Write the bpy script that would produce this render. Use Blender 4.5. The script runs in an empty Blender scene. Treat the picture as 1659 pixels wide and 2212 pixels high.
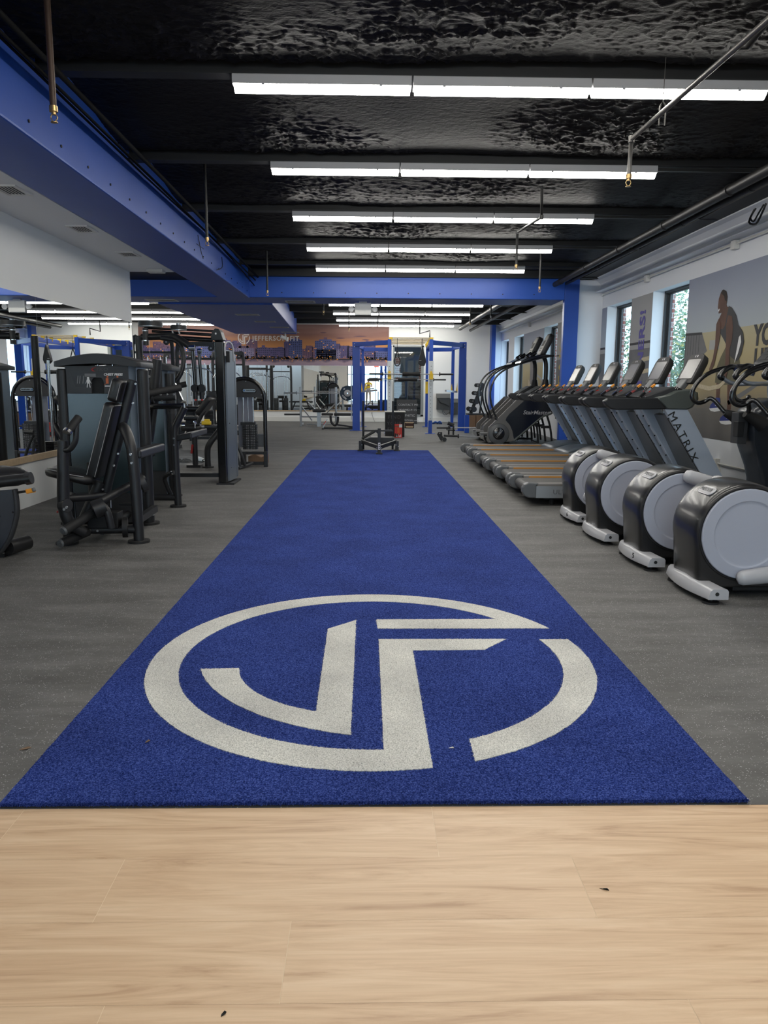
import bpy, math, random
from mathutils import Vector, Matrix, noise
random.seed(7)
S = bpy.context.scene
COL = S.collection
PI = math.pi
# ---------------------------------------------------------------- camera
cam = bpy.data.cameras.new('camera')
camo = bpy.data.objects.new('camera', cam)
COL.objects.link(camo)
FPX = 1650.0
dy = Vector(((796 - 829.5) / FPX, (832 - 1106) / FPX, 1)).normalized()
av = Vector(((796 - 829.5) / FPX, (832 - 1106) / FPX, 1)); bv = Vector((1 / FPX, 0.0055 / FPX, 0))
dx = (bv - av * (bv.dot(dy) / av.dot(dy))).normalized()
dd = dy.cross(dx)
if dd.y < 0: dd = -dd
R = Matrix((dx, dy, -dd))                       # photo axes -> world axes
right = R @ Vector((1, 0, 0)); up = R @ Vector((0, -1, 0)); back = R @ Vector((0, 0, -1))
mw = Matrix((right, up, back)).transposed().to_4x4()
mw.translation = Vector((0, 0, 1.3))
camo.matrix_world = mw
cam.sensor_width = 36.0
cam.lens = 36.0 * FPX / 2212.0
cam.clip_start = 0.05; cam.clip_end = 300
S.camera = camo
# ---------------------------------------------------------------- light and exposure
S.view_settings.view_transform = 'Standard'
S.view_settings.look = 'None'
S.view_settings.gamma = 1.0
S.view_settings.use_curve_mapping = False
S.view_settings.exposure = 0.0
TUBE = 34.0
SKY = 5.0
W = bpy.data.worlds.new('daylight'); S.world = W
W.use_nodes = True
bg = W.node_tree.nodes['Background']
bg.inputs[0].default_value = (0.60, 0.79, 1.0, 1)
bg.inputs[1].default_value = SKY

# ---------------------------------------------------------------- materials
MATS = {}
def M(name, col, rough=0.5, metal=0.0, emit=None, es=1.0, spec=0.5, bump=None, var=None, coat=0.0):
    """Principled material; bump=(scale,strength), var=(scale,amount) mottles the colour."""
    m = bpy.data.materials.new(name); m.use_nodes = True
    nt = m.node_tree; b = nt.nodes['Principled BSDF']
    c = (*col, 1)
    b.inputs['Base Color'].default_value = c
    b.inputs['Roughness'].default_value = rough
    b.inputs['Metallic'].default_value = metal
    b.inputs['Specular IOR Level'].default_value = spec
    if coat: b.inputs['Coat Weight'].default_value = coat; b.inputs['Coat Roughness'].default_value = 0.12
    if emit: b.inputs['Emission Color'].default_value = (*emit, 1); b.inputs['Emission Strength'].default_value = es
    if bump or var:
        tc = nt.nodes.new('ShaderNodeTexCoord')
    if var:
        n = nt.nodes.new('ShaderNodeTexNoise'); n.inputs['Scale'].default_value = var[0]; n.inputs['Detail'].default_value = 6
        nt.links.new(tc.outputs['Object'], n.inputs['Vector'])
        mx = nt.nodes.new('ShaderNodeMix'); mx.data_type = 'RGBA'
        mx.inputs[6].default_value = (*[x * (1 - var[1]) for x in col], 1)
        mx.inputs[7].default_value = (*[min(1, x * (1 + var[1])) for x in col], 1)
        nt.links.new(n.outputs['Fac'], mx.inputs[0]); nt.links.new(mx.outputs[2], b.inputs['Base Color'])
    if bump:
        n = nt.nodes.new('ShaderNodeTexNoise'); n.inputs['Scale'].default_value = bump[0]; n.inputs['Detail'].default_value = 4
        nt.links.new(tc.outputs['Object'], n.inputs['Vector'])
        bp = nt.nodes.new('ShaderNodeBump'); bp.inputs['Strength'].default_value = bump[1]; bp.inputs['Distance'].default_value = 0.01
        nt.links.new(n.outputs['Fac'], bp.inputs['Height']); nt.links.new(bp.outputs[0], b.inputs['Normal'])
    MATS[name] = m
    return m
black = M('black_powder_coat', (0.012, 0.0125, 0.0145), 0.42, bump=(900, 0.05))
charcoal = M('charcoal_plastic', (0.026, 0.027, 0.030), 0.48, bump=(700, 0.06))
deepblack = M('deep_black', (0.004, 0.004, 0.005), 0.6)
vinyl = M('black_vinyl', (0.013, 0.013, 0.014), 0.38, bump=(500, 0.12))
vinylside = M('grey_vinyl', (0.035, 0.036, 0.04), 0.45)
stitch = M('light_stitching', (0.45, 0.45, 0.46), 0.7)
tealpanel = M('smoked_panel', (0.024, 0.040, 0.046), 0.22, spec=0.6)
steelblue = M('painted_grey_blue', (0.20, 0.25, 0.31), 0.35, 0.3)
chrome = M('chrome', (0.75, 0.75, 0.76), 0.15, 1.0)
brushed = M('brushed_steel', (0.42, 0.44, 0.46), 0.32, 0.9)
silver = M('silver_paint', (0.33, 0.37, 0.43), 0.28, 0.55)
midgrey = M('mid_grey_plastic', (0.10, 0.105, 0.11), 0.4)
lightgrey = M('light_grey_plastic', (0.42, 0.42, 0.44), 0.35, coat=0.3)
discgrey = M('grey_disc_plastic', (0.36, 0.38, 0.45), 0.45)
glossblack = M('gloss_black_plastic', (0.008, 0.008, 0.009), 0.2, coat=0.6)
greenish = M('dark_green_grey_plastic', (0.072, 0.084, 0.078), 0.42)
rubber = M('black_rubber', (0.010, 0.010, 0.011), 0.7)
screen = M('grey_screen', (0.17, 0.165, 0.16), 0.25, spec=0.5)
orange = M('orange_strip', (0.50, 0.22, 0.035), 0.5)
orangegrip = M('orange_grip', (0.85, 0.32, 0.02), 0.45)
yellow = M('yellow_paint', (0.80, 0.52, 0.02), 0.4)
rackblue = M('blue_rack_paint', (0.004, 0.060, 0.40), 0.35)
wallwhite = M('white_wall_paint', (0.82, 0.82, 0.80), 0.7, bump=(60, 0.05), var=(1.2, 0.02))
wallcool = M('white_jamb_paint', (0.78, 0.80, 0.83), 0.6)
trimwhite = M('white_trim_paint', (0.72, 0.71, 0.67), 0.5)
ceilwhite = M('white_soffit_paint', (0.82, 0.82, 0.81), 0.8)
beamblue = M('blue_beam_paint', (0.012, 0.075, 0.40), 0.42, var=(3, 0.06), bump=(30, 0.05))
colblue = M('blue_column_paint', (0.014, 0.065, 0.34), 0.4)
blackpaint = M('black_ceiling_paint', (0.007, 0.007, 0.008), 0.55)
pipeblack = M('black_pipe_paint', (0.008, 0.008, 0.008), 0.5)
pipesteel = M('grey_steel_pipe', (0.11, 0.105, 0.10), 0.35, 0.6)
brass = M('brass', (0.45, 0.30, 0.13), 0.3, 0.9)
red = M('red_print', (0.62, 0.03, 0.02), 0.5)
darkred = M('dark_red_print', (0.30, 0.015, 0.015), 0.5)
whitepr = M('white_print', (0.75, 0.75, 0.75), 0.6)
greypr = M('grey_print', (0.30, 0.30, 0.31), 0.6)
blackpr = M('black_print', (0.01, 0.01, 0.01), 0.5)
card = M('brown_cardboard', (0.22, 0.13, 0.075), 0.8, var=(8, 0.1))
ply = M('light_timber', (0.50, 0.37, 0.23), 0.6, var=(25, 0.25))
chalk = M('chalkboard_black', (0.016, 0.017, 0.019), 0.7)
chalkwhite = M('chalk_white', (0.32, 0.32, 0.33), 0.9)
plateblue = M('navy_rubber_plate', (0.010, 0.028, 0.055), 0.5)
skin_d = M('printed_brown_skin', (0.10, 0.045, 0.028), 0.7, var=(6, 0.45))
brick = None
mirror = M('mirror_glass', (0.84, 0.86, 0.85), 0.0, 1.0)
tube_em = M('lit_tube_cover', (0.9, 0.9, 0.9), 0.4, emit=(1.0, 0.97, 0.90), es=TUBE)
housing = M('white_fixture_housing', (0.42, 0.42, 0.43), 0.4)
mattblack = M('matt_black_paint', (0.006, 0.006, 0.006), 0.8, spec=0.1)
redem = M('lit_red_letters', (0.5, 0.02, 0.01), 0.5, emit=(1, 0.05, 0.03), es=3.0)

def glass_mat(name, tint, mix=0.12, rough=0.02):
    m = bpy.data.materials.new(name); m.use_nodes = True; nt = m.node_tree
    nt.nodes.remove(nt.nodes['Principled BSDF'])
    o = nt.nodes['Material Output']
    t = nt.nodes.new('ShaderNodeBsdfTransparent'); t.inputs[0].default_value = (*tint, 1)
    g = nt.nodes.new('ShaderNodeBsdfGlossy'); g.inputs['Roughness'].default_value = rough
    lw = nt.nodes.new('ShaderNodeLayerWeight'); lw.inputs[0].default_value = 0.15
    ad = nt.nodes.new('ShaderNodeMath'); ad.operation = 'MULTIPLY_ADD'; ad.inputs[1].default_value = 0.6; ad.inputs[2].default_value = mix; ad.use_clamp = True
    nt.links.new(lw.outputs['Facing'], ad.inputs[0])
    mx = nt.nodes.new('ShaderNodeMixShader')
    nt.links.new(ad.outputs[0], mx.inputs[0]); nt.links.new(t.outputs[0], mx.inputs[1]); nt.links.new(g.outputs[0], mx.inputs[2])
    nt.links.new(mx.outputs[0], o.inputs[0])
    MATS[name] = m
    return m
winglass = glass_mat('window_glass', (0.86, 0.93, 0.92), 0.0)
doorglass = glass_mat('smoky_door_glass', (0.62, 0.70, 0.74), 0.10)

def nodes(name):
    m = bpy.data.materials.new(name); m.use_nodes = True
    MATS[name] = m
    return m, m.node_tree, m.node_tree.nodes, m.node_tree.links, m.node_tree.nodes['Principled BSDF']
def ramp(N, stops):
    r = N.new('ShaderNodeValToRGB'); e = r.color_ramp.elements
    while len(e) > 1: e.remove(e[-1])
    e[0].position = stops[0][0]; e[0].color = (*stops[0][1], 1)
    for p, c in stops[1:]:
        k = e.new(p); k.color = (*c, 1)
    return r
# rubber floor: dark grey with pale specks, broad scuffs and faint lengthwise streaks
mrub, nt, N, Lk, b = nodes('speckled_rubber_floor')
tc = N.new('ShaderNodeTexCoord')
n1 = N.new('ShaderNodeTexNoise'); n1.inputs['Scale'].default_value = 1.4; n1.inputs['Detail'].default_value = 8; n1.inputs['Roughness'].default_value = 0.7
mp = N.new('ShaderNodeMapping'); mp.inputs['Scale'].default_value = (0.9, 3.2, 1)
Lk.new(tc.outputs['Object'], mp.inputs[0]); Lk.new(mp.outputs[0], n1.inputs['Vector'])
r1 = ramp(N, [(0.28, (0.058, 0.056, 0.053)), (0.5, (0.098, 0.096, 0.092)), (0.70, (0.155, 0.152, 0.147))])
Lk.new(n1.outputs['Fac'], r1.inputs[0])
v = N.new('ShaderNodeTexVoronoi'); v.inputs['Scale'].default_value = 110
Lk.new(tc.outputs['Object'], v.inputs['Vector'])
r2 = ramp(N, [(0.0, (1, 1, 1)), (0.15, (1, 1, 1)), (0.24, (0, 0, 0))])
Lk.new(v.outputs['Distance'], r2.inputs[0])
n3 = N.new('ShaderNodeTexNoise'); n3.inputs['Scale'].default_value = 25; Lk.new(tc.outputs['Object'], n3.inputs['Vector'])
r3 = ramp(N, [(0.38, (0, 0, 0)), (0.58, (1, 1, 1))]); Lk.new(n3.outputs['Fac'], r3.inputs[0])
ml = N.new('ShaderNodeMath'); ml.operation = 'MULTIPLY'; Lk.new(r2.outputs[0], ml.inputs[0]); Lk.new(r3.outputs[0], ml.inputs[1])
mx = N.new('ShaderNodeMix'); mx.data_type = 'RGBA'; mx.inputs[7].default_value = (0.50, 0.50, 0.49, 1)
Lk.new(ml.outputs[0], mx.inputs[0]); Lk.new(r1.outputs[0], mx.inputs[6]); Lk.new(mx.outputs[2], b.inputs['Base Color'])
n4 = N.new('ShaderNodeTexNoise'); n4.inputs['Scale'].default_value = 260; Lk.new(tc.outputs['Object'], n4.inputs['Vector'])
bp = N.new('ShaderNodeBump'); bp.inputs['Strength'].default_value = 0.35; bp.inputs['Distance'].default_value = 0.004
Lk.new(n4.outputs['Fac'], bp.inputs['Height']); Lk.new(bp.outputs[0], b.inputs['Normal'])
b.inputs['Roughness'].default_value = 0.62
# turf
def turfmat(name, c0, c1, c2, sc=230):
    m, nt, N, Lk, b = nodes(name)
    tc = N.new('ShaderNodeTexCoord')
    n = N.new('ShaderNodeTexNoise'); n.inputs['Scale'].default_value = sc; n.inputs['Detail'].default_value = 4; n.inputs['Roughness'].default_value = 0.85
    Lk.new(tc.outputs['Object'], n.inputs['Vector'])
    r = ramp(N, [(0.38, c0), (0.5, c1), (0.63, c2)]); Lk.new(n.outputs['Fac'], r.inputs[0])
    big = N.new('ShaderNodeTexNoise'); big.inputs['Scale'].default_value = 2.2; big.inputs['Detail'].default_value = 5; Lk.new(tc.outputs['Object'], big.inputs['Vector'])
    rb = ramp(N, [(0.35, (0.86, 0.86, 0.86)), (0.65, (1.12, 1.12, 1.1))]); Lk.new(big.outputs['Fac'], rb.inputs[0])
    mm = N.new('ShaderNodeMix'); mm.data_type = 'RGBA'; mm.blend_type = 'MULTIPLY'; mm.inputs[0].default_value = 1
    Lk.new(r.outputs[0], mm.inputs[6]); Lk.new(rb.outputs[0], mm.inputs[7]); Lk.new(mm.outputs[2], b.inputs['Base Color'])
    bp = N.new('ShaderNodeBump'); bp.inputs['Strength'].default_value = 0.8; bp.inputs['Distance'].default_value = 0.008
    Lk.new(n.outputs['Fac'], bp.inputs['Height']); Lk.new(bp.outputs[0], b.inputs['Normal'])
    b.inputs['Roughness'].default_value = 0.9; b.inputs['Specular IOR Level'].default_value = 0.08
    return m
turfblue = turfmat('blue_turf', (0.003, 0.009, 0.075), (0.020, 0.045, 0.235), (0.11, 0.16, 0.50), 170)
turfwhite = turfmat('white_turf', (0.46, 0.455, 0.42), (0.76, 0.75, 0.71), (0.92, 0.91, 0.87), 170)
# wood planks
mwood, nt, N, Lk, b = nodes('pale_oak_planks')
tc = N.new('ShaderNodeTexCoord'); at = N.new('ShaderNodeAttribute'); at.attribute_name = 'plank'
mp = N.new('ShaderNodeMapping'); mp.inputs['Scale'].default_value = (0.9, 10, 1)
ad = N.new('ShaderNodeVectorMath'); ad.operation = 'ADD'
Lk.new(tc.outputs['Object'], ad.inputs[0])
sc = N.new('ShaderNodeVectorMath'); sc.operation = 'SCALE'; sc.inputs['Scale'].default_value = 17.0
Lk.new(at.outputs['Color'], sc.inputs[0]); Lk.new(sc.outputs[0], ad.inputs[1]); Lk.new(ad.outputs[0], mp.inputs[0])
n1 = N.new('ShaderNodeTexNoise'); n1.inputs['Scale'].default_value = 1.5; n1.inputs['Detail'].default_value = 8; n1.inputs['Roughness'].default_value = 0.6; n1.inputs['Distortion'].default_value = 1.9
Lk.new(mp.outputs[0], n1.inputs['Vector'])
r1 = ramp(N, [(0.28, (0.43, 0.275, 0.165)), (0.42, (0.57, 0.39, 0.245)), (0.55, (0.64, 0.455, 0.295)), (0.75, (0.70, 0.52, 0.355))])
Lk.new(n1.outputs['Fac'], r1.inputs[0])
n2 = N.new('ShaderNodeTexNoise'); n2.inputs['Scale'].default_value = 3.0; n2.inputs['Detail'].default_value = 6
mp2 = N.new('ShaderNodeMapping'); mp2.inputs['Scale'].default_value = (1.5, 40, 1); Lk.new(ad.outputs[0], mp2.inputs[0]); Lk.new(mp2.outputs[0], n2.inputs['Vector'])
r2 = ramp(N, [(0.35, (0.93, 0.92, 0.90)), (0.6, (1.0, 1.0, 1.0))]); Lk.new(n2.outputs['Fac'], r2.inputs[0])
mm = N.new('ShaderNodeMix'); mm.data_type = 'RGBA'; mm.blend_type = 'MULTIPLY'; mm.inputs[0].default_value = 1
Lk.new(r1.outputs[0], mm.inputs[6]); Lk.new(r2.outputs[0], mm.inputs[7]); Lk.new(mm.outputs[2], b.inputs['Base Color'])
b.inputs['Roughness'].default_value = 0.45
seam = M('pale_plank_seam', (0.72, 0.58, 0.40), 0.6)
# foam
mfoam, nt, N, Lk, b = nodes('black_sprayed_foam')
tc = N.new('ShaderNodeTexCoord')
n1 = N.new('ShaderNodeTexNoise'); n1.inputs['Scale'].default_value = 22; n1.inputs['Detail'].default_value = 6; n1.inputs['Distortion'].default_value = 1.0
mp = N.new('ShaderNodeMapping'); mp.inputs['Scale'].default_value = (0.8, 1.7, 1); Lk.new(tc.outputs['Object'], mp.inputs[0]); Lk.new(mp.outputs[0], n1.inputs['Vector'])
bp = N.new('ShaderNodeBump'); bp.inputs['Strength'].default_value = 0.25; bp.inputs['Distance'].default_value = 0.02
Lk.new(n1.outputs['Fac'], bp.inputs['Height']); Lk.new(bp.outputs[0], b.inputs['Normal'])
b.inputs['Base Color'].default_value = (0.0065, 0.006, 0.007, 1); b.inputs['Roughness'].default_value = 0.52; b.inputs['Specular IOR Level'].default_value = 0.16
# brick
mbrick, nt, N, Lk, b = nodes('red_brick')
tc = N.new('ShaderNodeTexCoord'); br = N.new('ShaderNodeTexBrick')
mp = N.new('ShaderNodeMapping'); mp.inputs['Rotation'].default_value = (PI / 2, 0, 0)
Lk.new(tc.outputs['Object'], mp.inputs[0]); Lk.new(mp.outputs[0], br.inputs['Vector'])
br.inputs['Color1'].default_value = (0.30, 0.09, 0.07, 1); br.inputs['Color2'].default_value = (0.22, 0.07, 0.055, 1); br.inputs['Mortar'].default_value = (0.5, 0.46, 0.44, 1)
br.inputs['Scale'].default_value = 1.0; br.inputs['Brick Width'].default_value = 0.21; br.inputs['Row Height'].default_value = 0.075; br.inputs['Mortar Size'].default_value = 0.008
Lk.new(br.outputs['Color'], b.inputs['Base Color']); b.inputs['Roughness'].default_value = 0.85

# ---------------------------------------------------------------- builders
class B:
    """Collects shapes into one mesh; self.k is the material slot of the next faces."""
    def __init__(s, k=0): s.v = []; s.f = []; s.m = []; s.k = k; s.sm = []
    def add(s, vs, fs, sm=False):
        o = len(s.v); s.v += [tuple(p) for p in vs]
        for f in fs: s.f.append([o + i for i in f]); s.m.append(s.k); s.sm.append(sm)
        return s
    def box(s, x0, x1, y0, y1, z0, z1):
        v = [(x, y, z) for x in (x0, x1) for y in (y0, y1) for z in (z0, z1)]
        return s.add(v, [(0, 1, 3, 2), (4, 6, 7, 5), (0, 4, 5, 1), (2, 3, 7, 6), (0, 2, 6, 4), (1, 5, 7, 3)])
    def quad(s, a, b, c, d): return s.add([a, b, c, d], [(0, 1, 2, 3)])
    def prism(s, pts, y0, y1, axis='y'):
        """Extrude a closed outline. axis y: pts are (x,z); axis x: pts are (y,z); axis z: pts are (x,y)."""
        n = len(pts)
        if axis == 'y': f = lambda p, t: (p[0], t, p[1])
        elif axis == 'x': f = lambda p, t: (t, p[0], p[1])
        else: f = lambda p, t: (p[0], p[1], t)
        v = [f(p, y0) for p in pts] + [f(p, y1) for p in pts]
        fs = [tuple(range(n)), tuple(range(2 * n - 1, n - 1, -1))] + [(i, i + n, (i + 1) % n + n, (i + 1) % n) for i in range(n)]
        return s.add(v, fs)
    def beam(s, a, b, w, h, upv=(0, 0, 1)):
        """Rectangular bar from a to b, w across, h along upv."""
        a = Vector(a); b = Vector(b); d = (b - a).normalized(); u = Vector(upv)
        if abs(d.dot(u)) > 0.98: u = Vector((0, 1, 0))
        side = d.cross(u).normalized(); u = side.cross(d).normalized()
        v = []
        for p in (a, b):
            for i, j in ((-1, -1), (1, -1), (1, 1), (-1, 1)): v.append(p + side * (w / 2 * i) + u * (h / 2 * j))
        return s.add(v, [(3, 2, 1, 0), (4, 5, 6, 7), (0, 1, 5, 4), (1, 2, 6, 5), (2, 3, 7, 6), (3, 0, 4, 7)])
    def tube(s, pts, r, n=12, smooth=3, rs=None, flat=1.0):
        """Round bar along a path; corners are rounded by Catmull-Rom when smooth>0."""
        P = [Vector(p) for p in pts]
        RR = rs or [r] * len(P)
        if smooth and len(P) > 2:
            Q = []; Rq = []
            for i in range(len(P) - 1):
                p0 = P[max(i - 1, 0)]; p1 = P[i]; p2 = P[i + 1]; p3 = P[min(i + 2, len(P) - 1)]
                for t in [k / smooth for k in range(smooth)]:
                    Q.append(0.5 * ((2 * p1) + (p2 - p0) * t + (2 * p0 - 5 * p1 + 4 * p2 - p3) * t * t + (3 * p1 - p0 - 3 * p2 + p3) * t ** 3))
                    Rq.append(RR[i] * (1 - t) + RR[i + 1] * t)
            Q.append(P[-1]); Rq.append(RR[-1]); P = Q; RR = Rq
        rings = []; prev = None
        for i, p in enumerate(P):
            d = (P[min(i + 1, len(P) - 1)] - P[max(i - 1, 0)]).normalized()
            if prev is None:
                u = Vector((0, 0, 1)) if abs(d.z) < 0.9 else Vector((0, 1, 0))
            else: u = prev
            sd = d.cross(u).normalized(); u = sd.cross(d).normalized(); prev = u
            rings.append([p + (sd * math.cos(2 * PI * k / n) + u * math.sin(2 * PI * k / n) * flat) * RR[i] for k in range(n)])
        v = [q for r_ in rings for q in r_]; fs = []
        for i in range(len(rings) - 1):
            for k in range(n): fs.append((i * n + k, (i + 1) * n + k, (i + 1) * n + (k + 1) % n, i * n + (k + 1) % n))
        s.add(v, fs, True)
        o = len(v)
        s.add(rings[0], [tuple(range(n))]); s.add(rings[-1], [tuple(range(n - 1, -1, -1))])
        return s
    def cyl(s, a, b, r, n=20, r2=None):
        return s.tube([a, b], r, n, 0, [r, r if r2 is None else r2])
    def loft(s, rings, cap=True, closed=True):
        n = len(rings[0]); v = [q for r_ in rings for q in r_]; fs = []
        for i in range(len(rings) - 1):
            for k in range(n if closed else n - 1): fs.append((i * n + k, (i + 1) * n + k, (i + 1) * n + (k + 1) % n, i * n + (k + 1) % n))
        s.add(v, fs, True)
        if cap: s.add(rings[0], [tuple(range(n))]); s.add(rings[-1], [tuple(range(n - 1, -1, -1))])
        return s
    def pad(s, c, ux, uy, uz, a, b, t, rnd=0.03):
        """Rounded cushion: centre c, half sizes a,b along ux,uy, thickness t along uz."""
        c = Vector(c); ux = Vector(ux).normalized(); uy = Vector(uy).normalized(); uz = Vector(uz).normalized()
        def outline(ins):
            out = []
            r = max(rnd - ins, 0.004); aa = a - ins; bb = b - ins
            for q, (sx, sy) in enumerate(((1, 1), (-1, 1), (-1, -1), (1, -1))):
                for k in range(5):
                    an = q * PI / 2 + k * PI / 8
                    out.append((sx * (aa - r) + r * math.cos(an), sy * (bb - r) + r * math.sin(an)))
            return out
        rings = []
        for ins, h in ((0.012, -t / 2), (0.0, -t / 2 + 0.01), (0.0, t / 2 - 0.012), (0.008, t / 2 - 0.003), (0.03, t / 2)):
            rings.append([c + ux * p[0] + uy * p[1] + uz * h for p in outline(ins)])
        return s.loft(rings)

ORG = {}
def link(o): COL.objects.link(o); return o
def thing(name, label, cat, loc=(0, 0, 0), group=None):
    o = bpy.data.objects.new(name, None); link(o); o.location = loc; o.empty_display_size = 0.1
    o['label'] = label; o['category'] = cat
    if group: o['group'] = group
    ORG[o.name] = Vector(loc)
    return o
def mesh(name, b, mats, parent=None, loc=None, bevel=0.0, label=None, seg=2, shade=True):
    """Link builder b as ONE object; its mesh is given in world metres and moved to the origin of its thing."""
    org = ORG[parent.name] if parent is not None else Vector(loc or (0, 0, 0))
    me = bpy.data.meshes.new(name)
    me.from_pydata([(p[0] - org.x, p[1] - org.y, p[2] - org.z) for p in b.v], [], b.f)
    if not isinstance(mats, (list, tuple)): mats = [mats]
    for m in mats: me.materials.append(m)
    for i, p in enumerate(me.polygons): p.material_index = b.m[i]; p.use_smooth = b.sm[i]
    me.validate(); me.update()
    o = bpy.data.objects.new(name, me); link(o)
    if parent is not None: o.parent = parent; ORG[o.name] = org
    else: o.location = org; ORG[o.name] = org
    if bevel:
        md = o.modifiers.new('bevel', 'BEVEL'); md.width = bevel; md.segments = seg; md.limit_method = 'ANGLE'; md.angle_limit = math.radians(40)
        md.harden_normals = False
    if label: o['label'] = label
    return o
def tag(o, label, cat, group=None):
    o['label'] = label; o['category'] = cat
    if group: o['group'] = group
    return o
def struct(name, b, mats, **kw):
    o = mesh(name, b, mats, **kw); o['kind'] = 'structure'; return o
def copy_tree(o, loc, label=None, parent=None):
    c = o.copy(); link(c)
    if parent is None: c.location = loc
    else: c.parent = parent
    if label: c['label'] = label
    ORG[c.name] = Vector(loc)
    for ch in list(o.children): copy_tree(ch, loc, None, c)
    return c
def text(name, s, size, origin, ux, uy, mat, parent=None, depth=0.001, align='CENTER', xs=1.0, shear=0.0, bold=0.0, sp=1.0, label=None, mono=False):
    """Flat lettering: reads along ux, its top towards uy, centred on origin."""
    cu = bpy.data.curves.new(name, 'FONT'); cu.body = s; cu.size = size; cu.align_x = align; cu.align_y = 'CENTER'; cu.extrude = depth
    cu.shear = shear; cu.offset = bold; cu.space_character = sp; cu.resolution_u = 3
    t = bpy.data.objects.new('t', cu)
    COL.objects.link(t)
    dg = bpy.context.evaluated_depsgraph_get(); me = bpy.data.meshes.new_from_object(t.evaluated_get(dg))
    COL.objects.unlink(t); bpy.data.objects.remove(t)
    ux = Vector(ux).normalized(); uy = Vector(uy).normalized(); uz = ux.cross(uy)
    org = ORG[parent.name] if parent is not None else Vector((0, 0, 0))
    o0 = Vector(origin) - org
    for v_ in me.vertices: v_.co = o0 + ux * (v_.co.x * xs) + uy * v_.co.y + uz * v_.co.z
    me.materials.clear(); me.materials.append(mat)
    o = bpy.data.objects.new(name, me); link(o)
    if parent is not None: o.parent = parent; ORG[o.name] = org
    if label: o['label'] = label
    return o
# ================================================================ ROOM
RW = 4.67; LW = -3.62; BY = 27.7; FY = -4.0; FARL = -9.0
b = B(); b.box(FARL - 0.2, RW + 0.3, 2.205, BY + 0.2, -0.1, 0.0)
struct('floor', b, mrub)
# timber entrance floor: every plank a face of its own
me_b = B(); cols = []
rows = []
y = 2.203
cuts = {0: [-1.06, 0.20], 1: [-0.672, 0.57], 2: [-0.187], 3: [-0.556, 0.69]}
ri = 0
while y > FY:
    h = 0.255 if ri else 0.2565
    xs = cuts.get(ri, [random.uniform(-1, 0.2)])
    x0 = xs[0] - 1.25 * 8
    js = [x0 + 1.25 * k for k in range(17)]
    if len(xs) == 2:
        js = [xs[0] - 1.25 * k for k in range(8, 0, -1)] + xs + [xs[1] + 1.25 * k for k in range(1, 8)]
    js = [min(max(j, FARL), RW) for j in js]
    js = sorted(set([FARL] + js + [RW]))
    for a_, c_ in zip(js[:-1], js[1:]):
        if c_ - a_ < 0.01: continue
        me_b.k = 0
        g = 0.0007
        me_b.quad((a_ + g, y - h + .0002, 0), (c_ - g, y - h + .0002, 0), (c_ - g, y - .0002, 0), (a_ + g, y - .0002, 0)); cols.append((random.random(), random.random(), random.random()))
    y -= h; ri += 1
me_b.k = 1; me_b.box(FARL, RW, FY, 2.203, -0.1, -0.0008); cols += [(0.5, 0.5, 0.5)] * 6
fw = struct('floor', me_b, [mwood, seam])
ca = fw.data.color_attributes.new('plank', 'FLOAT_COLOR', 'CORNER')
for p in fw.data.polygons:
    for li in p.loop_indices: ca.data[li].color = (*cols[p.index], 1)
# ---------------------------------------------------------------- turf runner
TX0, TX1, TY0, TY1 = -1.142, 1.203, 2.212, 15.36
tf = thing('turf_runner', 'long blue artificial turf runner with white ring emblem along the middle of the floor', 'turf', ((TX0 + TX1) / 2, TY0, 0))
b = B()
nx, ny = 200, 60
rag = lambda a_: 0.0045 * noise.noise(Vector((a_ * 70, 3.1, 0))) + 0.003 * noise.noise(Vector((a_ * 300, 9, 0)))
edge = [(TX0 + (TX1 - TX0) * i / 300, TY0 + rag(i * 0.01)) for i in range(301)] + [(TX1 + rag(i * .05 + 9) * .7, TY0 + (TY1 - TY0) * i / 400) for i in range(1, 401)] + \
       [(TX1 - (TX1 - TX0) * i / 40, TY1) for i in range(1, 41)] + [(TX0 + rag(i * .05 + 50) * .7, TY1 - (TY1 - TY0) * i / 400) for i in range(1, 400)]
b.prism(edge, 0.0, 0.014, 'z')
mesh('pile', b, turfblue, tf)
b = B(); b.box(TX0 + 0.004, TX1 - 0.004, TY0 - 0.004, TY1 - 0.01, 0.0, 0.005)
mesh('backing', b, rubber, tf)
# emblem: a broken ring, an upright hooked stroke and a stem with two arms, all straight or round strokes
def arc(cx, cy, r, a0, a1, n): return [(cx + r * math.cos(a0 + (a1 - a0) * i / n), cy + r * math.sin(a0 + (a1 - a0) * i / n)) for i in range(n + 1)]
def ragged(poly, step=0.006, amp=0.0032):
    out = []
    for i in range(len(poly)):
        p = Vector((*poly[i], 0)); q = Vector((*poly[(i + 1) % len(poly)], 0)); L_ = (q - p).length; n = max(1, int(L_ / step)); d = (q - p); nn = Vector((-d.y, d.x, 0)).normalized() if L_ > 1e-6 else Vector((0, 0, 0))
        for k in range(n):
            t = p + d * (k / n) + nn * amp * (noise.noise(Vector((p.x * 50 + d.x * k / n * 160, p.y * 50 + d.y * k / n * 160, 2))) * 1.6)
            out.append((t.x, t.y))
    return out
CX_, CY_ = 0.018, 3.50
RO, RI_ = 1.037, 0.893
KY = 1.062
def on(r, x=None, y=None, sgn=1):
    if x is not None: return (x, CY_ + sgn * KY * math.sqrt(r * r - (x - CX_) ** 2))
    return (CX_ + sgn * math.sqrt(r * r - ((y - CY_) / KY) ** 2), y)
ang = lambda p: math.atan2((p[1] - CY_) / KY, p[0] - CX_)
def earc(r, a0, a1, n): return [(CX_ + r * math.cos(a0 + (a1 - a0) * i / n), CY_ + KY * r * math.sin(a0 + (a1 - a0) * i / n)) for i in range(n + 1)]
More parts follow.
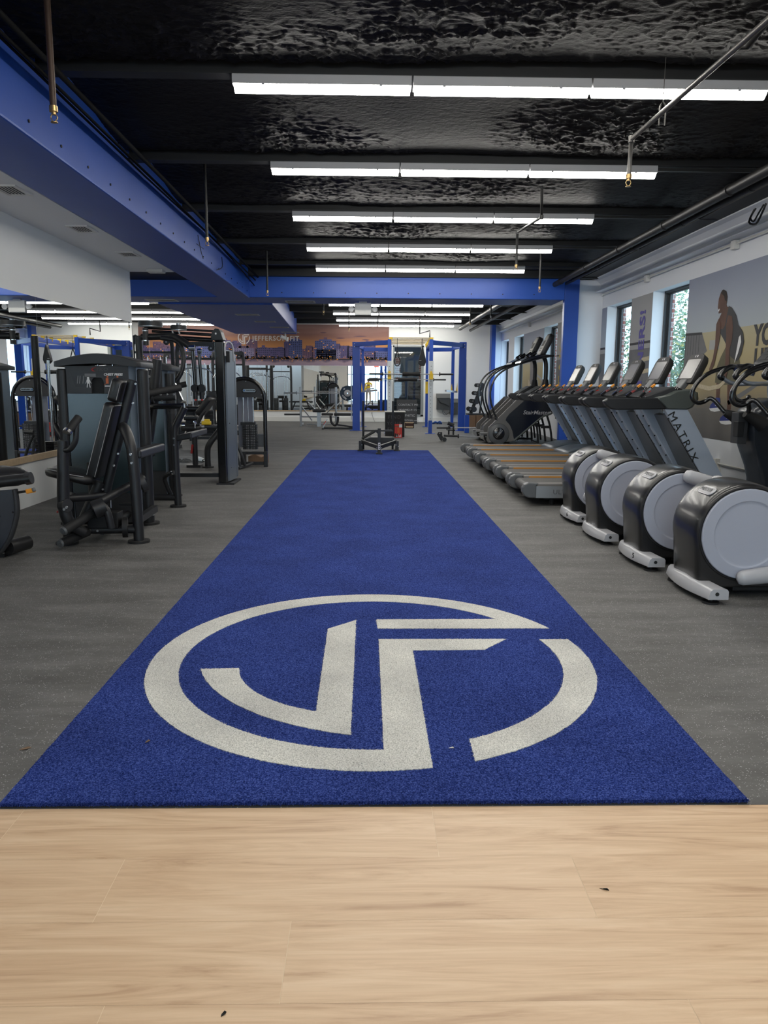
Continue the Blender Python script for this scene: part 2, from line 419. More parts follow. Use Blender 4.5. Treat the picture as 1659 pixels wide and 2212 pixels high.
def logo_polys():
    P = []
    # ring left part together with the upper arm (top) and the stem (bottom)
    tip = on(RO, y=3.93)
    in_top = on(RI_, y=4.095)
    a0 = ang(tip); a1 = ang((0.222, on(RO, x=0.222, sgn=-1)[1]))
    out = earc(RO, a0, 2 * PI + a1, 140)            # anticlockwise from the tip over the top, left, to the stem foot
    stemfoot_in = (0.057, on(RI_, x=0.057, sgn=-1)[1])
    ai = ang(stemfoot_in); ao = ang(in_top)
    inner = earc(RI_, 2 * PI + ai, ao, 130)
    P.append(out + [(0.220, 3.588), (0.574, 3.596), (0.711, 3.757), (0.055, 3.757)] + [stemfoot_in] + inner[1:] + [in_top, (0.046, 4.09), (0.052, 3.93)])
    # hooked stroke
    jo = arc(0.186, 3.632, 0.9929, math.atan2(3.345 - 3.632, -0.765 - 0.186) + 0, math.atan2(2.692 - 3.632, -0.064 - 0.186), 40)
    if jo[0][0] > 0: pass
    a_s = math.atan2(3.345 - 3.632, -0.765 - 0.186); a_e = math.atan2(2.670 - 3.632, -0.064 - 0.186)
    if a_s < 0: a_s += 2 * PI
    if a_e < 0: a_e += 2 * PI
    jo = arc(0.186, 3.632, 0.9929, a_s, a_e, 50)
    b_s = math.atan2(2.879 - 3.433, -0.207 + 0.008) + 2 * PI; b_e = math.atan2(3.352 - 3.433, -0.594 + 0.008) + 2 * PI
    ji = arc(-0.008, 3.433, 0.5885, b_s, b_e, 40)
    P.append(jo + [(-0.066, 4.08), (-0.214, 3.925)] + ji)
    # right arc
    p0 = on(RI_, y=3.75); p1 = on(RO, y=3.75); c0 = (0.374, on(RI_, x=0.374, sgn=-1)[1]); c1 = (0.373, on(RO, x=0.373, sgn=-1)[1])
    P.append(earc(RO, ang(c1), ang(p1), 70) + earc(RI_, ang(p0), ang(c0), 70))
    return P
LOGO = logo_polys()
b = B()
for poly in LOGO: b.prism(ragged(poly), 0.006, 0.0165, 'z')
mesh('emblem', b, turfwhite, tf, label='white ring emblem with two interlocked letters')
# fringe of turf blades along the cut front edge and the emblem outline
def blades(pts, n, mat_h, b_, spread=0.006, hgt=0.012):
    for _ in range(n):
        x, y_ = random.choice(pts); x += random.gauss(0, spread); y_ += random.gauss(0, spread)
        an = random.uniform(0, 2 * PI); w = 0.0011; l_ = random.uniform(-0.006, 0.006); l2 = random.uniform(-0.006, 0.006)
        h = mat_h + random.uniform(0.0, hgt)
        b_.add([(x - w * math.cos(an), y_ - w * math.sin(an), mat_h - 0.004), (x + w * math.cos(an), y_ + w * math.sin(an), mat_h - 0.004), (x + l_, y_ + l2, h)], [(0, 1, 2)])
b = B(); b2 = B()
front = [(TX0 + (TX1 - TX0) * i / 2000, TY0) for i in range(2001)]
blades(front, 9000, 0.010, b, 0.004)
ol = [p for poly in LOGO for p in ragged(poly)]
blades(ol, 9000, 0.014, b2, 0.0035, 0.006)
for _ in range(60000):
    yy = TY0 + abs(random.gauss(0, 1.2)); xx = random.uniform(TX0, TX1)
    if yy > TY1 - 0.05: continue
    an = random.uniform(0, PI); w = 0.001; h = random.uniform(0.016, 0.021)
    b.add([(xx - w * math.cos(an), yy - w * math.sin(an), 0.013), (xx + w * math.cos(an), yy + w * math.sin(an), 0.013), (xx + random.uniform(-.006, .006), yy + random.uniform(-.006, .006), h)], [(0, 1, 2)])
# keep blue blades off the white emblem
def inside(x, y_, poly):
    c = False; j = len(poly) - 1
    for i in range(len(poly)):
        if (poly[i][1] > y_) != (poly[j][1] > y_) and x < (poly[j][0] - poly[i][0]) * (y_ - poly[i][1]) / (poly[j][1] - poly[i][1]) + poly[i][0]: c = not c
        j = i
    return c
coarse = LOGO
fb = B(); wb = B()
for i in range(0, len(b.v), 3):
    x, y_, _z = b.v[i]
    tgt = wb if (abs(x - CX_) < 1.1 and abs(y_ - CY_) < 1.1 and any(inside(x, y_, q) for q in coarse)) else fb
    vv = b.v[i:i + 3]
    if tgt is wb: vv = [(p[0], p[1], p[2] + 0.003) for p in vv]
    tgt.add(vv, [(0, 1, 2)])
wb.add(b2.v, b2.f)
o = mesh('blue_blades', fb, turfblue, tf); o['kind'] = 'stuff'
o = mesh('white_blades', wb, turfwhite, tf); o['kind'] = 'stuff'

# ---------------------------------------------------------------- walls
b = B(); b.box(LW - 0.12, LW, FY, 12.05, 0, 2.97); struct('wall_left', b, wallwhite)
b = B(); b.box(FARL - 0.12, FARL, 11.0, BY, 0, 3.6); struct('wall_left', b, wallwhite)
b = B(); b.box(FARL, LW - 0.12, 10.9, 11.0, 0, 3.6); struct('wall_left', b, wallwhite)
# corner bead at the end of the near left wall
b = B(); b.box(LW - 0.125, LW + 0.006, 12.05, 12.065, 0, 2.97); struct('trim_1', b, trimwhite)
# back wall with the door opening
DX0, DX1, DZ0, DZ1 = 0.86, 1.97, 0.20, 2.70
b = B(); b.box(FARL, DX0, BY, BY + 0.15, 0, 3.6); b.box(DX1, RW + 0.3, BY, BY + 0.15, 0, 3.6); b.box(DX0, DX1, BY, BY + 0.15, 0, DZ0); b.box(DX0, DX1, BY, BY + 0.15, DZ1, 3.6)
struct('wall_back', b, wallwhite)
b = B(); b.box(FARL, DX0, BY - 0.018, BY, 0, 0.16); b.box(DX1, RW, BY - 0.018, BY, 0, 0.16); struct('baseboard_back', b, trimwhite, bevel=0.004)
# right wall with five deep window openings
WINS = [(11.42, 12.86), (13.88, 15.30), (19.25, 20.72), (23.43, 24.93), (25.93, 27.35)]
WZ0, WZ1 = 0.66, 2.84
b = B(); ys = FY
for w0, w1 in WINS:
    b.box(RW, RW + 0.3, ys, w0, 0, 3.6); b.box(RW, RW + 0.3, w0, w1, 0, WZ0); b.box(RW, RW + 0.3, w0, w1, WZ1, 3.6); ys = w1
b.box(RW, RW + 0.3, ys, BY, 0, 3.6)
struct('wall_right', b, wallcool)
frame = M('dark_window_frame', (0.035, 0.037, 0.04), 0.4)
for i, (w0, w1) in enumerate(WINS):
    b = B(); xg = RW + 0.26
    f = 0.05
    b.box(xg - 0.03, xg + 0.03, w0, w0 + f, WZ0, WZ1); b.box(xg - 0.03, xg + 0.03, w1 - f, w1, WZ0, WZ1)
    b.box(xg - 0.03, xg + 0.03, w0, w1, WZ0, WZ0 + f); b.box(xg - 0.03, xg + 0.03, w0, w1, WZ1 - f, WZ1)
    b.box(xg - 0.07, xg + 0.03, w1 - 0.035, w1, WZ0, WZ1); b.box(xg - 0.02, xg + 0.02, w1 - 0.125, w1 - 0.075, WZ0 + f, WZ1 - f); b.box(xg - 0.07, xg + 0.03, w0, w1, WZ1 - .035, WZ1)
    fr = struct('window_%d' % (i + 1), b, frame, bevel=0.003)
    g = B(); g.quad((xg, w0 + f, WZ0 + f), (xg, w1 - f, WZ0 + f), (xg, w1 - f, WZ1 - f), (xg, w0 + f, WZ1 - f))
    mesh('pane', g, winglass, fr)
    c = B(); c.box(RW, RW + 0.22, w0, w1, WZ0 - 0.02, WZ0 + 0.004); struct('trim_%d' % (i + 2), c, wallcool)
# front wall (behind the camera) with a wide glass entrance
b = B(); b.box(LW - 0.12, -1.6, FY - 0.15, FY, 0, 3.6); b.box(2.6, RW + 0.3, FY - 0.15, FY, 0, 3.6); b.box(-1.6, 2.6, FY - 0.15, FY, 2.95, 3.6)
struct('wall_front', b, wallwhite)
b = B()
for x in (-1.6, -0.55, 0.5, 1.55, 2.55): b.box(x, x + 0.05, FY - 0.1, FY - 0.04, 0, 2.95)
b.box(-1.6, 2.6, FY - 0.1, FY - 0.04, 2.9, 2.95); b.box(-1.6, 2.6, FY - 0.1, FY - 0.04, 0, 0.06); b.box(-1.6, 2.6, FY - 0.1, FY - 0.04, 2.08, 2.13)
fr = struct('door_1', b, frame)
g = B(); g.quad((-1.55, FY - 0.07, 0.06), (2.55, FY - 0.07, 0.06), (2.55, FY - 0.07, 2.9), (-1.55, FY - 0.07, 2.9)); mesh('pane', g, winglass, fr)
b = B(); b.cyl((0.45, FY, 0.9), (0.45, FY, 1.3), 0.015); b.cyl((0.6, FY, 0.9), (0.6, FY, 1.3), 0.015); b.box(0.44, 0.46, FY - 0.05, FY, 0.92, 0.95); b.box(0.59, 0.61, FY - 0.05, FY, 0.92, 0.95); mesh('handle', b, brushed, fr)
b = B(); b.box(FARL - 6, RW + 9, FY - 9, FY - 0.15, -0.12, -0.02); b.box(RW + 0.3, RW + 12, FY - 0.15, BY + 4, -0.62, -0.5)
struct('ground', b, M('pale_paving', (0.42, 0.42, 0.40), 0.9, var=(2, 0.1)))
# ceilings
HC = 3.56
def foam_bay(b, x0, x1, y0, y1, st):
    nx_ = int((x1 - x0) / st); ny_ = int((y1 - y0) / st); v = []
    for j in range(ny_ + 1):
        yy = y0 + (y1 - y0) * j / ny_; t = j / ny_
        d = min(1.0, max(0.0, (t - 0.22) / 0.62)); d = d * d * (3 - 2 * d)
        for i in range(nx_ + 1):
            xx = x0 + (x1 - x0) * i / nx_
            q = Vector((xx * 0.9, yy * 1.2, 0.3)); w = noise.noise(q)
            patch = min(1.0, max(0.12, noise.noise(Vector((xx * 0.7, yy * 0.8, 8))) * 1.3 + 0.62)) * (0.25 + 0.75 * d)
            wx = xx + 0.10 * noise.noise(Vector((xx * 3, yy * 3, 3))); wy = yy + 0.06 * noise.noise(Vector((xx * 4, yy * 4, 6)))
            r1 = 1 - min(1, abs(noise.noise(Vector((wx * 7.5, wy * 20, 5.5)))) * 2.4); r2 = 1 - min(1, abs(noise.noise(Vector((wx * 14, wy * 36, 1.5)))) * 2.2)
            rid = (r1 ** 4 * 0.022 + r2 ** 4 * 0.009) * patch
            endw = 0.03 * noise.noise(Vector((xx * 2.2, 4.4, y0))) + 0.012 * noise.noise(Vector((xx * 9, 4.4, y0)))
            tail = max(0.0, (t - 0.93 - endw) / 0.05); tail = min(1.0, tail) * 0.30
            v.append((xx, yy, 3.64 - 0.13 * d - w * 0.02 - rid + tail))
    fs = [(j * (nx_ + 1) + i, (j + 1) * (nx_ + 1) + i, (j + 1) * (nx_ + 1) + i + 1, j * (nx_ + 1) + i + 1) for j in range(ny_) for i in range(nx_)]
    b.add(v, fs, True)
FIX = [5.83, 7.95, 10.09, 12.28, 14.39]
FIXB = [19.95, 22.4, 24.6, 26.7]
JO = [-0.5, 1.6, 3.7] + FIX
b = B()
for y0, y1, st in [(1.6, 3.7, 0.05), (3.7, 5.83, 0.0125), (5.83, 7.95, 0.015), (7.95, 10.09, 0.019), (10.09, 12.28, 0.025), (12.28, 14.39, 0.03), (14.39, 15.6, 0.04)]:
    foam_bay(b, -2.4, RW, y0 + 0.05, y1 + 0.03, st)
struct('ceiling', b, mfoam)
b = B(); b.box(-2.5, RW + 0.3, FY, 15.6, 3.80, 3.9); b.box(FARL, RW + 0.3, 15.6, BY + 0.1, 3.5, 3.6); b.box(-2.5, RW, FY, 1.6, 3.55, 3.8); b.box(FARL, -2.9, 12.05, 15.6, 3.3, 3.6)
struct('ceiling', b, blackpaint)
b = B(); b.box(LW - 0.12, -2.94, FY, 12.05, 2.97, 3.02); struct('ceiling', b, ceilwhite)
k = 10
for yj in JO:
    b = B(); b.box(-2.4, RW, yj - 0.06, yj + 0.06, 3.44, 3.455); b.box(-2.4, RW, yj - 0.012, yj + 0.012, 3.45, 3.80)
    struct('trim_%d' % k, b, blackpaint); k += 1
for yj in [17.6] + FIXB:
    b = B(); b.box(-9, RW, yj - 0.05, yj + 0.05, 3.36, 3.38); b.box(-9, RW, yj - 0.012, yj + 0.012, 3.38, 3.5)
    struct('trim_%d' % k, b, blackpaint); k += 1
# blue boxed beams
b = B(); b.box(-2.33, RW, 15.36, 15.48, 3.375, 3.80); struct('trim_%d' % k, b, blackpaint); k += 1
b = B(); b.box(-2.94, -2.33, FY, 15.5, 2.97, 3.80); struct('trim_%d' % k, b, beamblue, bevel=0.015); k += 1
b = B(); b.box(FARL, 3.87, 15.5, 16.6, 2.985, 3.60); struct('trim_%d' % k, b, beamblue, bevel=0.012); k += 1
b = B(); b.box(-4.6, -2.38, 16.6, 26.2, 2.95, 3.5); b.box(-2.94, -2.2, 16.6, 18.8, 2.97, 3.5); 
b = B(); b.prism([(-4.42, 26.0), (-2.38, 26.0), (-2.02, 16.6), (-4.42, 16.6)], 2.955, 3.5, 'z')
struct('trim_%d' % k, b, beamblue, bevel=0.012); k += 1
# blue steel columns and the white boxed pier behind the near one
b = B(); b.box(3.87, 4.16, 15.5, 15.64, 0, 3.6); struct('trim_%d' % k, b, colblue, bevel=0.006); k += 1
b = B(); b.box(4.16, RW, 15.62, 16.2, 0, 3.38); struct('trim_%d' % k, b, wallcool, bevel=0.006); k += 1
b = B(); b.box(4.25, 4.39, 26.9, 27.3, 0, 3.5); struct('trim_%d' % k, b, colblue, bevel=0.006); k += 1
b = B(); b.box(4.39, RW, 27.36, 27.7, 0, 3.38); struct('trim_%d' % k, b, wallcool, bevel=0.006); k += 1
# white steel edge beam over the right wall: two flanges with a hollow web between
def edge_beam(y0, y1):
    pr = [(RW, 3.40), (4.46, 3.40), (4.46, 3.385), (4.53, 3.36), (4.60, 3.30), (4.61, 3.24), (4.57, 3.18), (4.50, 3.155), (4.50, 3.14), (RW, 3.14)]
    b = B(); b.prism(pr, y0, y1); return b
struct('trim_%d' % k, edge_beam(FY, 15.6), wallcool); k += 1
struct('trim_%d' % k, edge_beam(16.2, 27.3), wallcool); k += 1
b = B(); b.box(4.2, RW + 0.2, FY, 15.5, 3.40, 3.56); struct('trim_%d' % k, b, blackpaint); k += 1
# timber ledge under the left mirrors
b = B(); b.box(LW, LW + 0.03, FY, 12.0, 0.475, 0.54); struct('trim_%d' % k, b, ply, bevel=0.002); k += 1
b = B(); b.box(-8.1, 0.72, BY - 0.02, BY, 0.36, 0.395); struct('trim_%d' % k, b, ply); k += 1
# mirrors
for i, (y0, y1, lb) in enumerate([(-2.0, 1.2, 'frameless wall mirror nearest the entrance on the left wall, out past the picture edge'), (1.206, 4.4, 'second frameless wall mirror from the entrance on the left wall'),
                                  (4.406, 8.62, 'frameless wall mirror on the left wall, left of the thin upright joint'), (8.626, 12.03, 'frameless wall mirror on the left wall, right of the joint, ending at the corner')]):
    b = B(); b.box(LW, LW + 0.006, y0, y1, 0.54, 2.225)
    tag(mesh('wall_mirror', b, mirror, loc=(LW, (y0 + y1) / 2, 0.54)), lb, 'mirror')
xs = [-8.05, -6.3, -4.55, -2.8, -1.05, 0.70]
lbs = ['frameless mirror on the back wall, far left one behind the cable machine', 'frameless mirror on the back wall, second from its left end', 'frameless mirror on the back wall under the skyline mural, behind the arched weight tower',
       'frameless mirror on the back wall behind the silver bench press stand', 'frameless mirror on the back wall behind the blue rack, next to the glass door']
for i in range(5):
    b = B(); b.box(xs[i] + 0.003, xs[i + 1] - 0.003, BY - 0.006, BY, 0.395, 1.975)
    tag(mesh('wall_mirror', b, mirror, loc=((xs[i] + xs[i + 1]) / 2, BY, 0.395)), lbs[i], 'mirror')
# glass back door
b = B(); fr_ = 0.06
b.box(DX0, DX0 + fr_, BY - 0.02, BY + 0.1, DZ0, DZ1); b.box(DX1 - fr_ * 1.6, DX1, BY - 0.02, BY + 0.1, DZ0, DZ1); b.box(DX0, DX1, BY - 0.02, BY + 0.1, DZ1 - fr_, DZ1); b.box(DX0, DX1, BY - 0.02, BY + 0.1, DZ0, DZ0 + fr_)
dr = struct('door_2', b, M('grey_door_frame', (0.25, 0.27, 0.27), 0.5), bevel=0.004)
g = B(); g.quad((DX0 + fr_, BY + .05, DZ0 + fr_), (DX1 - fr_ * 1.6, BY + .05, DZ0 + fr_), (DX1 - fr_ * 1.6, BY + .05, DZ1 - fr_), (DX0 + fr_, BY + .05, DZ1 - fr_)); mesh('pane', g, doorglass, dr)
# store room seen through the door
b = B(); b.box(0.2, 2.9, BY + 3.0, BY + 3.1, 0, 3.4); b.box(0.1, 0.2, BY + 0.15, BY + 3.1, 0, 3.4); b.box(2.8, 2.9, BY + 0.15, BY + 3.1, 0, 3.4); b.box(0.1, 2.9, BY + 0.15, BY + 3.1, 3.3, 3.4); b.box(0.1, 2.9, BY + 0.15, BY + 3.1, -0.1, 0.0)
struct('wall_store', b, M('blue_grey_wall', (0.23, 0.30, 0.36), 0.7))
t = thing('strip_light', 'added strip light brightening the store room behind the glass back door', 'ceiling light', (1.5, BY + 1.2, 3.28))  # lamp added to brighten the dark room behind the door glass
b = B(); b.box(.9, 2.1, BY + 1.1, BY + 1.3, 3.22, 3.299); b.k = 1; b.box(.92, 2.08, BY + 1.12, BY + 1.28, 3.2, 3.22); mesh('housing', b, [housing, M('added_store_lamp_glow', (.9, .9, .9), .4, emit=(1, .97, .92), es=16)], t)
for x0, x1, lb in [(0.98, 1.16, 'pinkish brick pillar behind the glass back door, left one'), (1.84, 1.95, 'pinkish brick pillar behind the glass back door, right one')]:
    b = B(); b.box(x0, x1, BY + 0.5, BY + 0.7, 0, 2.3); tag(mesh('brick_pillar', b, mbrick, loc=(x0, BY + 0.5, 0)), lb, 'pillar')
for q, (x0, x1, z0, z1) in enumerate([(0.92, 1.32, 0.9, 1.42), (0.90, 1.36, 0.28, 0.88), (1.45, 1.86, 0.98, 1.42), (1.44, 1.88, 0.27, 0.95)]):
    b = B(); b.box(x0, x1, BY + 0.16, BY + 0.42, z0, z1); b.k = 1
    for zz in [z0 + (z1 - z0) * t for t in (0.25, 0.5, 0.75)]: b.box(x0 + 0.02, x1 - 0.02, BY + 0.15, BY + 0.165, zz - 0.01, zz + 0.01)
    o = mesh('storage_bin', b, [charcoal, midgrey], loc=((x0 + x1) / 2, BY + 0.3, z0), bevel=0.02)
    tag(o, ['dark ridged storage bin behind the glass door, upper left', 'dark ridged storage bin behind the glass door, lower left', 'dark ridged storage bin behind the glass door, upper right', 'dark ridged storage bin behind the glass door, lower right'][q], 'bin')
b = B(); b.box(0.95, 1.9, BY + 0.16, BY + 0.44, 1.43, 1.47); b.box(1.38, 1.42, BY + .2, BY + .4, .0, 1.43)
tag(mesh('storage_shelf', b, midgrey, loc=(1.4, BY + 0.3, 0.24)), 'grey shelf boards holding dark bins behind the glass back door', 'shelf')
# ================================================================ MURALS
def gradmat(name, axis, lo, hi, stops, noise_amt=0.0, nscale=(1, 1, 1)):
    """A printed vertical colour gradient (the artwork's own sky), position along world z."""
    m, nt, N, Lk, b = nodes(name)
    g = N.new('ShaderNodeNewGeometry'); sp = N.new('ShaderNodeSeparateXYZ'); Lk.new(g.outputs['Position'], sp.inputs[0])
    mr = N.new('ShaderNodeMapRange'); mr.inputs[1].default_value = lo; mr.inputs[2].default_value = hi
    Lk.new(sp.outputs[axis], mr.inputs[0])
    last = mr.outputs[0]
    if noise_amt:
        mp = N.new('ShaderNodeMapping'); mp.inputs['Scale'].default_value = nscale; Lk.new(g.outputs['Position'], mp.inputs[0])
        n = N.new('ShaderNodeTexNoise'); n.inputs['Scale'].default_value = 1; n.inputs['Detail'].default_value = 5; Lk.new(mp.outputs[0], n.inputs['Vector'])
        ml = N.new('ShaderNodeMath'); ml.operation = 'MULTIPLY_ADD'; ml.inputs[1].default_value = noise_amt; ml.inputs[2].default_value = -noise_amt / 2
        Lk.new(n.outputs['Fac'], ml.inputs[0]); ad = N.new('ShaderNodeMath'); ad.operation = 'ADD'; Lk.new(last, ad.inputs[0]); Lk.new(ml.outputs[0], ad.inputs[1]); last = ad.outputs[0]
    r = ramp(N, stops); Lk.new(last, r.inputs[0]); Lk.new(r.outputs[0], b.inputs['Base Color']); b.inputs['Roughness'].default_value = 0.6
    return m
msky = gradmat('printed_sunset_sky', 2, 2.2, 3.3, [(0.0, (0.42, 0.16, 0.08)), (0.25, (0.50, 0.21, 0.05)), (0.5, (0.36, 0.15, 0.06)), (0.78, (0.20, 0.09, 0.07)), (1.0, (0.26, 0.14, 0.12))], 0.5, (0.5, 1, 6))
mwater = gradmat('printed_evening_water', 2, 1.96, 2.28, [(0.0, (0.27, 0.20, 0.27)), (0.4, (0.30, 0.21, 0.25)), (0.62, (0.10, 0.07, 0.12)), (1.0, (0.03, 0.025, 0.045))], 0.9, (3, 1, 2))
pv = [M('printed_violet_facade', (0.085, 0.065, 0.16), 0.7, var=(6, 0.3)), M('printed_mauve_facade', (0.14, 0.075, 0.12), 0.7, var=(6, 0.3)), M('printed_blue_facade', (0.07, 0.085, 0.22), 0.7, var=(6, 0.25)), M('printed_dark_facade', (0.035, 0.03, 0.06), 0.7), M('printed_pale_facade', (0.20, 0.17, 0.28), 0.7)]
pwin = M('printed_dark_windows', (0.02, 0.025, 0.07), 0.7); plit = M('printed_orange_lights', (0.85, 0.33, 0.05), 0.7); ptree = M('printed_dark_trees', (0.02, 0.016, 0.02), 0.8); pcloud = M('printed_dark_cloud', (0.12, 0.06, 0.075), 0.8); plet = M('printed_pale_lettering', (0.62, 0.58, 0.55), 0.7)
mu = thing('wall_mural', 'wide printed city skyline mural at orange sunset with pale lettering on the back wall', 'mural', (-3.7, BY, 2.6))
b = B()
MX0, MX1 = -8.1, 0.72
yb = BY - 0.004
b.k = 0; b.box(MX0, MX1, yb, BY, 2.20, 3.40)
b.k = 1; b.box(MX0, MX1, yb, BY, 1.98, 2.20)
def rect(k, x0, x1, z0, z1, lay): b.k = k; b.quad((x0, yb - 0.0006 * lay, z0), (x1, yb - 0.0006 * lay, z0), (x1, yb - 0.0006 * lay, z1), (x0, yb - 0.0006 * lay, z1))
rr = random.Random(11)
# distant towers, then nearer blocks; each with rows of windows
x = MX0 + 0.02
while x < MX1 - 0.2:
    w = rr.uniform(0.16, 0.42); w = min(w, MX1 - 0.01 - x); h = rr.uniform(0.28, 0.62)
    kk = rr.choice([2, 3, 3, 2]); z1 = 2.24 + h
    rect(kk, x, x + w, 2.24, z1, 1)
    if rr.random() < .6: rect(kk, x + w * .25, x + w * .75, z1, z1 + rr.uniform(0.03, 0.08), 1)
    ncol = max(2, int(w / 0.05)); nrow = int(h / 0.045)
    for i in range(ncol):
        for j in range(nrow):
            if rr.random() < 0.75: rect(7 if rr.random() > 0.04 else 8, x + w * (i + .25) / ncol, x + w * (i + .75) / ncol, 2.26 + h * (j + .2) / nrow, 2.26 + h * (j + .65) / nrow, 2)
    x += w * rr.uniform(0.75, 1.0)
blocks = [(-7.9, -6.9, .30, 2), (-6.6, -5.2, .40, 4), (-5.35, -4.75, .55, 2), (-4.95, -4.05, .33, 6), (-3.95, -3.0, .35, 2), (-2.82, -2.35, .62, 4), (-2.25, -2.0, .34, 3), (-1.9, -1.15, .60, 4), (-1.85, -1.0, .30, 6), (-.7, -.35, .40, 2), (-.35, .25, .52, 2), (.2, .7, .35, 4)]
for x0, x1, h, kk in blocks:
    rect(kk, x0, x1, 2.20, 2.24 + h, 3)
    w = x1 - x0; ncol = int(w / 0.065); nrow = int(h / 0.06)
    for i in range(ncol):
        for j in range(nrow):
            if rr.random() < 0.88: rect(7 if rr.random() > 0.08 else 8, x0 + w * (i + .2) / ncol, x0 + w * (i + .78) / ncol, 2.25 + h * (j + .15) / nrow, 2.25 + h * (j + .62) / nrow, 4)
    if h > .5: rect(kk, x0 + w * .2, x1 - w * .2, 2.24 + h, 2.29 + h, 3); rect(3, x0 + w * .42, x1 - w * .42, 2.29 + h, 2.36 + h, 3)
rect(9, MX0, MX1, 2.185, 2.225, 5)
for _ in range(90):
    x = rr.uniform(MX0, MX1 - .12); w = rr.uniform(.04, .12); rect(9, x, x + w, 2.2, 2.22 + rr.uniform(.02, .09), 6)
for _ in range(170):
    x = rr.uniform(MX0, MX1 - .05); z = rr.uniform(2.16, 2.30); rect(8, x, x + rr.uniform(.012, .035), z, z + rr.uniform(.01, .03), 7)
for _ in range(34):
    x = rr.uniform(MX0, MX1 - .05); rect(8, x, x + rr.uniform(.012, .03), 2.10 + rr.uniform(0, .05), 2.17, 7)
for cx, cz, w in [(-.3, 3.0, .5), (-1.0, 2.93, .35), (.35, 2.86, .4), (-1.6, 3.12, .25), (-5.4, 3.1, .4), (-.1, 2.88, .3)]:
    b.k = 10; b.add([(cx - w / 2 + w * t / 8, yb - 0.001, cz + 0.03 * math.sin(PI * t / 8)) for t in range(9)] + [(cx + w / 2 - w * t / 8, yb - 0.001, cz - 0.02 * math.sin(PI * t / 8)) for t in range(1, 8)], [tuple(range(16))])
mesh('print', b, [msky, mwater] + pv + [pwin, plit, ptree, pcloud], mu)
# small emblem and lettering on the mural
b = B(); s_ = 0.215 / 1.06
for poly in LOGO: b.prism([(-4.40 + (p[0] - CX_) * s_, 2.925 + (p[1] - CY_) * s_) for p in poly][::2] if False else [(-4.40 + (p[0] - CX_) * s_, 2.925 + (p[1] - CY_) * s_) for p in poly], yb - 0.012, yb - 0.001)
mesh('emblem', b, plet, mu)
text('lettering', 'JEFFERSON FIT', 0.235, (-3.28, yb - 0.008, 2.905), (1, 0, 0), (0, 0, 1), plet, mu, 0.003, xs=0.98, sp=1.12, bold=0.004)

# right wall murals: printed beach wall scenes between the windows
mgsky = gradmat('printed_grey_blue_sky', 2, 2.0, 2.85, [(0.0, (0.38, 0.43, 0.46)), (0.5, (0.31, 0.35, 0.42)), (1.0, (0.24, 0.27, 0.36))], 0.25, (1, 1, 1.5))
mgold = gradmat('printed_sand_wall', 2, 0.6, 2.1, [(0.0, (0.12, 0.11, 0.10)), (0.28, (0.165, 0.15, 0.13)), (0.42, (0.30, 0.24, 0.13)), (0.72, (0.40, 0.33, 0.17)), (1.0, (0.42, 0.38, 0.24))], 0.18, (2, 2, 2))
mgry = gradmat('printed_grey_boards', 1, 0, 1, [(0, (0.16, 0.16, 0.165)), (1, (0.16, 0.16, 0.165))])
pboard = M('printed_grey_boards_flat', (0.15, 0.15, 0.155), 0.7, var=(7, 0.2)); pcon = M('printed_pale_concrete', (0.36, 0.36, 0.355), 0.7, var=(3, 0.05)); pdark = M('printed_charcoal', (0.035, 0.036, 0.04), 0.7); prope = M('printed_pale_rope', (0.50, 0.43, 0.30), 0.8, var=(60, 0.4)); pkhaki = M('printed_khaki_cloth', (0.115, 0.105, 0.065), 0.8, var=(9, 0.3)); pviolet = M('printed_violet_letters', (0.10, 0.085, 0.33), 0.7); pyel = M('printed_yellow_letters', (0.55, 0.40, 0.07), 0.7); pshoe = M('printed_blue_shoe', (0.02, 0.035, 0.20), 0.7)
xr = RW - 0.004
def P3(y, z, l=0): return (xr - 0.0012 * l, y, z)
def poly(b, k, pts, l): b.k = k; b.add([P3(y, z, l) for y, z in pts], [tuple(range(len(pts)))])
ML = 0.605; MT = 2.83
mm_ = thing('wall_mural', 'large printed mural of a man in a black vest, nearest on the right wall', 'mural', (RW, 9.0, 1.7))
b = B(); b.k = 0; b.box(xr, RW, 6.2, 11.42, 2.045, MT); b.k = 1; b.box(xr, RW, 6.2, 11.42, ML, 2.045)
poly(b, 2, [(11.42, 2.06), (10.86, 2.04), (10.66, 1.79), (11.05, 1.62), (11.42, 1.55)], 1)
for q in range(6): poly(b, 3, [(11.4 - q * .09, 2.05), (11.39 - q * .09, 2.05), (11.39 - q * .09 , 1.75), (11.4 - q * .09, 1.75)], 2)
poly(b, 5, [(11.42, 2.075), (10.86, 2.055), (10.85, 2.02), (11.42, 2.04)], 2)
poly(b, 4, [(10.6, 1.93), (10.3, 1.92), (10.3, 1.80), (10.6, 1.80)], 1)
mesh('print', b, [mgsky, mgold, pboard, pdark, pcon, pdark], mm_)
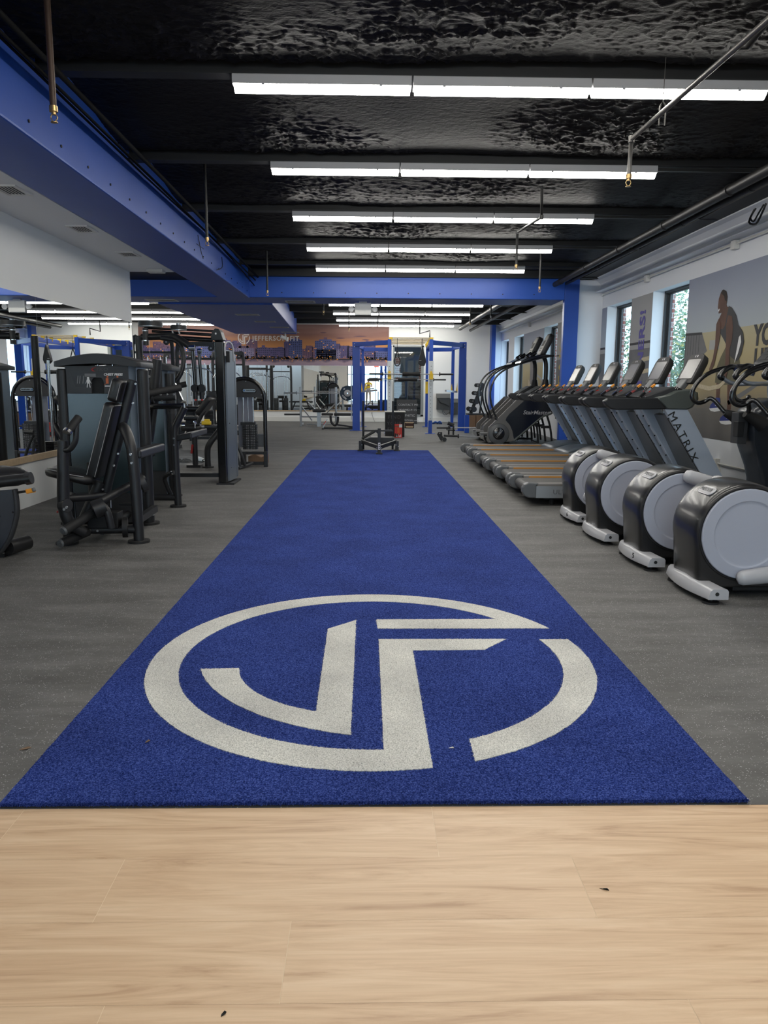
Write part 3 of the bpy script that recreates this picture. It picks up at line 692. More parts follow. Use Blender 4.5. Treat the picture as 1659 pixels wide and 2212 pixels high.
# the printed man, head to shoes, as flat shapes a millimetre apart
b = B()
leg1 = [(10.22, 1.66), (10.35, 1.50), (10.33, 1.30), (10.30, 1.10), (10.16, 1.10), (10.13, 1.30), (10.05, 1.52)]
leg2 = [(10.06, 1.70), (9.85, 1.72), (9.70, 1.45), (9.78, 1.20), (9.80, 0.95), (9.98, 0.97), (10.02, 1.25), (10.08, 1.45)]
poly(b, 1, [(10.02, 1.90), (9.78, 1.85), (9.66, 1.55), (9.72, 1.35), (9.95, 1.33), (10.12, 1.33), (10.34, 1.36), (10.33, 1.55), (10.22, 1.70)], 2)
poly(b, 0, [(10.30, 1.38), (10.17, 1.38), (10.17, 1.08), (10.27, 1.08)], 1)
poly(b, 0, [(9.98, 1.36), (9.82, 1.36), (9.83, 0.98), (9.93, 0.98)], 1)
poly(b, 0, [(10.28, 2.56), (10.20, 2.53), (10.16, 2.46), (10.17, 2.36), (10.14, 2.33), (10.03, 2.32), (9.92, 2.22), (9.90, 2.05), (10.16, 1.98), (10.36, 2.02), (10.41, 2.12), (10.36, 2.20), (10.31, 2.25), (10.30, 2.27), (10.385, 2.265), (10.395, 2.31), (10.42, 2.35), (10.41, 2.46), (10.36, 2.54)], 3)
poly(b, 3, [(10.285, 2.565), (10.20, 2.535), (10.165, 2.46), (10.17, 2.40), (10.22, 2.42), (10.26, 2.48), (10.36, 2.53), (10.33, 2.56)], 4)
poly(b, 2, [(10.10, 2.34), (10.0, 2.30), (9.87, 2.20), (9.80, 2.08), (9.66, 1.98), (9.61, 1.86), (9.66, 1.70), (9.76, 1.62), (9.97, 1.70), (10.06, 1.82), (10.15, 1.90), (10.28, 2.0), (10.37, 2.04), (10.36, 2.12), (10.30, 2.06), (10.22, 2.05), (10.16, 2.10), (10.13, 2.22)], 5)
poly(b, 0, [(10.42, 2.15), (10.36, 2.20), (10.30, 2.14), (10.30, 1.98), (10.36, 1.80), (10.43, 1.62), (10.52, 1.53), (10.49, 1.48), (10.40, 1.56), (10.36, 1.60)][::-1] if False else [(10.42, 2.13), (10.36, 2.20), (10.29, 2.12), (10.28, 1.97), (10.33, 1.80), (10.40, 1.60), (10.50, 1.50), (10.54, 1.54), (10.45, 1.68), (10.41, 1.86), (10.42, 2.02)], 6)
poly(b, 0, [(10.10, 2.22), (9.98, 2.20), (9.93, 2.06), (9.93, 1.90), (9.98, 1.78), (9.95, 1.60), (10.02, 1.42), (10.08, 1.44), (10.07, 1.62), (10.09, 1.80), (10.10, 1.95), (10.13, 2.08)], 7)
poly(b, 4, [(9.75, 1.92), (9.71, 1.95), (9.68, 1.86), (9.74, 1.72), (9.82, 1.60)], 7)
poly(b, 4, [(10.395, 2.315), (10.36, 2.33), (10.355, 2.31), (10.385, 2.29)], 5)
for y0, z0, s in [(10.28, 0.99, 1.0), (9.93, 0.835, 1.15)]:
    poly(b, 5, [(y0 + .16 * s, z0 + .02), (y0 + .15 * s, z0 + .06), (y0 + .04 * s, z0 + .13), (y0 - .0, z0 + .17), (y0 - .13 * s, z0 + .17), (y0 - .16 * s, z0 + .06), (y0 - .17 * s, z0 + .01), (y0 + .1 * s, z0)], 4)
    poly(b, 4, [(y0 + .17 * s, z0 + .02), (y0 - .17 * s, z0 + .045), (y0 - .17 * s, z0), (y0, z0 - .02), (y0 + .12 * s, z0 - .01)], 5)
    for q in range(3): poly(b, 4, [(y0 - .01 - q * .04, z0 + .06), (y0 - .03 - q * .04, z0 + .06), (y0 - .0 - q * .04, z0 + .12), (y0 + .015 - q * .04, z0 + .12)], 6)
ro = [(11.05, 1.36), (10.8, 1.31), (10.5, 1.28), (10.2, 1.31), (10.05, 1.38), (9.7, 1.5)]
for i in range(5):
    (ya, za), (yc, zc) = ro[i], ro[i + 1]; poly(b, 6, [(ya, za - .03), (yc, zc - .03), (yc, zc + .03), (ya, za + .03)], 3 if i < 4 else 1)
poly(b, 7, [(9.95, 1.12), (9.3, 1.33), (9.1, 1.35), (9.5, 1.2), (9.9, 1.07)], 1)
mesh('printed_figure', b, [skin_d, pkhaki, pdark, M('printed_dark_hair', (0.03, 0.022, 0.018), 0.8), whitepr, pshoe, prope, pboard], mm_)
text('lettering', 'YOU', 0.34, (9.20, 9.20, 9) and (xr - 0.004, 9.05, 1.905), (0, -1, 0), (0, 0, 1), pdark, mm_, 0.001, xs=0.9, bold=0.012)
text('lettering', 'LIFT', 0.34, (xr - 0.004, 9.06, 1.62), (0, -1, 0), (0, 0, 1), pdark, mm_, 0.001, xs=0.9, bold=0.012)
def strip(y0, y1, lab, kind):
    t = thing('wall_mural', lab, 'mural', (RW, (y0 + y1) / 2, 1.7))
    b = B(); b.k = 0; b.box(xr, RW, y0, y1, 2.03, MT); b.k = 1; b.box(xr, RW, y0, y1, ML, 2.03)
    poly(b, 2, [(y1, 2.06), (y0, 2.06), (y0, 2.02), (y1, 2.02)], 1); poly(b, 3, [(y1, 2.02), (y0, 2.02), (y0, 1.94), (y1, 1.94)], 1)
    c = (y0 + y1) / 2
    if kind == 'ropes':
        for z, sg in ((1.75, 1), (1.55, 1)):
            pts = [(y0 + (y1 - y0) * t / 8, z + 0.10 * math.sin(t * .45) - 0.0 * t) for t in range(9)]
            pts = [(y0, z + .02), (y0 + .35, z + .0), (c, z - .09), (c + .15, z - .2), (y1, z - .5)]
            for i in range(4):
                (ya, za), (yc, zc) = pts[i], pts[i + 1]; poly(b, 4, [(ya, za - .035), (yc, zc - .035), (yc, zc + .035), (ya, za + .035)], 2)
    if kind == 'figure':
        poly(b, 5, [(c + .12, 2.5), (c - .02, 2.58), (c - .12, 2.4), (c - .2, 2.2), (c - .15, 1.5), (c - .1, 1.0), (c + .15, .95), (c + .25, 1.6), (c + .3, 2.1)], 3)
        poly(b, 4, [(c + .45, 1.5), (c + .2, 1.4), (c + .3, 1.0), (c + .5, 1.1)], 2); poly(b, 6, [(y0, 1.5), (c - .1, 1.75), (c - .1, 1.70), (y0, 1.42)], 2)
    mesh('print', b, [pcon if kind == 'ropes' else mgsky, pboard if kind != 'figure' else mgold, pdark, pcon, prope, M('printed_grey_figure', (0.19, 0.18, 0.18), 0.7, var=(5, 0.3)), pcon], t)
    return t
t = strip(12.86, 13.88, 'narrow printed mural strip with violet upright lettering and pale ropes between two windows', 'ropes')
text('lettering', 'WINNERS!', 0.36, (xr - 0.004, 13.26, 1.72), (0, 0, 1), (0, 1, 0), pviolet, t, 0.001, xs=1.0, bold=0.010, sp=1.05)
strip(15.30, 15.62, 'very narrow grey printed mural strip beside the white pier', 'plain')
t = strip(16.2, 19.25, 'printed mural strip with yellow upright lettering just beyond the blue column', 'ropes')
text('lettering', 'BREAK', 0.52, (xr - 0.004, 18.75, 1.47), (0, 0, 1), (0, 1, 0), pyel, t, 0.001, xs=1.0, bold=0.012, sp=1.1)
text('lettering', 'BREAK)', 0.34, (xr - 0.004, 18.1, 1.5), (0, 0, 1), (0, 1, 0), pyel, t, 0.001) if False else None
strip(20.72, 23.43, 'printed mural with a faint grey runner figure between the far windows', 'figure')
strip(24.93, 25.93, 'narrow plain printed mural strip between the two farthest windows', 'plain2') if False else None

# ================================================================ CEILING FITTINGS
def light_fixture(x0, x1, y, z, label, grp):
    t = thing('strip_light', label, 'ceiling light', ((x0 + x1) / 2, y, z), grp)
    b = B(); b.prism([(y - 0.065, z + 0.045), (y + 0.065, z + 0.045), (y + 0.065, z + 0.105), (y + 0.04, z + 0.13), (y - 0.04, z + 0.13), (y - 0.065, z + 0.105)], x0 + 0.004, x1 - 0.004, 'x')
    mesh('housing', b, housing, t)
    b = B(); pr = [(y - 0.06 + 0.12 * k / 8, z + 0.045 - 0.045 * math.sin(PI * k / 8)) for k in range(9)]
    b.prism(pr, x0 + 0.014, x1 - 0.014, 'x')
    df = mesh('diffuser', b, tube_em, t)
    for q in range(2):
        xx = x0 + 0.22 + (x1 - x0 - 0.44) * q; b = B(); b.box(xx - 0.01, xx + 0.01, y - 0.07, y - 0.06, z + 0.035, z + 0.06)
        mesh('clip', b, lightgrey, df)
    return t
pos = ['left', 'middle', 'right']; ordn = ['nearest', 'second', 'third', 'fourth', 'fifth']
for j, yf in enumerate(FIX):
    for i in range(3):
        x0 = -0.96 + i * 1.268
        light_fixture(x0, x0 + 1.262, yf, 3.33, '%s strip light of the %s lit row from the camera, under the black foam ceiling' % (pos[i], ordn[j]), 'strip lights in front of the blue cross beam')
for j, yf in enumerate(FIXB):
    for i in range(3):
        x0 = -1.015 + i * 1.315
        light_fixture(x0, x0 + 1.30, yf, 3.27, '%s strip light of the %s row beyond the blue cross beam' % (pos[i], ['nearest', 'second', 'third', 'farthest'][j]), 'strip lights beyond the blue cross beam')
    for i in range(3 if j < 3 else 2):
        x1 = -4.83 - i * 1.30 - (0.7 if j == 0 else 0)
        light_fixture(x1 - 1.29, x1, yf, 3.27, '%s strip light of the %s row in the far left bay' % (['right-hand', 'middle', 'left-hand'][i], ['nearest', 'second', 'third', 'farthest'][j]), 'strip lights in the far left bay')
for j, yf in enumerate((-0.5, 1.6, 3.71)):  # unseen rows added above the frame to light the foreground
    for i in range(3):
        x0 = -0.96 + i * 1.268
        light_fixture(x0, x0 + 1.262, yf, 3.33, '%s added strip light of the entrance row %s, above the picture' % (pos[i], ['over the doors', 'over the timber floor', 'over the turf emblem'][j]), 'added strip lights over the entrance')
# thin rods and tracks under the ribs, right of the lights
k2 = 60
for yf in FIX:
    b = B(); b.box(2.84, 4.45, yf - 0.02, yf + 0.02, 3.40, 3.43); struct('trim_%d' % k2, b, pipeblack); k2 += 1
# vents
def vent(x, y, label, w=0.23, l=0.36, z=2.97, mat=trimwhite):
    t = thing('ceiling_vent', label, 'vent', (x, y, z), 'air vents along the left soffit')
    b = B(); b.box(x - w / 2, x + w / 2, y - l / 2, y - l / 2 + .03, z - .012, z); b.box(x - w / 2, x + w / 2, y + l / 2 - .03, y + l / 2, z - .012, z); b.box(x - w / 2, x - w / 2 + .025, y - l / 2 + .03, y + l / 2 - .03, z - .012, z); b.box(x + w / 2 - .025, x + w / 2, y - l / 2 + .03, y + l / 2 - .03, z - .012, z)
    mesh('frame', b, mat, t)
    b = B(); b.box(x - w / 2 + .025, x + w / 2 - .025, y - l / 2 + .03, y + l / 2 - .03, z - .002, z + .001); mesh('duct_opening', b, deepblack, t)
    nb = int((w - .05) / .026)
    b = B()
    for q in range(nb):
        xx = x - w / 2 + .025 + (q + .5) * (w - .05) / nb; b.box(xx - .005, xx + .005, y - l / 2 + .03, y + l / 2 - .03, z - .008, z - .006)
    mesh('louvre', b, mat, t)
for x, y, lb in [(-3.13, 7.12, 'nearest white louvred air vent in the pale soffit left of the blue beam'), (-3.13, 8.80, 'middle white louvred air vent in the pale soffit'), (-3.13, 10.43, 'farthest white louvred air vent in the pale soffit')]: vent(x, y, lb)
for x, y, lb in [(-2.9, 18.9, 'nearest grey air vent under the far blue duct beam'), (-2.75, 20.9, 'second grey air vent under the far blue duct beam'), (-2.6, 22.9, 'third grey air vent under the far blue duct beam'), (-2.5, 25.0, 'farthest grey air vent under the far blue duct beam')]:
    vent(x, y, lb, 0.55, 0.35, 2.954, lightgrey)
vent(-1.4, 16.2, 'grey air vent under the blue cross beam near the twin-head emergency light', 0.6, 0.4, 2.985, lightgrey)
vent(-4.2, 16.1, 'grey air vent under the blue cross beam on the far left', 0.6, 0.4, 2.985, lightgrey)
# emergency light hanging at the cross beam
def emergency(x, y, z, label, s=1.0):
    t = thing('emergency_light', label, 'emergency light', (x, y, z))
    b = B(); b.box(x - .17 * s, x + .17 * s, y - .05, y + .05, z - .12 * s, z + .12 * s); mesh('case', b, trimwhite, t, bevel=.012)
    b = B(); b.box(x - .08, x + .08, y - .03, y + .03, z + .12 * s, z + .15 * s); mesh('mount', b, trimwhite, t, bevel=.004)
    for sg in (-1, 1):
        b = B(); b.cyl((x + sg * .17 * s, y, z), (x + sg * .21 * s, y, z), .03 * s); b.cyl((x + sg * .24 * s, y - .06, z - .01), (x + sg * .24 * s, y + .04, z + .01), .055 * s, 16, .04 * s); b.k = 1; b.cyl((x + sg * .24 * s, y - .063, z - .01), (x + sg * .24 * s, y - .06, z - .01), .045 * s)
        mesh('lamp_head', b, [trimwhite, lightgrey], t)
emergency(-0.115, 16.1, 2.835, 'white twin-head emergency light hanging under the blue cross beam')
b = B(); b.box(-3.27, -3.03, 11.7, 11.9, 2.925, 2.97)
tag(mesh('smoke_detector', b, trimwhite, loc=(-3.15, 11.8, 2.93), bevel=0.012), 'small white rounded detector on the pale soffit just before the wall corner', 'detector')
# little white camera hanging near the mural lettering
t = thing('security_camera', 'small white security camera on a bracket under the far end of the blue duct beam', 'camera', (-2.72, 25.6, 2.95))
b = B(); b.cyl((-2.72, 25.6, 2.95), (-2.72, 25.6, 2.83), .03); mesh('bracket', b, trimwhite, t)
b = B(); b.cyl((-2.86, 25.5, 2.86), (-2.70, 25.62, 2.78), .05); mesh('body', b, trimwhite, t)
b = B(); b.cyl((-2.66, 25.6, 2.83), (-2.66, 25.6, 2.70), .05, 14, .035); mesh('sensor', b, trimwhite, t)
# sprinklers
def sprinkler(x, y, z, label, top=None, path=None, r=.016, mat=pipeblack, hm=brass):
    t = thing('sprinkler', label, 'sprinkler', (x, y, z), None)
    top = top or (3.80 if y < 15.6 else 3.5)
    b = B(); b.tube(path or [(x, y, top), (x, y, z + .07)], r, 10, 0)
    if path: [b.cyl(Vector(p) - Vector((0, 0, .022)), Vector(p) + Vector((0, 0, .022)), r * 1.35) for p in path[1:-1]]
    mesh('drop_pipe', b, mat, t)
    b = B(); b.cyl((x, y, z + .045), (x, y, z + .075), r * 1.25); b.cyl((x, y, z + .03), (x, y, z + .045), .012)
    for sg in (-1, 1): b.tube([(x + sg * .010, y, z + .035), (x + sg * .019, y, z + .015), (x + sg * .006, y, z - .008)], .003, 6)
    b.cyl((x, y, z - .012), (x, y, z - .009), .020, 16)
    mesh('head', b, hm, t)
sprinkler(-1.795, 4.70, 2.78, 'brass-tipped sprinkler drop on a rusty pipe at the upper left, nearest the camera', mat=M('rusty_pipe', (0.05, 0.028, 0.018), .45, .3), r=.019)
sprinkler(-1.76, 8.72, 2.80, 'second sprinkler drop along the blue beam, behind the rusty one')
sprinkler(-1.74, 13.6, 2.82, 'third sprinkler drop along the blue beam, close to the cross beam')
sprinkler(-1.0, 17.4, 2.84, 'sprinkler drop just beyond the cross beam beside the far blue duct')
sprinkler(-0.55, 22.0, 2.80, 'far sprinkler drop hanging in front of the skyline mural')
sprinkler(1.93, 5.97, 2.78, 'steel sprinkler pipe with long sloping arm and brass head crossing the second light row', path=[(1.90, 3.6, 3.02), (1.935, 5.97, 3.10), (1.93, 5.97, 2.85)], mat=pipesteel, r=.017)
sprinkler(1.94, 10.4, 2.80, 'sprinkler drop with a kinked black pipe in front of the fifth light row', path=[(1.98, 9.2, 3.55), (1.99, 9.2, 3.22), (1.94, 10.4, 3.28), (1.94, 10.4, 2.86)], mat=pipeblack)
sprinkler(2.78, 12.8, 2.82, 'right-hand sprinkler drop ending against the blue cross beam')
sprinkler(2.9, 18.6, 2.86, 'sprinkler drop beyond the cross beam, nearer one above the stair climbers', hm=trimwhite)
sprinkler(2.75, 21.2, 2.90, 'sprinkler drop beyond the cross beam, farther one above the stair climbers')
b = B(); b.tube([(2.02, 3.9, 3.6), (2.02, 3.9, 3.18), (2.0, 4.35, 3.08), (1.9, 4.35, 3.08)], .019, 10, 0)
tag(mesh('ceiling_pipe', b, pipeblack, loc=(2, 4, 3.1)), 'short bent black pipe joining the sloping sprinkler arm at the upper right', 'pipe')
b = B(); b.tube([(2.02, 5.60, 3.6), (2.02, 5.60, 3.24)], .003, 6, 0); b.tube([(2.0, 5.60, 3.08), (2.0, 5.60, 3.2), (2.02, 5.60, 3.24), (2.04, 5.60, 3.2), (2.04, 5.60, 3.08)], .005, 6, 0)
tag(mesh('pipe_hanger', b, pipesteel, loc=(2.02, 5.6, 3.6)), 'thin rod hanger holding the sloping sprinkler arm', 'hanger')
for r, x, z, y1, lb in [(.05, 3.62, 3.25, 15.3, 'thick black pipe running along the right side under the ceiling'), (.03, 3.84, 3.27, 15.3, 'thinner black pipe beside the thick one under the right side of the ceiling')]:
    b = B(); b.cyl((x, -2, z), (x, y1, z), r, 16)
    for q in range(9): b.cyl((x, 1.2 + q * 1.7, z), (x, 1.24 + q * 1.7, z), r * 1.2, 16)
    tag(mesh('ceiling_pipe', b, pipeblack, loc=(x, 7, z)), lb, 'pipe')
for r, x, z, lb in [(.06, 3.1, 3.2, 'thick black pipe beyond the cross beam, left of the far pair'), (.045, 3.45, 3.15, 'black pipe beyond the cross beam, right of the far pair')]:
    b = B(); b.cyl((x, 16.6, z), (x, 26.5, z), r, 12); tag(mesh('ceiling_pipe', b, pipeblack, loc=(x, 20, z)), lb, 'pipe')
for q, (pts, r) in enumerate([([(-2.05, -2, 3.35), (-2.08, 6.2, 3.35), (-2.1, 9.4, 3.36), (-2.15, 15.4, 3.36)], .02), ([(-2.22, -2, 3.40), (-2.22, 7.2, 3.38), (-2.25, 11, 3.38), (-2.2, 15.4, 3.3)], .013), ([(-2.26, 2, 3.42), (-2.25, 8.2, 3.36), (-2.28, 12, 3.40), (-2.22, 15.4, 3.2)], .010)]):
    b = B(); b.tube(pts, r, 10, 4); tag(mesh('ceiling_pipe' if q == 0 else 'ceiling_cable', b, mattblack, loc=pts[0]), ['thick black pipe running above the long blue beam', 'black cable run clipped above the long blue beam', 'slack black cable sagging along the top of the long blue beam'][q], 'pipe' if q == 0 else 'cable')
b = B(); b.tube([(-2.32, 10.9, 3.30), (-2.31, 11.0, 3.12), (-2.3, 11.1, 3.02)], .005, 6); b.tube([(-2.32, 10.8, 3.17), (-2.3, 11.15, 3.16)], .004, 6); b.tube([(-2.32, 12.6, 3.28), (-2.28, 12.4, 3.1), (-2.29, 12.0, 3.0)], .006, 6)
tag(mesh('loose_wires', b, blackpr, loc=(-2.3, 11, 3.1)), 'loose black wire ends poking out of the side of the long blue beam', 'wire')
b = B()
for q in range(22):
    yy = 3.4 + q * 0.56; b.cyl((-2.335, yy, 3.07), (-2.322, yy, 3.07), .011, 8)
for q in range(9): xx = -1.7 + q * .62; b.cyl((xx, 15.49, 3.08), (xx, 15.505, 3.08), .012, 8)
tag(mesh('bolt_holes', b, deepblack, loc=(-2.33, 9, 3.07)), 'row of small dark bolt heads along the blue beams', 'bolt')
# white conduit and junction boxes on the right wall
t = thing('conduit', 'thin white conduit with square boxes running high along the right wall', 'conduit', (4.63, 10, 3.08))
b = B(); b.cyl((4.635, 0, 3.085), (4.635, 15.6, 3.085), .011, 8); b.cyl((4.655, 0, 3.11), (4.655, 15.6, 3.11), .008, 8); mesh('pipe', b, trimwhite, t)
for yy in (10.0, 13.1): b = B(); b.box(4.60, RW - .001, yy - .06, yy + .06, 3.02, 3.13); mesh('junction_box', b, trimwhite, t, bevel=.006)
t = thing('conduit', 'white conduit with small boxes high on the far right wall beyond the column', 'conduit', (4.63, 20, 3.05))
b = B(); b.cyl((4.635, 16.3, 3.085), (4.635, 27.2, 3.085), .011, 8); mesh('pipe', b, trimwhite, t)
for yy in (18.3, 22.5): b = B(); b.box(4.60, RW - .001, yy - .06, yy + .06, 2.98, 3.12); mesh('junction_box', b, trimwhite, t, bevel=.006)
b = B(); b.tube([(4.44, 8.9, 3.33), (4.42, 8.95, 3.22), (4.44, 9.1, 3.15), (4.43, 9.25, 3.2), (4.46, 9.2, 3.33)], .012, 8); b.tube([(4.44, 8.95, 3.33), (4.41, 9.0, 3.24), (4.42, 9.12, 3.18), (4.42, 9.2, 3.24), (4.45, 9.15, 3.33)], .010, 8)
tag(mesh('cable_loop', b, blackpr, loc=(4.43, 9, 3.3)), 'coiled loop of black cable hanging from the white edge beam', 'cable')
b = B(); b.box(4.61, RW, 10.02, 10.12, 0.24, 0.36); b.cyl((4.64, 7.5, 0.30), (4.64, 10.02, 0.30), .012, 8); b.box(4.63, RW, 9.98, 10.16, 0.12, 0.24)
tag(mesh('wall_outlet', b, trimwhite, loc=(4.64, 10.07, 0.3), bevel=.004), 'white surface socket with conduit low on the right wall behind the treadmill', 'socket')
t = thing('exit_sign', 'red lit exit sign above the glass entrance, seen only in the mirrors', 'sign', (0.6, FY + .02, 2.75))
b = B(); b.box(.42, .78, FY, FY + .05, 2.64, 2.86); mesh('case', b, trimwhite, t, bevel=.006)
text('lettering', 'EXIT', .17, (.60, FY + .056, 2.75), (-1, 0, 0), (0, 0, 1), redem, t, .003, bold=.006)
# ================================================================ OUTSIDE THE WINDOWS
leafg = [M('leaf_green', (0.05, 0.13, 0.05), .6), M('leaf_pale_green', (0.12, 0.21, 0.11), .6), M('leaf_yellow', (0.40, 0.36, 0.08), .6)]
bark = M('bark', (0.09, 0.06, 0.04), .9)
def tree(x, y, label, n=5200, zc=2.0, rx=1.3, ry=1.6, rz=2.0):
    t = thing('leafy_tree', label, 'tree', (x, y, -.5), 'trees outside the windows')
    b = B(); b.tube([(x, y, -.5), (x + .1, y, .8), (x - .05, y + .1, 2.4)], .1, 8, 3, [.12, .09, .05])
    for q in range(5): b.tube([(x, y, .6 + q * .3), (x + math.cos(q * 2) * .7, y + math.sin(q * 2) * .8, 1.4 + q * .35)], .03, 6, 0)
    mesh('trunk', b, bark, t)
    b = B()
    for _ in range(n):
        while True:
            p = Vector((random.uniform(-1, 1), random.uniform(-1, 1), random.uniform(-1, 1)))
            if p.length < 1: break
        c = Vector((x + p.x * rx, y + p.y * ry, zc + p.z * rz)); s = random.uniform(.04, .085)
        u = Vector((random.gauss(0, 1), random.gauss(0, 1), random.gauss(0, 1))).normalized(); w = u.orthogonal().normalized()
        b.k = random.choices([0, 1, 2], [5, 4, 1])[0]; b.quad(c - u * s, c - w * s * .5, c + u * s, c + w * s * .5)
    mesh('foliage', b, leafg, t)
tree(7.6, 15.6, 'leafy green tree outside the nearest window of the right wall', zc=1.9)
tree(7.3, 18.8, 'leafy green tree outside the second window of the right wall', zc=1.8, ry=1.4)
tree(8.0, 12.0, 'leafy tree outside the right wall, nearest the camera', zc=1.9)
for q, (w0, w1) in enumerate(WINS[:3]):
    b = B(); b.box(RW + 0.3, RW + .375, w1 + .01, w1 + .75, -.5, 3.4)
    tag(mesh('brick_pillar', b, mbrick, loc=(RW + .45, w1 + .4, -.5)), 'red brick pillar outside the %s window of the right wall' % ['nearest', 'second', 'third'][q], 'pillar')
# ================================================================ TREADMILLS (profiles are in x,z; yn is the side nearest the camera)
tm_hood = M('blue_grey_motor_cover', (0.095, 0.115, 0.135), 0.35, 0.1)
tm_rail = M('warm_grey_foot_rail', (0.20, 0.19, 0.18), 0.4)
tm_belt = M('dark_grey_running_belt', (0.075, 0.075, 0.074), 0.6, bump=(400, 0.1))
tm_side = M('silver_side_panel', (0.30, 0.32, 0.335), 0.35, 0.35)
tm_console = M('dark_grey_console', (0.038, 0.038, 0.038), 0.6, spec=.3)
tm_up = M('silver_upright_window_sheen', (0.50, 0.57, 0.68), 0.32, 0.25)  # bluish brightness of the window reflection is put into the base colour
def make_treadmill(yn, label):
    t = thing('treadmill', label, 'treadmill', (2.8, yn + .42, 0), 'treadmills in a row along the right wall')
    W_ = 0.84; yf = yn + W_
    b = B(); b.box(1.95, 3.75, yn + .12, yf - .12, .06, .13)
    for x in (2.05, 3.55):
        for y_ in (yn + .16, yf - .16): b.cyl((x, y_, 0), (x, y_, .07), .03)
    mesh('base_frame', b, deepblack, t)
    for s_, y0, y1 in ((0, yn, yn + .03), (1, yf - .03, yf)):
        b = B(); b.prism([(1.83, .09), (3.7, .09), (3.7, .225), (1.83, .225)], y0, y1); mesh('side_panel', b, tm_side, t, bevel=.004)
        o = yn + .002 if s_ == 0 else yf - .002
        b = B(); pr = [(1.705, .115), (1.68, .16), (1.68, .205), (1.70, .24), (1.745, .262), (1.86, .255), (1.835, .225), (1.835, .09), (1.75, .095)]
        b.prism(pr, y0 - .008 if s_ == 0 else y0 - .055, y1 + .055 if s_ == 0 else y1 + .008); mesh('end_cap', b, midgrey, t, bevel=.012)
    for s_, y0 in ((0, yn - .002), (1, yf - .118)):
        b = B(); b.prism([(1.84, .222), (3.3, .222), (3.3, .252), (1.84, .252)], y0, y0 + .12)
        mesh('foot_rail', b, tm_rail, t, bevel=.006)
    b = B(); b.prism([(1.90, .226), (3.25, .226), (3.25, .248), (1.90, .248)], yf - .126, yf - .117); mesh('orange_trim', b, orange, t, label='thin orange strip along the inner edge of the far foot rail')
    b = B(); n = 10
    pr = [(3.3, .23), (1.79, .23)] + [(1.79 - .055 * math.sin(PI * k / n), .175 + .055 * math.cos(PI * k / n)) for k in range(1, n)] + [(1.79, .12), (3.3, .12)]
    b.prism(pr, yn + .115, yf - .12); mesh('belt', b, tm_belt, t)
    b = B(); hood = [(3.12, .24), (3.22, .285), (3.36, .325), (3.55, .345), (3.75, .335), (3.88, .29), (3.92, .2), (3.90, .08), (3.3, .08)]
    rings = []
    for q, s_ in ((0, .9), (.05, .985), (.25, 1), (.5, 1.015), (.75, 1), (.95, .985), (1, .9)): rings.append([(p[0], yn + .04 + (W_ - .08) * q, .08 + (p[1] - .08) * s_) for p in hood])
    b.loft(rings); mesh('motor_cover', b, tm_hood, t)
    for y0 in (yn + .005, yf - .075):
        b = B(); b.k = 0; b.prism([(3.185, 1.07), (3.435, 1.07), (3.60, .80), (3.92, .26), (3.90, .10), (3.72, .10), (3.70, .23), (3.60, .42)], y0, y0 + .07)
        b.k = 1
        if y0 < yn + .1:
            b.beam((3.23, y0 - .001, .96), (3.69, y0 - .001, .26), .006, .012)
        up1 = mesh('upright', b, [tm_up, charcoal], t, bevel=.014)
        for q in range(6):
            x = 3.235 + q * .075; c = B(); c.cyl((x, y0 - .002, .96 - q * .115), (x, y0 + .002, .96 - q * .115), .009, 8); mesh('bolt', c, mattblack, up1)
    b = B(); b.box(3.30, 3.60, yn + .08, yf - .08, .90, .915); 
    b = B(); b.prism([(3.36, .98), (3.42, 1.0), (3.78, .34), (3.72, .32)], yn + .07, yf - .07); mesh('front_panel', b, M('dark_front_panel', (.16, .17, .18), .35, .2) if 'dark_front_panel' not in MATS else MATS['dark_front_panel'], t)
    # arms and cowl
    for y0 in (yn - .02, yf - .07):
        b = B(); b.prism([(2.52, 1.145), (2.545, 1.10), (2.60, 1.062), (2.66, 1.052), (3.20, 1.062), (3.10, 1.182), (2.56, 1.172)], y0, y0 + .09); mesh('handrail', b, black, t, bevel=.012)
    b = B(); pr = [(3.085, 1.182), (3.12, 1.14), (3.20, 1.06), (3.43, 1.055), (3.49, 1.08), (3.55, 1.17), (3.54, 1.24), (3.46, 1.275), (3.32, 1.262), (3.22, 1.215)]
    rings = []
    for q, s_ in ((0, .86), (.03, 1), (.2, 1), (.5, .97), (.8, 1), (.97, 1), (1, .86)): rings.append([(3.3 + (p[0] - 3.3) * s_, yn - .02 + (W_ + .04) * q, 1.16 + (p[1] - 1.16) * s_) for p in pr])
    b.loft(rings); mesh('cowl', b, greenish, t)
    b = B()
    for y_ in (yn + .12, yf - .12):
        b.cyl((3.36, y_, 1.262), (3.37, y_, 1.285), .055, 16, .05); 
    b.k = 1
    for y_ in (yn + .12, yf - .12): b.cyl((3.37, y_, 1.285), (3.371, y_, 1.287), .042, 16)
    mesh('cup_holder', b, [glossblack, deepblack], t)
    # console tray, pulse grips
    b = B(); b.prism([(3.0, 1.19), (3.04, 1.165), (3.3, 1.20), (3.42, 1.27), (3.30, 1.30), (3.12, 1.235)], yn + .09, yf - .09); mesh('control_tray', b, charcoal, t, bevel=.01)
    for q, y_ in enumerate((yn + .20, yf - .20)):
        b = B(); b.k = 0; b.beam((2.98, y_, 1.19), (3.10, y_, 1.29), .045, .028); b.k = 1; b.beam((3.10, y_, 1.294), (3.14, y_, 1.325), .040, .018); b.k = 2; b.beam((3.03, y_ - .024, 1.235), (3.09, y_ - .024, 1.285), .006, .026)
        mesh('pulse_grip', b, [glossblack, orangegrip, chrome], t)
    b = B(); b.box(3.10, 3.16, yn + .36, yn + .44, 1.235, 1.255); mesh('stop_button', b, red, t)
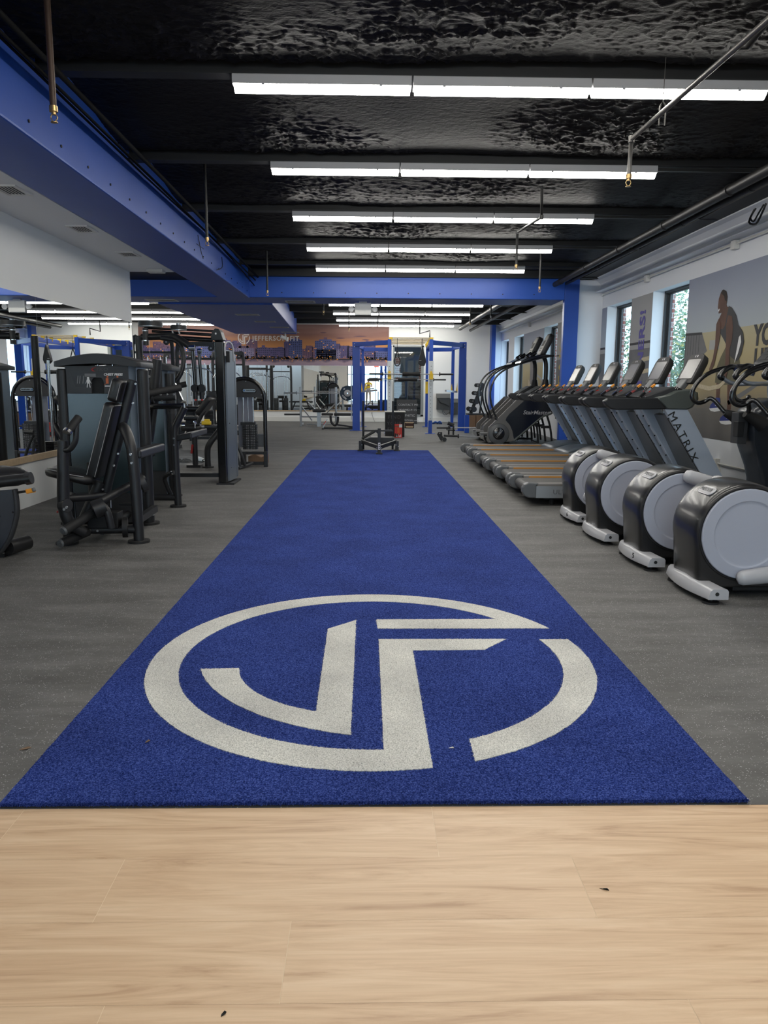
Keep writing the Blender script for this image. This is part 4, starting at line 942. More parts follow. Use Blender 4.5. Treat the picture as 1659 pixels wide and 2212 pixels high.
    # tablet console leaning towards the user
    A = Vector((3.54, 0, 1.345)); T = Vector((3.69, 0, 1.665)); d = (T - A).normalized(); nrm = Vector((-d.z, 0, d.x))
    def pt(u, v_, w): p = A + d * v_ + nrm * w; return (p.x, yn + .21 + u, p.z)
    H = (T - A).length; wd = .44
    out = [(0.012, 0), (0, .02), (0, H - .07), (.03, H - .02), (.09, H), (wd - .09, H), (wd - .03, H - .02), (wd, H - .07), (wd, .02), (wd - .012, 0)]
    b = B(); rings = []
    for w, s_ in ((-.085, .82), (-.06, .94), (-.01, 1), (.0, .985)): rings.append([pt(wd / 2 + (u - wd / 2) * s_, H / 2 + (v_ - H / 2) * s_, w) for u, v_ in out])
    b.loft(rings); con = mesh('console', b, tm_console, t)
    b = B(); b.quad(pt(.05, .055, .002), pt(wd - .05, .055, .002), pt(wd - .05, H - .065, .002), pt(.05, H - .065, .002)); mesh('screen', b, screen, con)
    b = B(); b.k = 0
    for (u0, v0, u1, v1) in ((.04, .045, wd - .04, .052), (.04, H - .062, wd - .04, H - .055), (.04, .045, .047, H - .055), (wd - .047, .045, wd - .04, H - .055)):
        b.quad(pt(u0, v0, .003), pt(u1, v0, .003), pt(u1, v1, .003), pt(u0, v1, .003))
    b.k = 1; b.quad(pt(.17, H - .042, .003), pt(.20, H - .042, .003), pt(.20, H - .018, .003), pt(.17, H - .018, .003)); b.quad(pt(.23, H - .042, .003), pt(.25, H - .042, .003), pt(.25, H - .018, .003), pt(.23, H - .018, .003)); b.quad(pt(.18, .018, .003), pt(.26, .018, .003), pt(.26, .028, .003), pt(.18, .028, .003))
    mesh('bezel', b, [deepblack, lightgrey], con)
    b = B(); b.beam((3.46, yn + .43, 1.22), (3.575, yn + .43, 1.375), .17, .06); mesh('console_neck', b, midgrey, t, bevel=.012)
    # lettering down the upright and along the deck
    dn = Vector((.47, 0, -.80)).normalized(); side = Vector((dn.z * -1, 0, dn.x)) 
    text('lettering', 'MATRIX', .120, (3.405, yn - .001, .765), dn, Vector((-dn.z, 0, dn.x)), blackpr, t, .002, xs=1.15, sp=1.32, bold=-.0005)
    text('deck_lettering', 'ULTIMATE DECK', .075, (2.32, yn - .001, .157), (1, 0, 0), (0, 0, 1), midgrey, t, .001, sp=1.1)
    return t
tnames = ['treadmill nearest the camera, its silver upright lettered in black', 'second treadmill from the camera, right behind the lettered one', 'third treadmill from the camera', 'fourth treadmill from the camera', 'fifth treadmill from the camera, next to the last', 'farthest treadmill, beside the stair climbers']
t0 = make_treadmill(8.23, tnames[0])
for i in range(1, 6):
    c = copy_tree(t0, (2.8, 8.23 + .42 + i * .972, 0), tnames[i])
    for ch in list(c.children):
        if ch.name.startswith('lettering'): bpy.data.objects.remove(ch)      # only the nearest upright shows its letters
# ================================================================ ELLIPTICALS
el_cover = M('black_drum_cover', (0.013, 0.013, 0.014), 0.30, coat=0.25, bump=(300, 0.02))
el_tower = M('dark_blue_grey_tower', (0.020, 0.025, 0.033), 0.3, coat=.2)
def make_elliptical(yn, ang0, label, number, dx=0):
    t = thing('elliptical_trainer', label, 'elliptical', (2.9, yn + .2, 0), 'elliptical trainers in a row on the right')
    cx, cz = 2.335, .405; wd = .40
    # cover outline around the drum, running into a low tail towards the front
    prof = []
    for a_ in range(0, 181, 9):
        an = math.radians(195 - a_ * 0.93); r = .318
        prof.append((cx + r * math.cos(an), cz + r * math.sin(an)))
    prof += [(2.70, .47), (2.84, .36), (3.05, .28), (3.4, .24), (3.4, .06), (2.09, .055), (2.045, .10)]
    rings = []
    for q, s_ in ((0, .93), (.012, .955), (.05, .978), (.12, .992), (.3, 1.0), (.5, 1.003), (.7, 1), (.88, .992), (.95, .978), (.988, .955), (1, .93)):
        rings.append([(cx + .03 + (p[0] - cx - .03) * (s_ if p[0] < 2.9 else 1), yn + wd * q, max(.05, cz - .03 + (p[1] - cz + .03) * s_)) for p in prof])
    b = B(); b.loft(rings); mesh('drum_cover', b, el_cover, t)
    for y_, sg in ((yn, -1), (yn + wd, 1)):
        b = B(); N_ = 56
        R_ = [[(cx + r * math.cos(2 * PI * k / N_), y_ + sg * w, cz + r * math.sin(2 * PI * k / N_)) for k in range(N_)] for r, w in ((.283, -.01), (.283, .008), (.281, .012), (.277, .0135), (.276, .0135), (.212, .0155), (.2115, .0155), (.203, .0095), (.202, .009), (.19, .0085), (.02, .0085))]
        b.loft(R_); mesh('drum_disc', b, discgrey, t)
        b = B(); b.loft([[(cx + r * math.cos(2 * PI * k / N_), y_ + sg * w, cz + r * math.sin(2 * PI * k / N_)) for k in range(N_)] for r, w in ((.298, -.02), (.298, .004), (.286, .004), (.286, -.01))], cap=False); mesh('disc_rim', b, deepblack, t)
    # label plate on the shoulder of the cover
    an = math.radians(128); c = Vector((cx + .320 * math.cos(an), yn + .155, cz + .320 * math.sin(an))); uz = Vector((math.cos(an), 0, math.sin(an))); ux = Vector((0, 1, 0)); uy = uz.cross(ux) * -1
    b = B(); b.pad(c, ux, uy, uz, .095, .033, .012, .03); mesh('name_plate', b, lightgrey, t, label='pale rounded name plate')
    text('plate_lettering', 'PRECOR', .038, c + uz * .009, (0, -1, 0), uy if uy.z > 0 else -uy, midgrey, t, .001, sp=1.1)
    # rear stabiliser bar, bowed towards the turf
    rings = []
    for k in range(9):
        q = k / 8; y_ = yn - .17 + .66 * q; xo = 2.045 - .045 * math.sin(PI * q) ; h = .085 - .02 * abs(q - .5) * 2
        rings.append([(xo, y_, .035), (xo + .015, y_, .028 + h * .9), (xo + .03, y_, .035 + h), (xo + .115, y_, .035 + h), (xo + .125, y_, .03 + h * .85), (xo + .125, y_, .035)])
    b = B(); b.loft(rings); stb = mesh('stabilizer_bar', b, lightgrey, t, bevel=.006)
    b = B(); b.cyl((2.10, yn - .172, .07), (2.10, yn - .168, .07), .012, 12); mesh('bolt', b, blackpr, stb)
    if number: text('number', number, .055, (1.99, yn - .02, .085), (.12, -1, 0), (0, 0, 1), blackpr, stb, .002)
    for y_ in (yn - .11, yn + .43):
        b = B(); b.cyl((2.09, y_, 0), (2.09, y_, .012), .05, 18); b.cyl((2.09, y_, .012), (2.09, y_, .04), .012, 10); mesh('foot', b, rubber, t)
    b = B(); b.box(2.08, 2.16, yn + .03, yn + .14, .085, .105); mesh('latch', b, midgrey, t, bevel=.004)
    b = B(); b.box(2.3, 4.2, yn + .05, yn + wd - .05, .03, .16); b.box(3.95, 4.05, yn - .12, yn + wd + .12, .02, .09); mesh('base_frame', b, deepblack, t, bevel=.006)
    # pedal arms
    for sg, y_, a_ in ((-1, yn - .05, ang0), (1, yn + wd + .05, ang0 + PI)):
        px, pz = cx + .262 * math.cos(a_), cz + .262 * math.sin(a_)
        ex, ez = 3.62, .26 if math.sin(a_) > 0 else .30
        d = Vector((ex - px, 0, ez - pz)).normalized()
        e = Vector((ex, y_, ez)); p0 = Vector((px, y_, pz))
        b = B(); u = Vector((d.z * -1, 0, d.x))
        rings = []
        for s_, r in ((-.055, .012), (-.045, .036), (-.02, .047), (.05, .05), (.17, .054), (.185, .048)):
            rings.append([p0 + d * s_ + (u * math.cos(2 * PI * k / 16) * r + Vector((0, 1, 0)) * math.sin(2 * PI * k / 16) * r * .75) for k in range(16)])
        b.loft(rings); mesh('roller_cap', b, lightgrey, t)
        b = B(); b.beam(p0 + d * .17, e, .05, .075); mesh('pedal_arm', b, M('silver_pedal_arm', (.42, .44, .48), .3, .4) if 'silver_pedal_arm' not in MATS else MATS['silver_pedal_arm'], t, bevel=.012)
        b = B(); q = p0 + d * .80; b.beam(q - d * .2 + Vector((0, -sg * .03, .05)), q + d * .2 + Vector((0, -sg * .03, .05)), .17, .05); mesh('pedal', b, midgrey, t, bevel=.015)
    # front tower
    left = [(3.36, 1.08), (3.40, 1.10), (3.395, .75), (3.46, .74), (3.54, .60), (3.60, .44), (3.63, .28), (3.64, .05)]
    pr = [(p[0] + .15, p[1]) for p in [(3.45, 1.10), (3.43, 1.0), (3.45, .78), (3.50, .66), (3.56, .52), (3.60, .38), (3.62, .05), (4.0, .05), (4.02, .3), (3.98, .62), (3.90, .92), (3.78, 1.12), (3.62, 1.2)]]
    rings = []
    for q, s_ in ((0, .9), (.06, .97), (.2, 1), (.8, 1), (.94, .97), (1, .9)): rings.append([(3.95 + (p[0] - 3.8) * s_, yn + .01 + (wd - .02) * q, .6 + (p[1] - .6) * s_ if p[1] > .06 else .05) for p in pr])
    b = B(); b.loft(rings); mesh('front_tower', b, el_tower, t)
    b = B(); b.prism([(3.545, 1.06), (3.65, 1.07), (3.64, .76), (3.55, .765)], yn + .06, yn + .2); b.k = 1; b.prism([(3.543, .975), (3.61, .975), (3.605, .83), (3.545, .83)], yn + .055, yn + .15); mesh('accessory_holder', b, [charcoal, deepblack], t, bevel=.004)
    b = B(); b.tube([(4.0, yn + wd / 2, .95), (3.95, yn + wd / 2, 1.2), (3.92, yn + wd / 2, 1.40), (3.94, yn + wd / 2, 1.56)], .06, 14, 4, [.075, .06, .052, .05]); mesh('mast', b, silver, t)
    # console
    A = Vector((3.79, 0, 1.50)); T = Vector((3.99, 0, 1.74)); d = (T - A).normalized(); nrm = Vector((-d.z, 0, d.x))
    c = (A + T) / 2; b = B(); b.k = 0
    b.pad((c.x + .02, yn + wd / 2, c.z - .02), (0, 1, 0), d, nrm, .19, .165, .06, .05); b.k = 1
    con = mesh('console', b, [silver], t)
    b = B(); b.pad((c.x - .006, yn + wd / 2, c.z + .006), (0, 1, 0), d, nrm, .165, .14, .02, .03); b.k = 1
    cc = Vector((c.x - .016, yn + wd / 2, c.z + .014))
    for (u, v_, w, h) in ((0, .06, .09, .04), (-.11, .05, .03, .05), (.11, .05, .03, .05), (0, -.01, .12, .015), (-.08, -.06, .05, .03), (.05, -.06, .06, .03), (0, -.11, .1, .01)):
        q = cc + Vector((0, 1, 0)) * u + d * v_; U = Vector((0, 1, 0)) * w; V_ = d * h; b.quad(q - U - V_, q + U - V_, q + U + V_, q - U + V_)
    mesh('key_panel', b, [charcoal, M('dim_keypad', (.075, .078, .08), .3) if 'dim_keypad' not in MATS else MATS['dim_keypad']], con)
    # fixed bars with pulse grips
    for sg in (-1, 1):
        yy = yn + wd / 2 + sg * .16
        b = B(); b.tube([(3.92, yn + wd / 2, 1.33), (3.78, yn + wd / 2 + sg * .1, 1.335), (3.67, yy, 1.33), (3.58, yy, 1.345), (3.50, yy, 1.39)], .020, 12, 5); mesh('fixed_bar', b, silver, t)
        b = B(); b.tube([(3.51, yy, 1.385), (3.475, yy, 1.40), (3.50, yy, 1.45), (3.57, yy, 1.495), (3.63, yy, 1.49)], .027, 12, 5); b.k = 1; b.tube([(3.61, yy - .004, 1.495), (3.635, yy - .004, 1.45), (3.625, yy - .004, 1.41)], .024, 10, 4); mesh('pulse_grip', b, [glossblack, M('blue_black_sensor', (.02, .03, .07), .15) if 'blue_black_sensor' not in MATS else MATS['blue_black_sensor']], t)
    # moving handles
    base = [(3.50, 1.02), (3.40, 1.06), (3.34, 1.10), (3.27, 1.155), (3.21, 1.195), (3.15, 1.21), (3.08, 1.185), (3.02, 1.17), (2.965, 1.195), (2.945, 1.25), (2.965, 1.33), (3.03, 1.415), (3.12, 1.475), (3.24, 1.515), (3.37, 1.535), (3.47, 1.54)]
    for sg, off in ((-1, .45), (1, .33)):
        y0 = yn + wd / 2 + sg * .20; pts = []
        for i, p in enumerate(base):
            w = min(1, i / 6); pts.append((p[0] + .15 + (off - .15) * w, y0 + sg * (.12 * w), p[1] + (.0 if sg < 0 else -.03) * w))
        b = B(); b.tube(pts, .0215, 12, 4); mesh('moving_handle', b, glossblack, t)
        b = B(); b.tube([(3.76, y0, .95), (3.66, y0, 1.01), (3.57, y0 + sg * .01, 1.05)], .045, 12, 4, [.075, .055, .032]); mesh('handle_boot', b, rubber, t)
    for ch in t.children:
        if ch.name.split('.')[0] in ('accessory_holder', 'mast', 'console', 'key_panel', 'fixed_bar', 'pulse_grip', 'moving_handle', 'handle_boot'): ch.location.x += .07
    t.location.x += dx
    return t
make_elliptical(4.58, math.radians(-92), 'elliptical trainer nearest the camera, its grey drum cut by the right edge', '')
make_elliptical(5.42, math.radians(84), 'second elliptical trainer from the camera, pale roller arm at the top of its drum', '5', -.06)
make_elliptical(6.32, math.radians(20), 'third elliptical trainer from the camera, no roller showing on its near disc', '', -.10)
make_elliptical(7.22, math.radians(100), 'farthest elliptical trainer, standing next to the nearest treadmill', '6', -.08)
# ================================================================ STAIR CLIMBERS
sc_panel = M('blue_black_side_panel', (0.006, 0.008, 0.014), 0.22, coat=.3)
sc_trim = M('warm_grey_side_trim', (0.13, 0.125, 0.118), 0.4)
sc_step = M('grey_step_edge', (0.30, 0.30, 0.30), 0.4, .3)
def make_stair(yn, label):
    t = thing('stair_climber', label, 'stair climber', (3.3, yn + .4, 0), 'stair climbers beyond the treadmills')
    W_ = .78
    for y0, y1 in ((yn, yn + .06), (yn + W_ - .06, yn + W_)):
        b = B(); b.prism([(2.66, .10), (2.70, .38), (3.36, 1.04), (3.62, 1.04), (4.02, .985), (4.13, .76), (4.05, .70), (3.86, .60), (3.24, .06), (2.70, .03)], y0, y1); mesh('side_frame', b, sc_trim, t, bevel=.01)
        for sg, yy in (((-1, y0 - .004),) if y0 == yn else ((1, y1 + .002),)):
            b = B(); b.prism([(3.10, .60), (3.16, .68), (3.52, 1.01), (3.96, .99), (4.12, .78), (3.80, .54), (3.28, .12), (3.24, .30), (3.18, .43), (3.08, .54)], yy, yy + .004); mesh('side_panel', b, sc_panel, t)
            b = B(); N_ = 40
            b.loft([[(2.93 + r * math.cos(2 * PI * k / N_), yy + sg * w, .235 + r * math.sin(2 * PI * k / N_)) for k in range(N_)] for r, w in ((.235, 0), (.235, .02), (.22, .035), (.01, .036))]); mesh('round_housing', b, midgrey, t)
            b = B(); b.loft([[(2.925 + r * math.cos(2 * PI * k / N_), yy + sg * w, .245 + r * math.sin(2 * PI * k / N_)) for k in range(N_)] for r, w in ((.135, .03), (.135, .045), (.125, .05), (.01, .055))]); mesh('round_cap', b, glossblack, t)
            b = B()
            for i in range(8):
                for j in range(3):
                    x = 2.86 + i * .017 + j * .014; z = .16 + i * .022 - j * .012 + .015
                    b.cyl((x, yy + sg * .05, z), (x, yy + sg * .058, z), .006 + .003 * (4 - abs(i - 4)) / 4, 6)
            mesh('dot_pattern', b, lightgrey, t)
    text('lettering', 'StairMaster', .125, (3.76, yn - .008, .712), (1, 0, 0), (0, 0, 1), lightgrey, t, .002, shear=.25, xs=1.02, bold=.001)
    b = B(); b.tube([(3.28, yn - .01, .08), (3.86, yn - .01, .585), (4.02, yn - .01, .66), (4.12, yn - .01, .71), (4.16, yn - .01, .80)], .022, 8, 3); mesh('edge_strip', b, greenish, t)
    # steps
    for i in range(5):
        x = 2.66 + i * .205; z = .40 + i * .20
        b = B(); b.k = 0; b.box(x, x + .215, yn + .07, yn + W_ - .07, z - .26, z - .235); b.box(x + .19, x + .215, yn + .07, yn + W_ - .07, z - .235, z - .04); b.k = 1; b.box(x - .012, x + .03, yn + .07, yn + W_ - .07, z - .245, z - .225)
        mesh('step', b, [charcoal, sc_step], t)
    b = B(); b.prism([(2.60, .20), (2.62, .10), (2.74, .01), (3.2, .01), (3.2, .2)], yn + .08, yn + W_ - .08); b.k = 1; b.box(2.52, 2.70, yn + .02, yn + .12, .235, .265); b.box(2.52, 2.70, yn + W_ - .12, yn + W_ - .02, .235, .265); mesh('entry_base', b, [glossblack, sc_step], t, bevel=.01)
    b = B(); b.prism([(3.35, 1.02), (3.66, 1.02), (3.72, .6), (3.3, .15), (3.15, .2)], yn + .1, yn + W_ - .1); mesh('drive_housing', b, black, t)
    for x, y_ in ((3.80, yn + .05), (4.10, yn + .05), (3.80, yn + W_ - .08), (4.10, yn + W_ - .08)):
        b = B(); b.tube([(x - .12, y_, .62), (x, y_, .4), (x + .04, y_, .02)] if x < 4 else [(x - .1, y_, .70), (x, y_, .4), (x + .06, y_, .02)], .024, 8, 3); mesh('leg', b, black, t)
    b = B(); b.box(3.9, 4.12, yn + .06, yn + .09, .36, .42); b.box(3.9, 4.12, yn + W_ - .1, yn + W_ - .07, .36, .42); b.box(3.82, 3.86, yn + .05, yn + W_ - .08, .03, .06); mesh('brace', b, black, t)
    # side rails sweeping up to the console
    for y_ in (yn + .03, yn + W_ - .03):
        b = B(); b.tube([(2.88, y_, .58), (2.80, y_, .76), (2.735, y_, .98), (2.73, y_, 1.22), (2.82, y_, 1.46), (2.98, y_, 1.62), (3.20, y_, 1.73), (3.55, y_, 1.84), (3.90, y_, 1.93), (4.12, y_, 1.965)], .021, 10, 4); mesh('handrail', b, glossblack, t)
        b = B(); b.cyl((2.86, y_, .61), (2.895, y_, .53), .032, 12); mesh('rail_foot', b, charcoal, t)
    b = B(); b.prism([(3.38, 1.80), (3.72, 1.90), (4.05, 1.95), (4.14, 1.975), (4.05, 1.99), (3.9, 2.0), (3.6, 1.95), (3.40, 1.85)], yn + .06, yn + W_ - .06); mesh('console_shelf', b, glossblack, t, bevel=.01)
    b = B(); b.tube([(3.97, yn + W_ / 2, 1.95), (4.03, yn + W_ / 2, 1.80), (4.035, yn + W_ / 2, 1.42)], .048, 12, 4); b.cyl((4.03, yn + W_ / 2, 1.45), (4.02, yn + W_ / 2, 1.28), .065, 14, .11); mesh('console_post', b, black, t)
    b = B(); b.prism([(3.60, 1.14), (3.88, 1.30), (4.08, 1.30), (4.12, 1.10), (4.02, .98), (3.55, 1.02)], yn + .08, yn + W_ - .08); mesh('motor_hood', b, black, t, bevel=.04, seg=3)
    # tall rounded console
    A = Vector((3.86, 0, 1.99)); T = Vector((4.09, 0, 2.46)); d = (T - A).normalized(); nrm = Vector((-d.z, 0, d.x)); c = (A + T) / 2 + nrm * -.04
    b = B(); b.pad((c.x, yn + W_ / 2, c.z), (0, 1, 0), d, nrm, .21, .27, .11, .10); con = mesh('console', b, charcoal, t)
    cc = (A + T) / 2 + nrm * .018
    b = B(); b.pad((cc.x, yn + W_ / 2, cc.z), (0, 1, 0), d, nrm, .17, .235, .014, .08); mesh('face_plate', b, M('pale_face_plate', (.38, .36, .34), .4) if 'pale_face_plate' not in MATS else MATS['pale_face_plate'], con)
    q = cc + nrm * .009; b = B()
    for (u, v_, w, h) in ((0, .02, .12, .07), (-.08, -.10, .03, .015), (0, -.10, .03, .015), (.08, -.10, .03, .015), (0, -.16, .05, .02)):
        p = Vector((q.x, yn + W_ / 2 + u, q.z)) + d * v_; U = Vector((0, w, 0)); V_ = d * h; b.quad(p - U - V_, p + U - V_, p + U + V_, p - U + V_)
    mesh('keypad', b, deepblack, con)
    for sg in (-1, 1): b = B(); b.cyl((3.62, yn + W_ / 2 + sg * .22, 1.96), (3.74, yn + W_ / 2 + sg * .22, 2.04), .045, 14); b.k = 1; b.cyl((3.60, yn + W_ / 2 + sg * .22, 1.95), (3.625, yn + W_ / 2 + sg * .22, 1.965), .03, 12); mesh('pulse_grip', b, [glossblack, chrome], t)
    return t
s0 = make_stair(17.2, 'stair climber nearer the camera, its dark side panel lettered in pale grey')
copy_tree(s0, (3.3, 18.35 + .4, 0), 'farther stair climber, mostly hidden behind the lettered one')
# ================================================================ CHEST PRESS
def shroud(t, x0, x1, y, name_txt, zt=1.46, side=True):
    """Weight-stack tower: smoked panel, header with window, arched cap."""
    w = x1 - x0
    b = B(); b.prism([(x0, .30), (x1, .30), (x1, 1.21), (x0, 1.21)], y, y + .02); b.k = 1
    b.prism([(x0 + .02, .02), (x1 - .0, .02), (x1, .30), (x0, .30)], y + .005, y + .02)
    mesh('front_panel', b, [tealpanel, charcoal], t)
    b = B(); b.prism([(x0 - .03, y + .05), (x0, y), (x0, y + .42), (x0 - .03, y + .38)], .03, 1.46, 'z'); b.prism([(x1, y), (x1 + .05, y + .06), (x1 + .05, y + .38), (x1, y + .42)], .03, 1.46, 'z')
    mesh('side_panel', b, steelblue if side else charcoal, t)
    b = B(); b.box(x0, x1, y + .40, y + .42, .03, 1.46); mesh('back_panel', b, tealpanel, t)
    # header with the stack window cut out
    xc = (x0 + x1) / 2
    b = B(); b.prism([(x0, 1.21), (xc - .055, 1.21), (xc - .055, 1.32), (xc - .035, 1.35), (xc + .035, 1.35), (xc + .055, 1.32), (xc + .055, 1.21), (x1, 1.21), (x1, zt), (x0, zt)], y - .012, y + .02); hd = mesh('header', b, charcoal, t, bevel=.004)
    b = B(); b.prism([(xc - .06, 1.21), (xc - .06, 1.33), (xc - .035, 1.36), (xc + .035, 1.36), (xc + .06, 1.33), (xc + .06, 1.21)], y + .03, y + .04); mesh('stack_window', b, deepblack, t)
    for pp in ([(x0 + .04, 1.40), (xc - .0, 1.40), (xc, 1.37), (xc - .045, 1.37), (xc - .072, 1.34), (xc - .078, 1.265), (x0 + .08, 1.27)], [(xc, 1.40), (x1 - .04, 1.40), (x1 - .08, 1.27), (xc + .078, 1.265), (xc + .072, 1.34), (xc + .045, 1.37), (xc, 1.37)]):
        b = B(); b.prism(pp, y - .0135, y - .0125); mesh('instruction_plate', b, black, hd)
    n = 14; top = [(x0 - .10 + (w + .22) * k / n, zt + .035 + .075 * math.sin(PI * k / n)) for k in range(n + 1)]; bot = [(x0 - .10 + (w + .22) * k / n, zt - .012 + .05 * math.sin(PI * k / n) * .6) for k in range(n, -1, -1)]
    rings = []
    pr = top + bot
    for q, s_ in ((-.05, .93), (-.03, .985), (.0, 1), (.38, 1), (.44, .95)): rings.append([(xc + (p[0] - xc) * s_, y + q, zt + .03 + (p[1] - zt - .03) * s_) for p in pr])
    b = B(); b.loft(rings); mesh('cap', b, charcoal, t, bevel=.004)
    # printed guide pictures
    b = B(); b.k = 0
    for x in (x0 + .10, x0 + .12, x0 + .15): b.beam((x, y - .015, 1.30), (x + .01, y - .015, 1.37), .004, .003)
    for z in (1.385, 1.378, 1.371, 1.364): b.box(x0 + .17, x0 + .27, y - .0155, y - .0145, z, z + .003)
    b.k = 1; xx = x0 + .20; b.cyl((xx, y - .016, 1.35), (xx, y - .0145, 1.35), .011, 10); b.box(xx - .012, xx + .012, y - .016, y - .0145, 1.30, 1.34); b.beam((xx - .008, y - .015, 1.30), (xx - .014, y - .015, 1.265), .006, .003); b.beam((xx + .008, y - .015, 1.30), (xx + .014, y - .015, 1.265), .006, .003); b.beam((xx - .01, y - .015, 1.335), (xx - .025, y - .015, 1.30), .005, .003); b.beam((xx + .01, y - .015, 1.335), (xx + .025, y - .015, 1.30), .005, .003)
    b.k = 2
    for xx in (x1 - .19, x1 - .10): b.box(xx - .012, xx + .012, y - .016, y - .0145, 1.30, 1.35); b.cyl((xx + .004, y - .016, 1.362), (xx + .004, y - .0145, 1.362), .009, 10); b.beam((xx, y - .015, 1.305), (xx - .03, y - .015, 1.29), .008, .003); b.k = 1; b.box(xx - .025, xx + .03, y - .0155, y - .0145, 1.275, 1.283); b.k = 2
    mesh('guide_pictures', b, [greypr, whitepr, M('orange_figure', (.5, .13, .05), .6) if 'orange_figure' not in MATS else MATS['orange_figure']], t)
    text('machine_name', name_txt, .029, (x1 - .135, y - .0145, 1.382), (1, 0, 0), (0, 0, 1), whitepr, t, .0006, shear=.2, bold=.001)
    b = B(); b.prism([(xc - .04, 1.412), (xc - .052, 1.428), (xc - .03, 1.443), (xc + .0, 1.445), (xc - .026, 1.435), (xc - .034, 1.427), (xc - .028, 1.418), (xc - .01, 1.408)], y - .016, y - .0125); mesh('red_emblem', b, darkred, t)
    text('emblem_lettering', 'TKO', .036, (xc + .045, y - .0145, 1.426), (1, 0, 0), (0, 0, 1), MATS.get('dim_letters') or M('dim_letters', (.07, .07, .075), .5), t, .0006, shear=.2, xs=1.5, bold=.001)
    # plates behind the window
    b = B()
    for q in range(14): b.box(xc - .12, xc + .12, y + .14, y + .30, .12 + q * .028, .144 + q * .028)
    mesh('weight_stack', b, black, t)
    b = B(); 
    for sx in (-.07, .07): b.cyl((xc + sx, y + .22, .05), (xc + sx, y + .22, 1.5), .011, 10)
    mesh('guide_rods', b, chrome, t)
def bolts(t, pts, r=.012, ax=(0, -1, 0), m=None):
    for p in pts:
        b = B(); a_ = Vector(ax).normalized(); b.cyl(Vector(p), Vector(p) + a_ * .008, r, 10, r * .8); mesh('bolt', b, m or brushed, t)
t = thing('chest_press', 'charcoal chest press machine at the left with a tall narrow backrest and smoked stack tower', 'weight machine', (-2.35, 6.7, 0))
shroud(t, -2.735, -2.175, 7.08, 'CHEST PRESS')
for x in (-2.785, -2.06):
    b = B(); b.cyl((x, 7.12, .012), (x, 7.12, 1.42), .052, 24); b.cyl((x, 7.12, 1.42), (x, 7.12, 1.432), .05, 24, .044); mesh('post', b, black, t)
    b = B(); b.cyl((x, 7.12, 0), (x, 7.12, .02), .095, 28); mesh('foot_plate', b, rubber, t)
b = B(); b.box(-2.005, -2.0, 7.03, 7.065, .10, .15); b = B(); b.box(-2.04, -1.995, 7.064, 7.068, .09, .15); mesh('serial_sticker', b, whitepr, t)
# front legs
b = B(); b.tube([(-1.905, 6.27, .012), (-1.915, 6.28, .40), (-1.93, 6.29, .70), (-1.955, 6.31, .83), (-2.0, 6.36, .92), (-2.04, 6.42, .945)], .043, 18, 5); mesh('front_leg', b, black, t)
b = B(); b.cyl((-1.905, 6.27, 0), (-1.905, 6.27, .02), .088, 28); mesh('foot_plate', b, rubber, t)
b = B(); b.tube([(-2.47, 6.22, .012), (-2.46, 6.22, .30), (-2.44, 6.25, .42)], .04, 16, 4); mesh('front_leg', b, black, t)
b = B(); b.cyl((-2.47, 6.20, 0), (-2.47, 6.20, .02), .088, 28); mesh('foot_plate', b, rubber, t)
b = B(); b.cyl((-2.47, 6.22, .11), (-1.905, 6.27, .11), .034, 16); b.cyl((-2.20, 6.25, .10), (-2.25, 7.15, .10), .034, 14); b.beam((-2.0, 6.5, .13), (-1.98, 7.05, .16), .05, .06); mesh('base_bar', b, black, t)
b = B(); b.prism([(-1.965, 6.30), (-1.865, 6.30), (-1.865, 7.05), (-1.965, 7.05)], .695, .765, 'z'); mesh('side_bar', b, black, t, bevel=.016, seg=3)
bolts(t, [(-1.93, 6.235, .735), (-1.925, 6.235, .665), (-2.28, 6.205, .11), (-2.22, 6.205, .11)])
# backrest post, pads
up_ = Vector((.28, 0, .92)).normalized(); nb = Vector((-up_.z, 0, up_.x))
b = B(); b.cyl(Vector((-2.235, 6.5, .40)), Vector((-1.965, 6.5, 1.33)), .040, 18); mesh('back_post', b, black, t)
b = B(); b.cyl((-2.30, 6.5, .10), (-2.235, 6.5, .42), .036, 14); b.cyl((-2.42, 6.45, .16), (-2.27, 6.47, .48), .045, 16); mesh('seat_post', b, black, t)
cb = Vector((-2.225, 6.5, .83))
b = B(); b.pad(cb, (0, 1, 0), up_, nb, .125, .325, .085, .035); mesh('backrest', b, vinyl, t)
b = B(); 
for sg in (-1, 1):
    p = cb + Vector((0, -.126, 0)); b.cyl(p + up_ * -.30 + nb * .034 * sg, p + up_ * .30 + nb * .034 * sg, .0022, 6)
mesh('seam', b, stitch, t)
ch = Vector((-2.085, 6.5, 1.245))
b = B(); b.pad(ch, (0, 1, 0), up_, nb, .12, .095, .09, .035); mesh('headrest', b, vinyl, t)
b = B()
for sg in (-1, 1): p = ch + Vector((0, -.121, 0)); b.cyl(p + up_ * -.07 + nb * .036 * sg, p + up_ * .07 + nb * .036 * sg, .0022, 6)
mesh('seam', b, stitch, t)
b = B(); rings = []
for x, w_, z0, z1 in ((-2.68, .10, .565, .60), (-2.66, .15, .54, .61), (-2.58, .19, .525, .605), (-2.45, .19, .495, .575), (-2.34, .15, .465, .55), (-2.30, .10, .47, .53)):
    rings.append([(x, 6.46 + w_ * math.cos(2 * PI * k / 16) , (z0 + z1) / 2 + (z1 - z0) / 2 * max(-1, min(1, 1.5 * math.sin(2 * PI * k / 16)))) for k in range(16)])
b.loft(rings); mesh('seat', b, vinyl, t)
b = B(); b.tube([(-2.655, 6.33, .60), (-2.56, 6.272, .595), (-2.45, 6.275, .565), (-2.35, 6.32, .54)], .0025, 6, 5); mesh('seam', b, stitch, t)
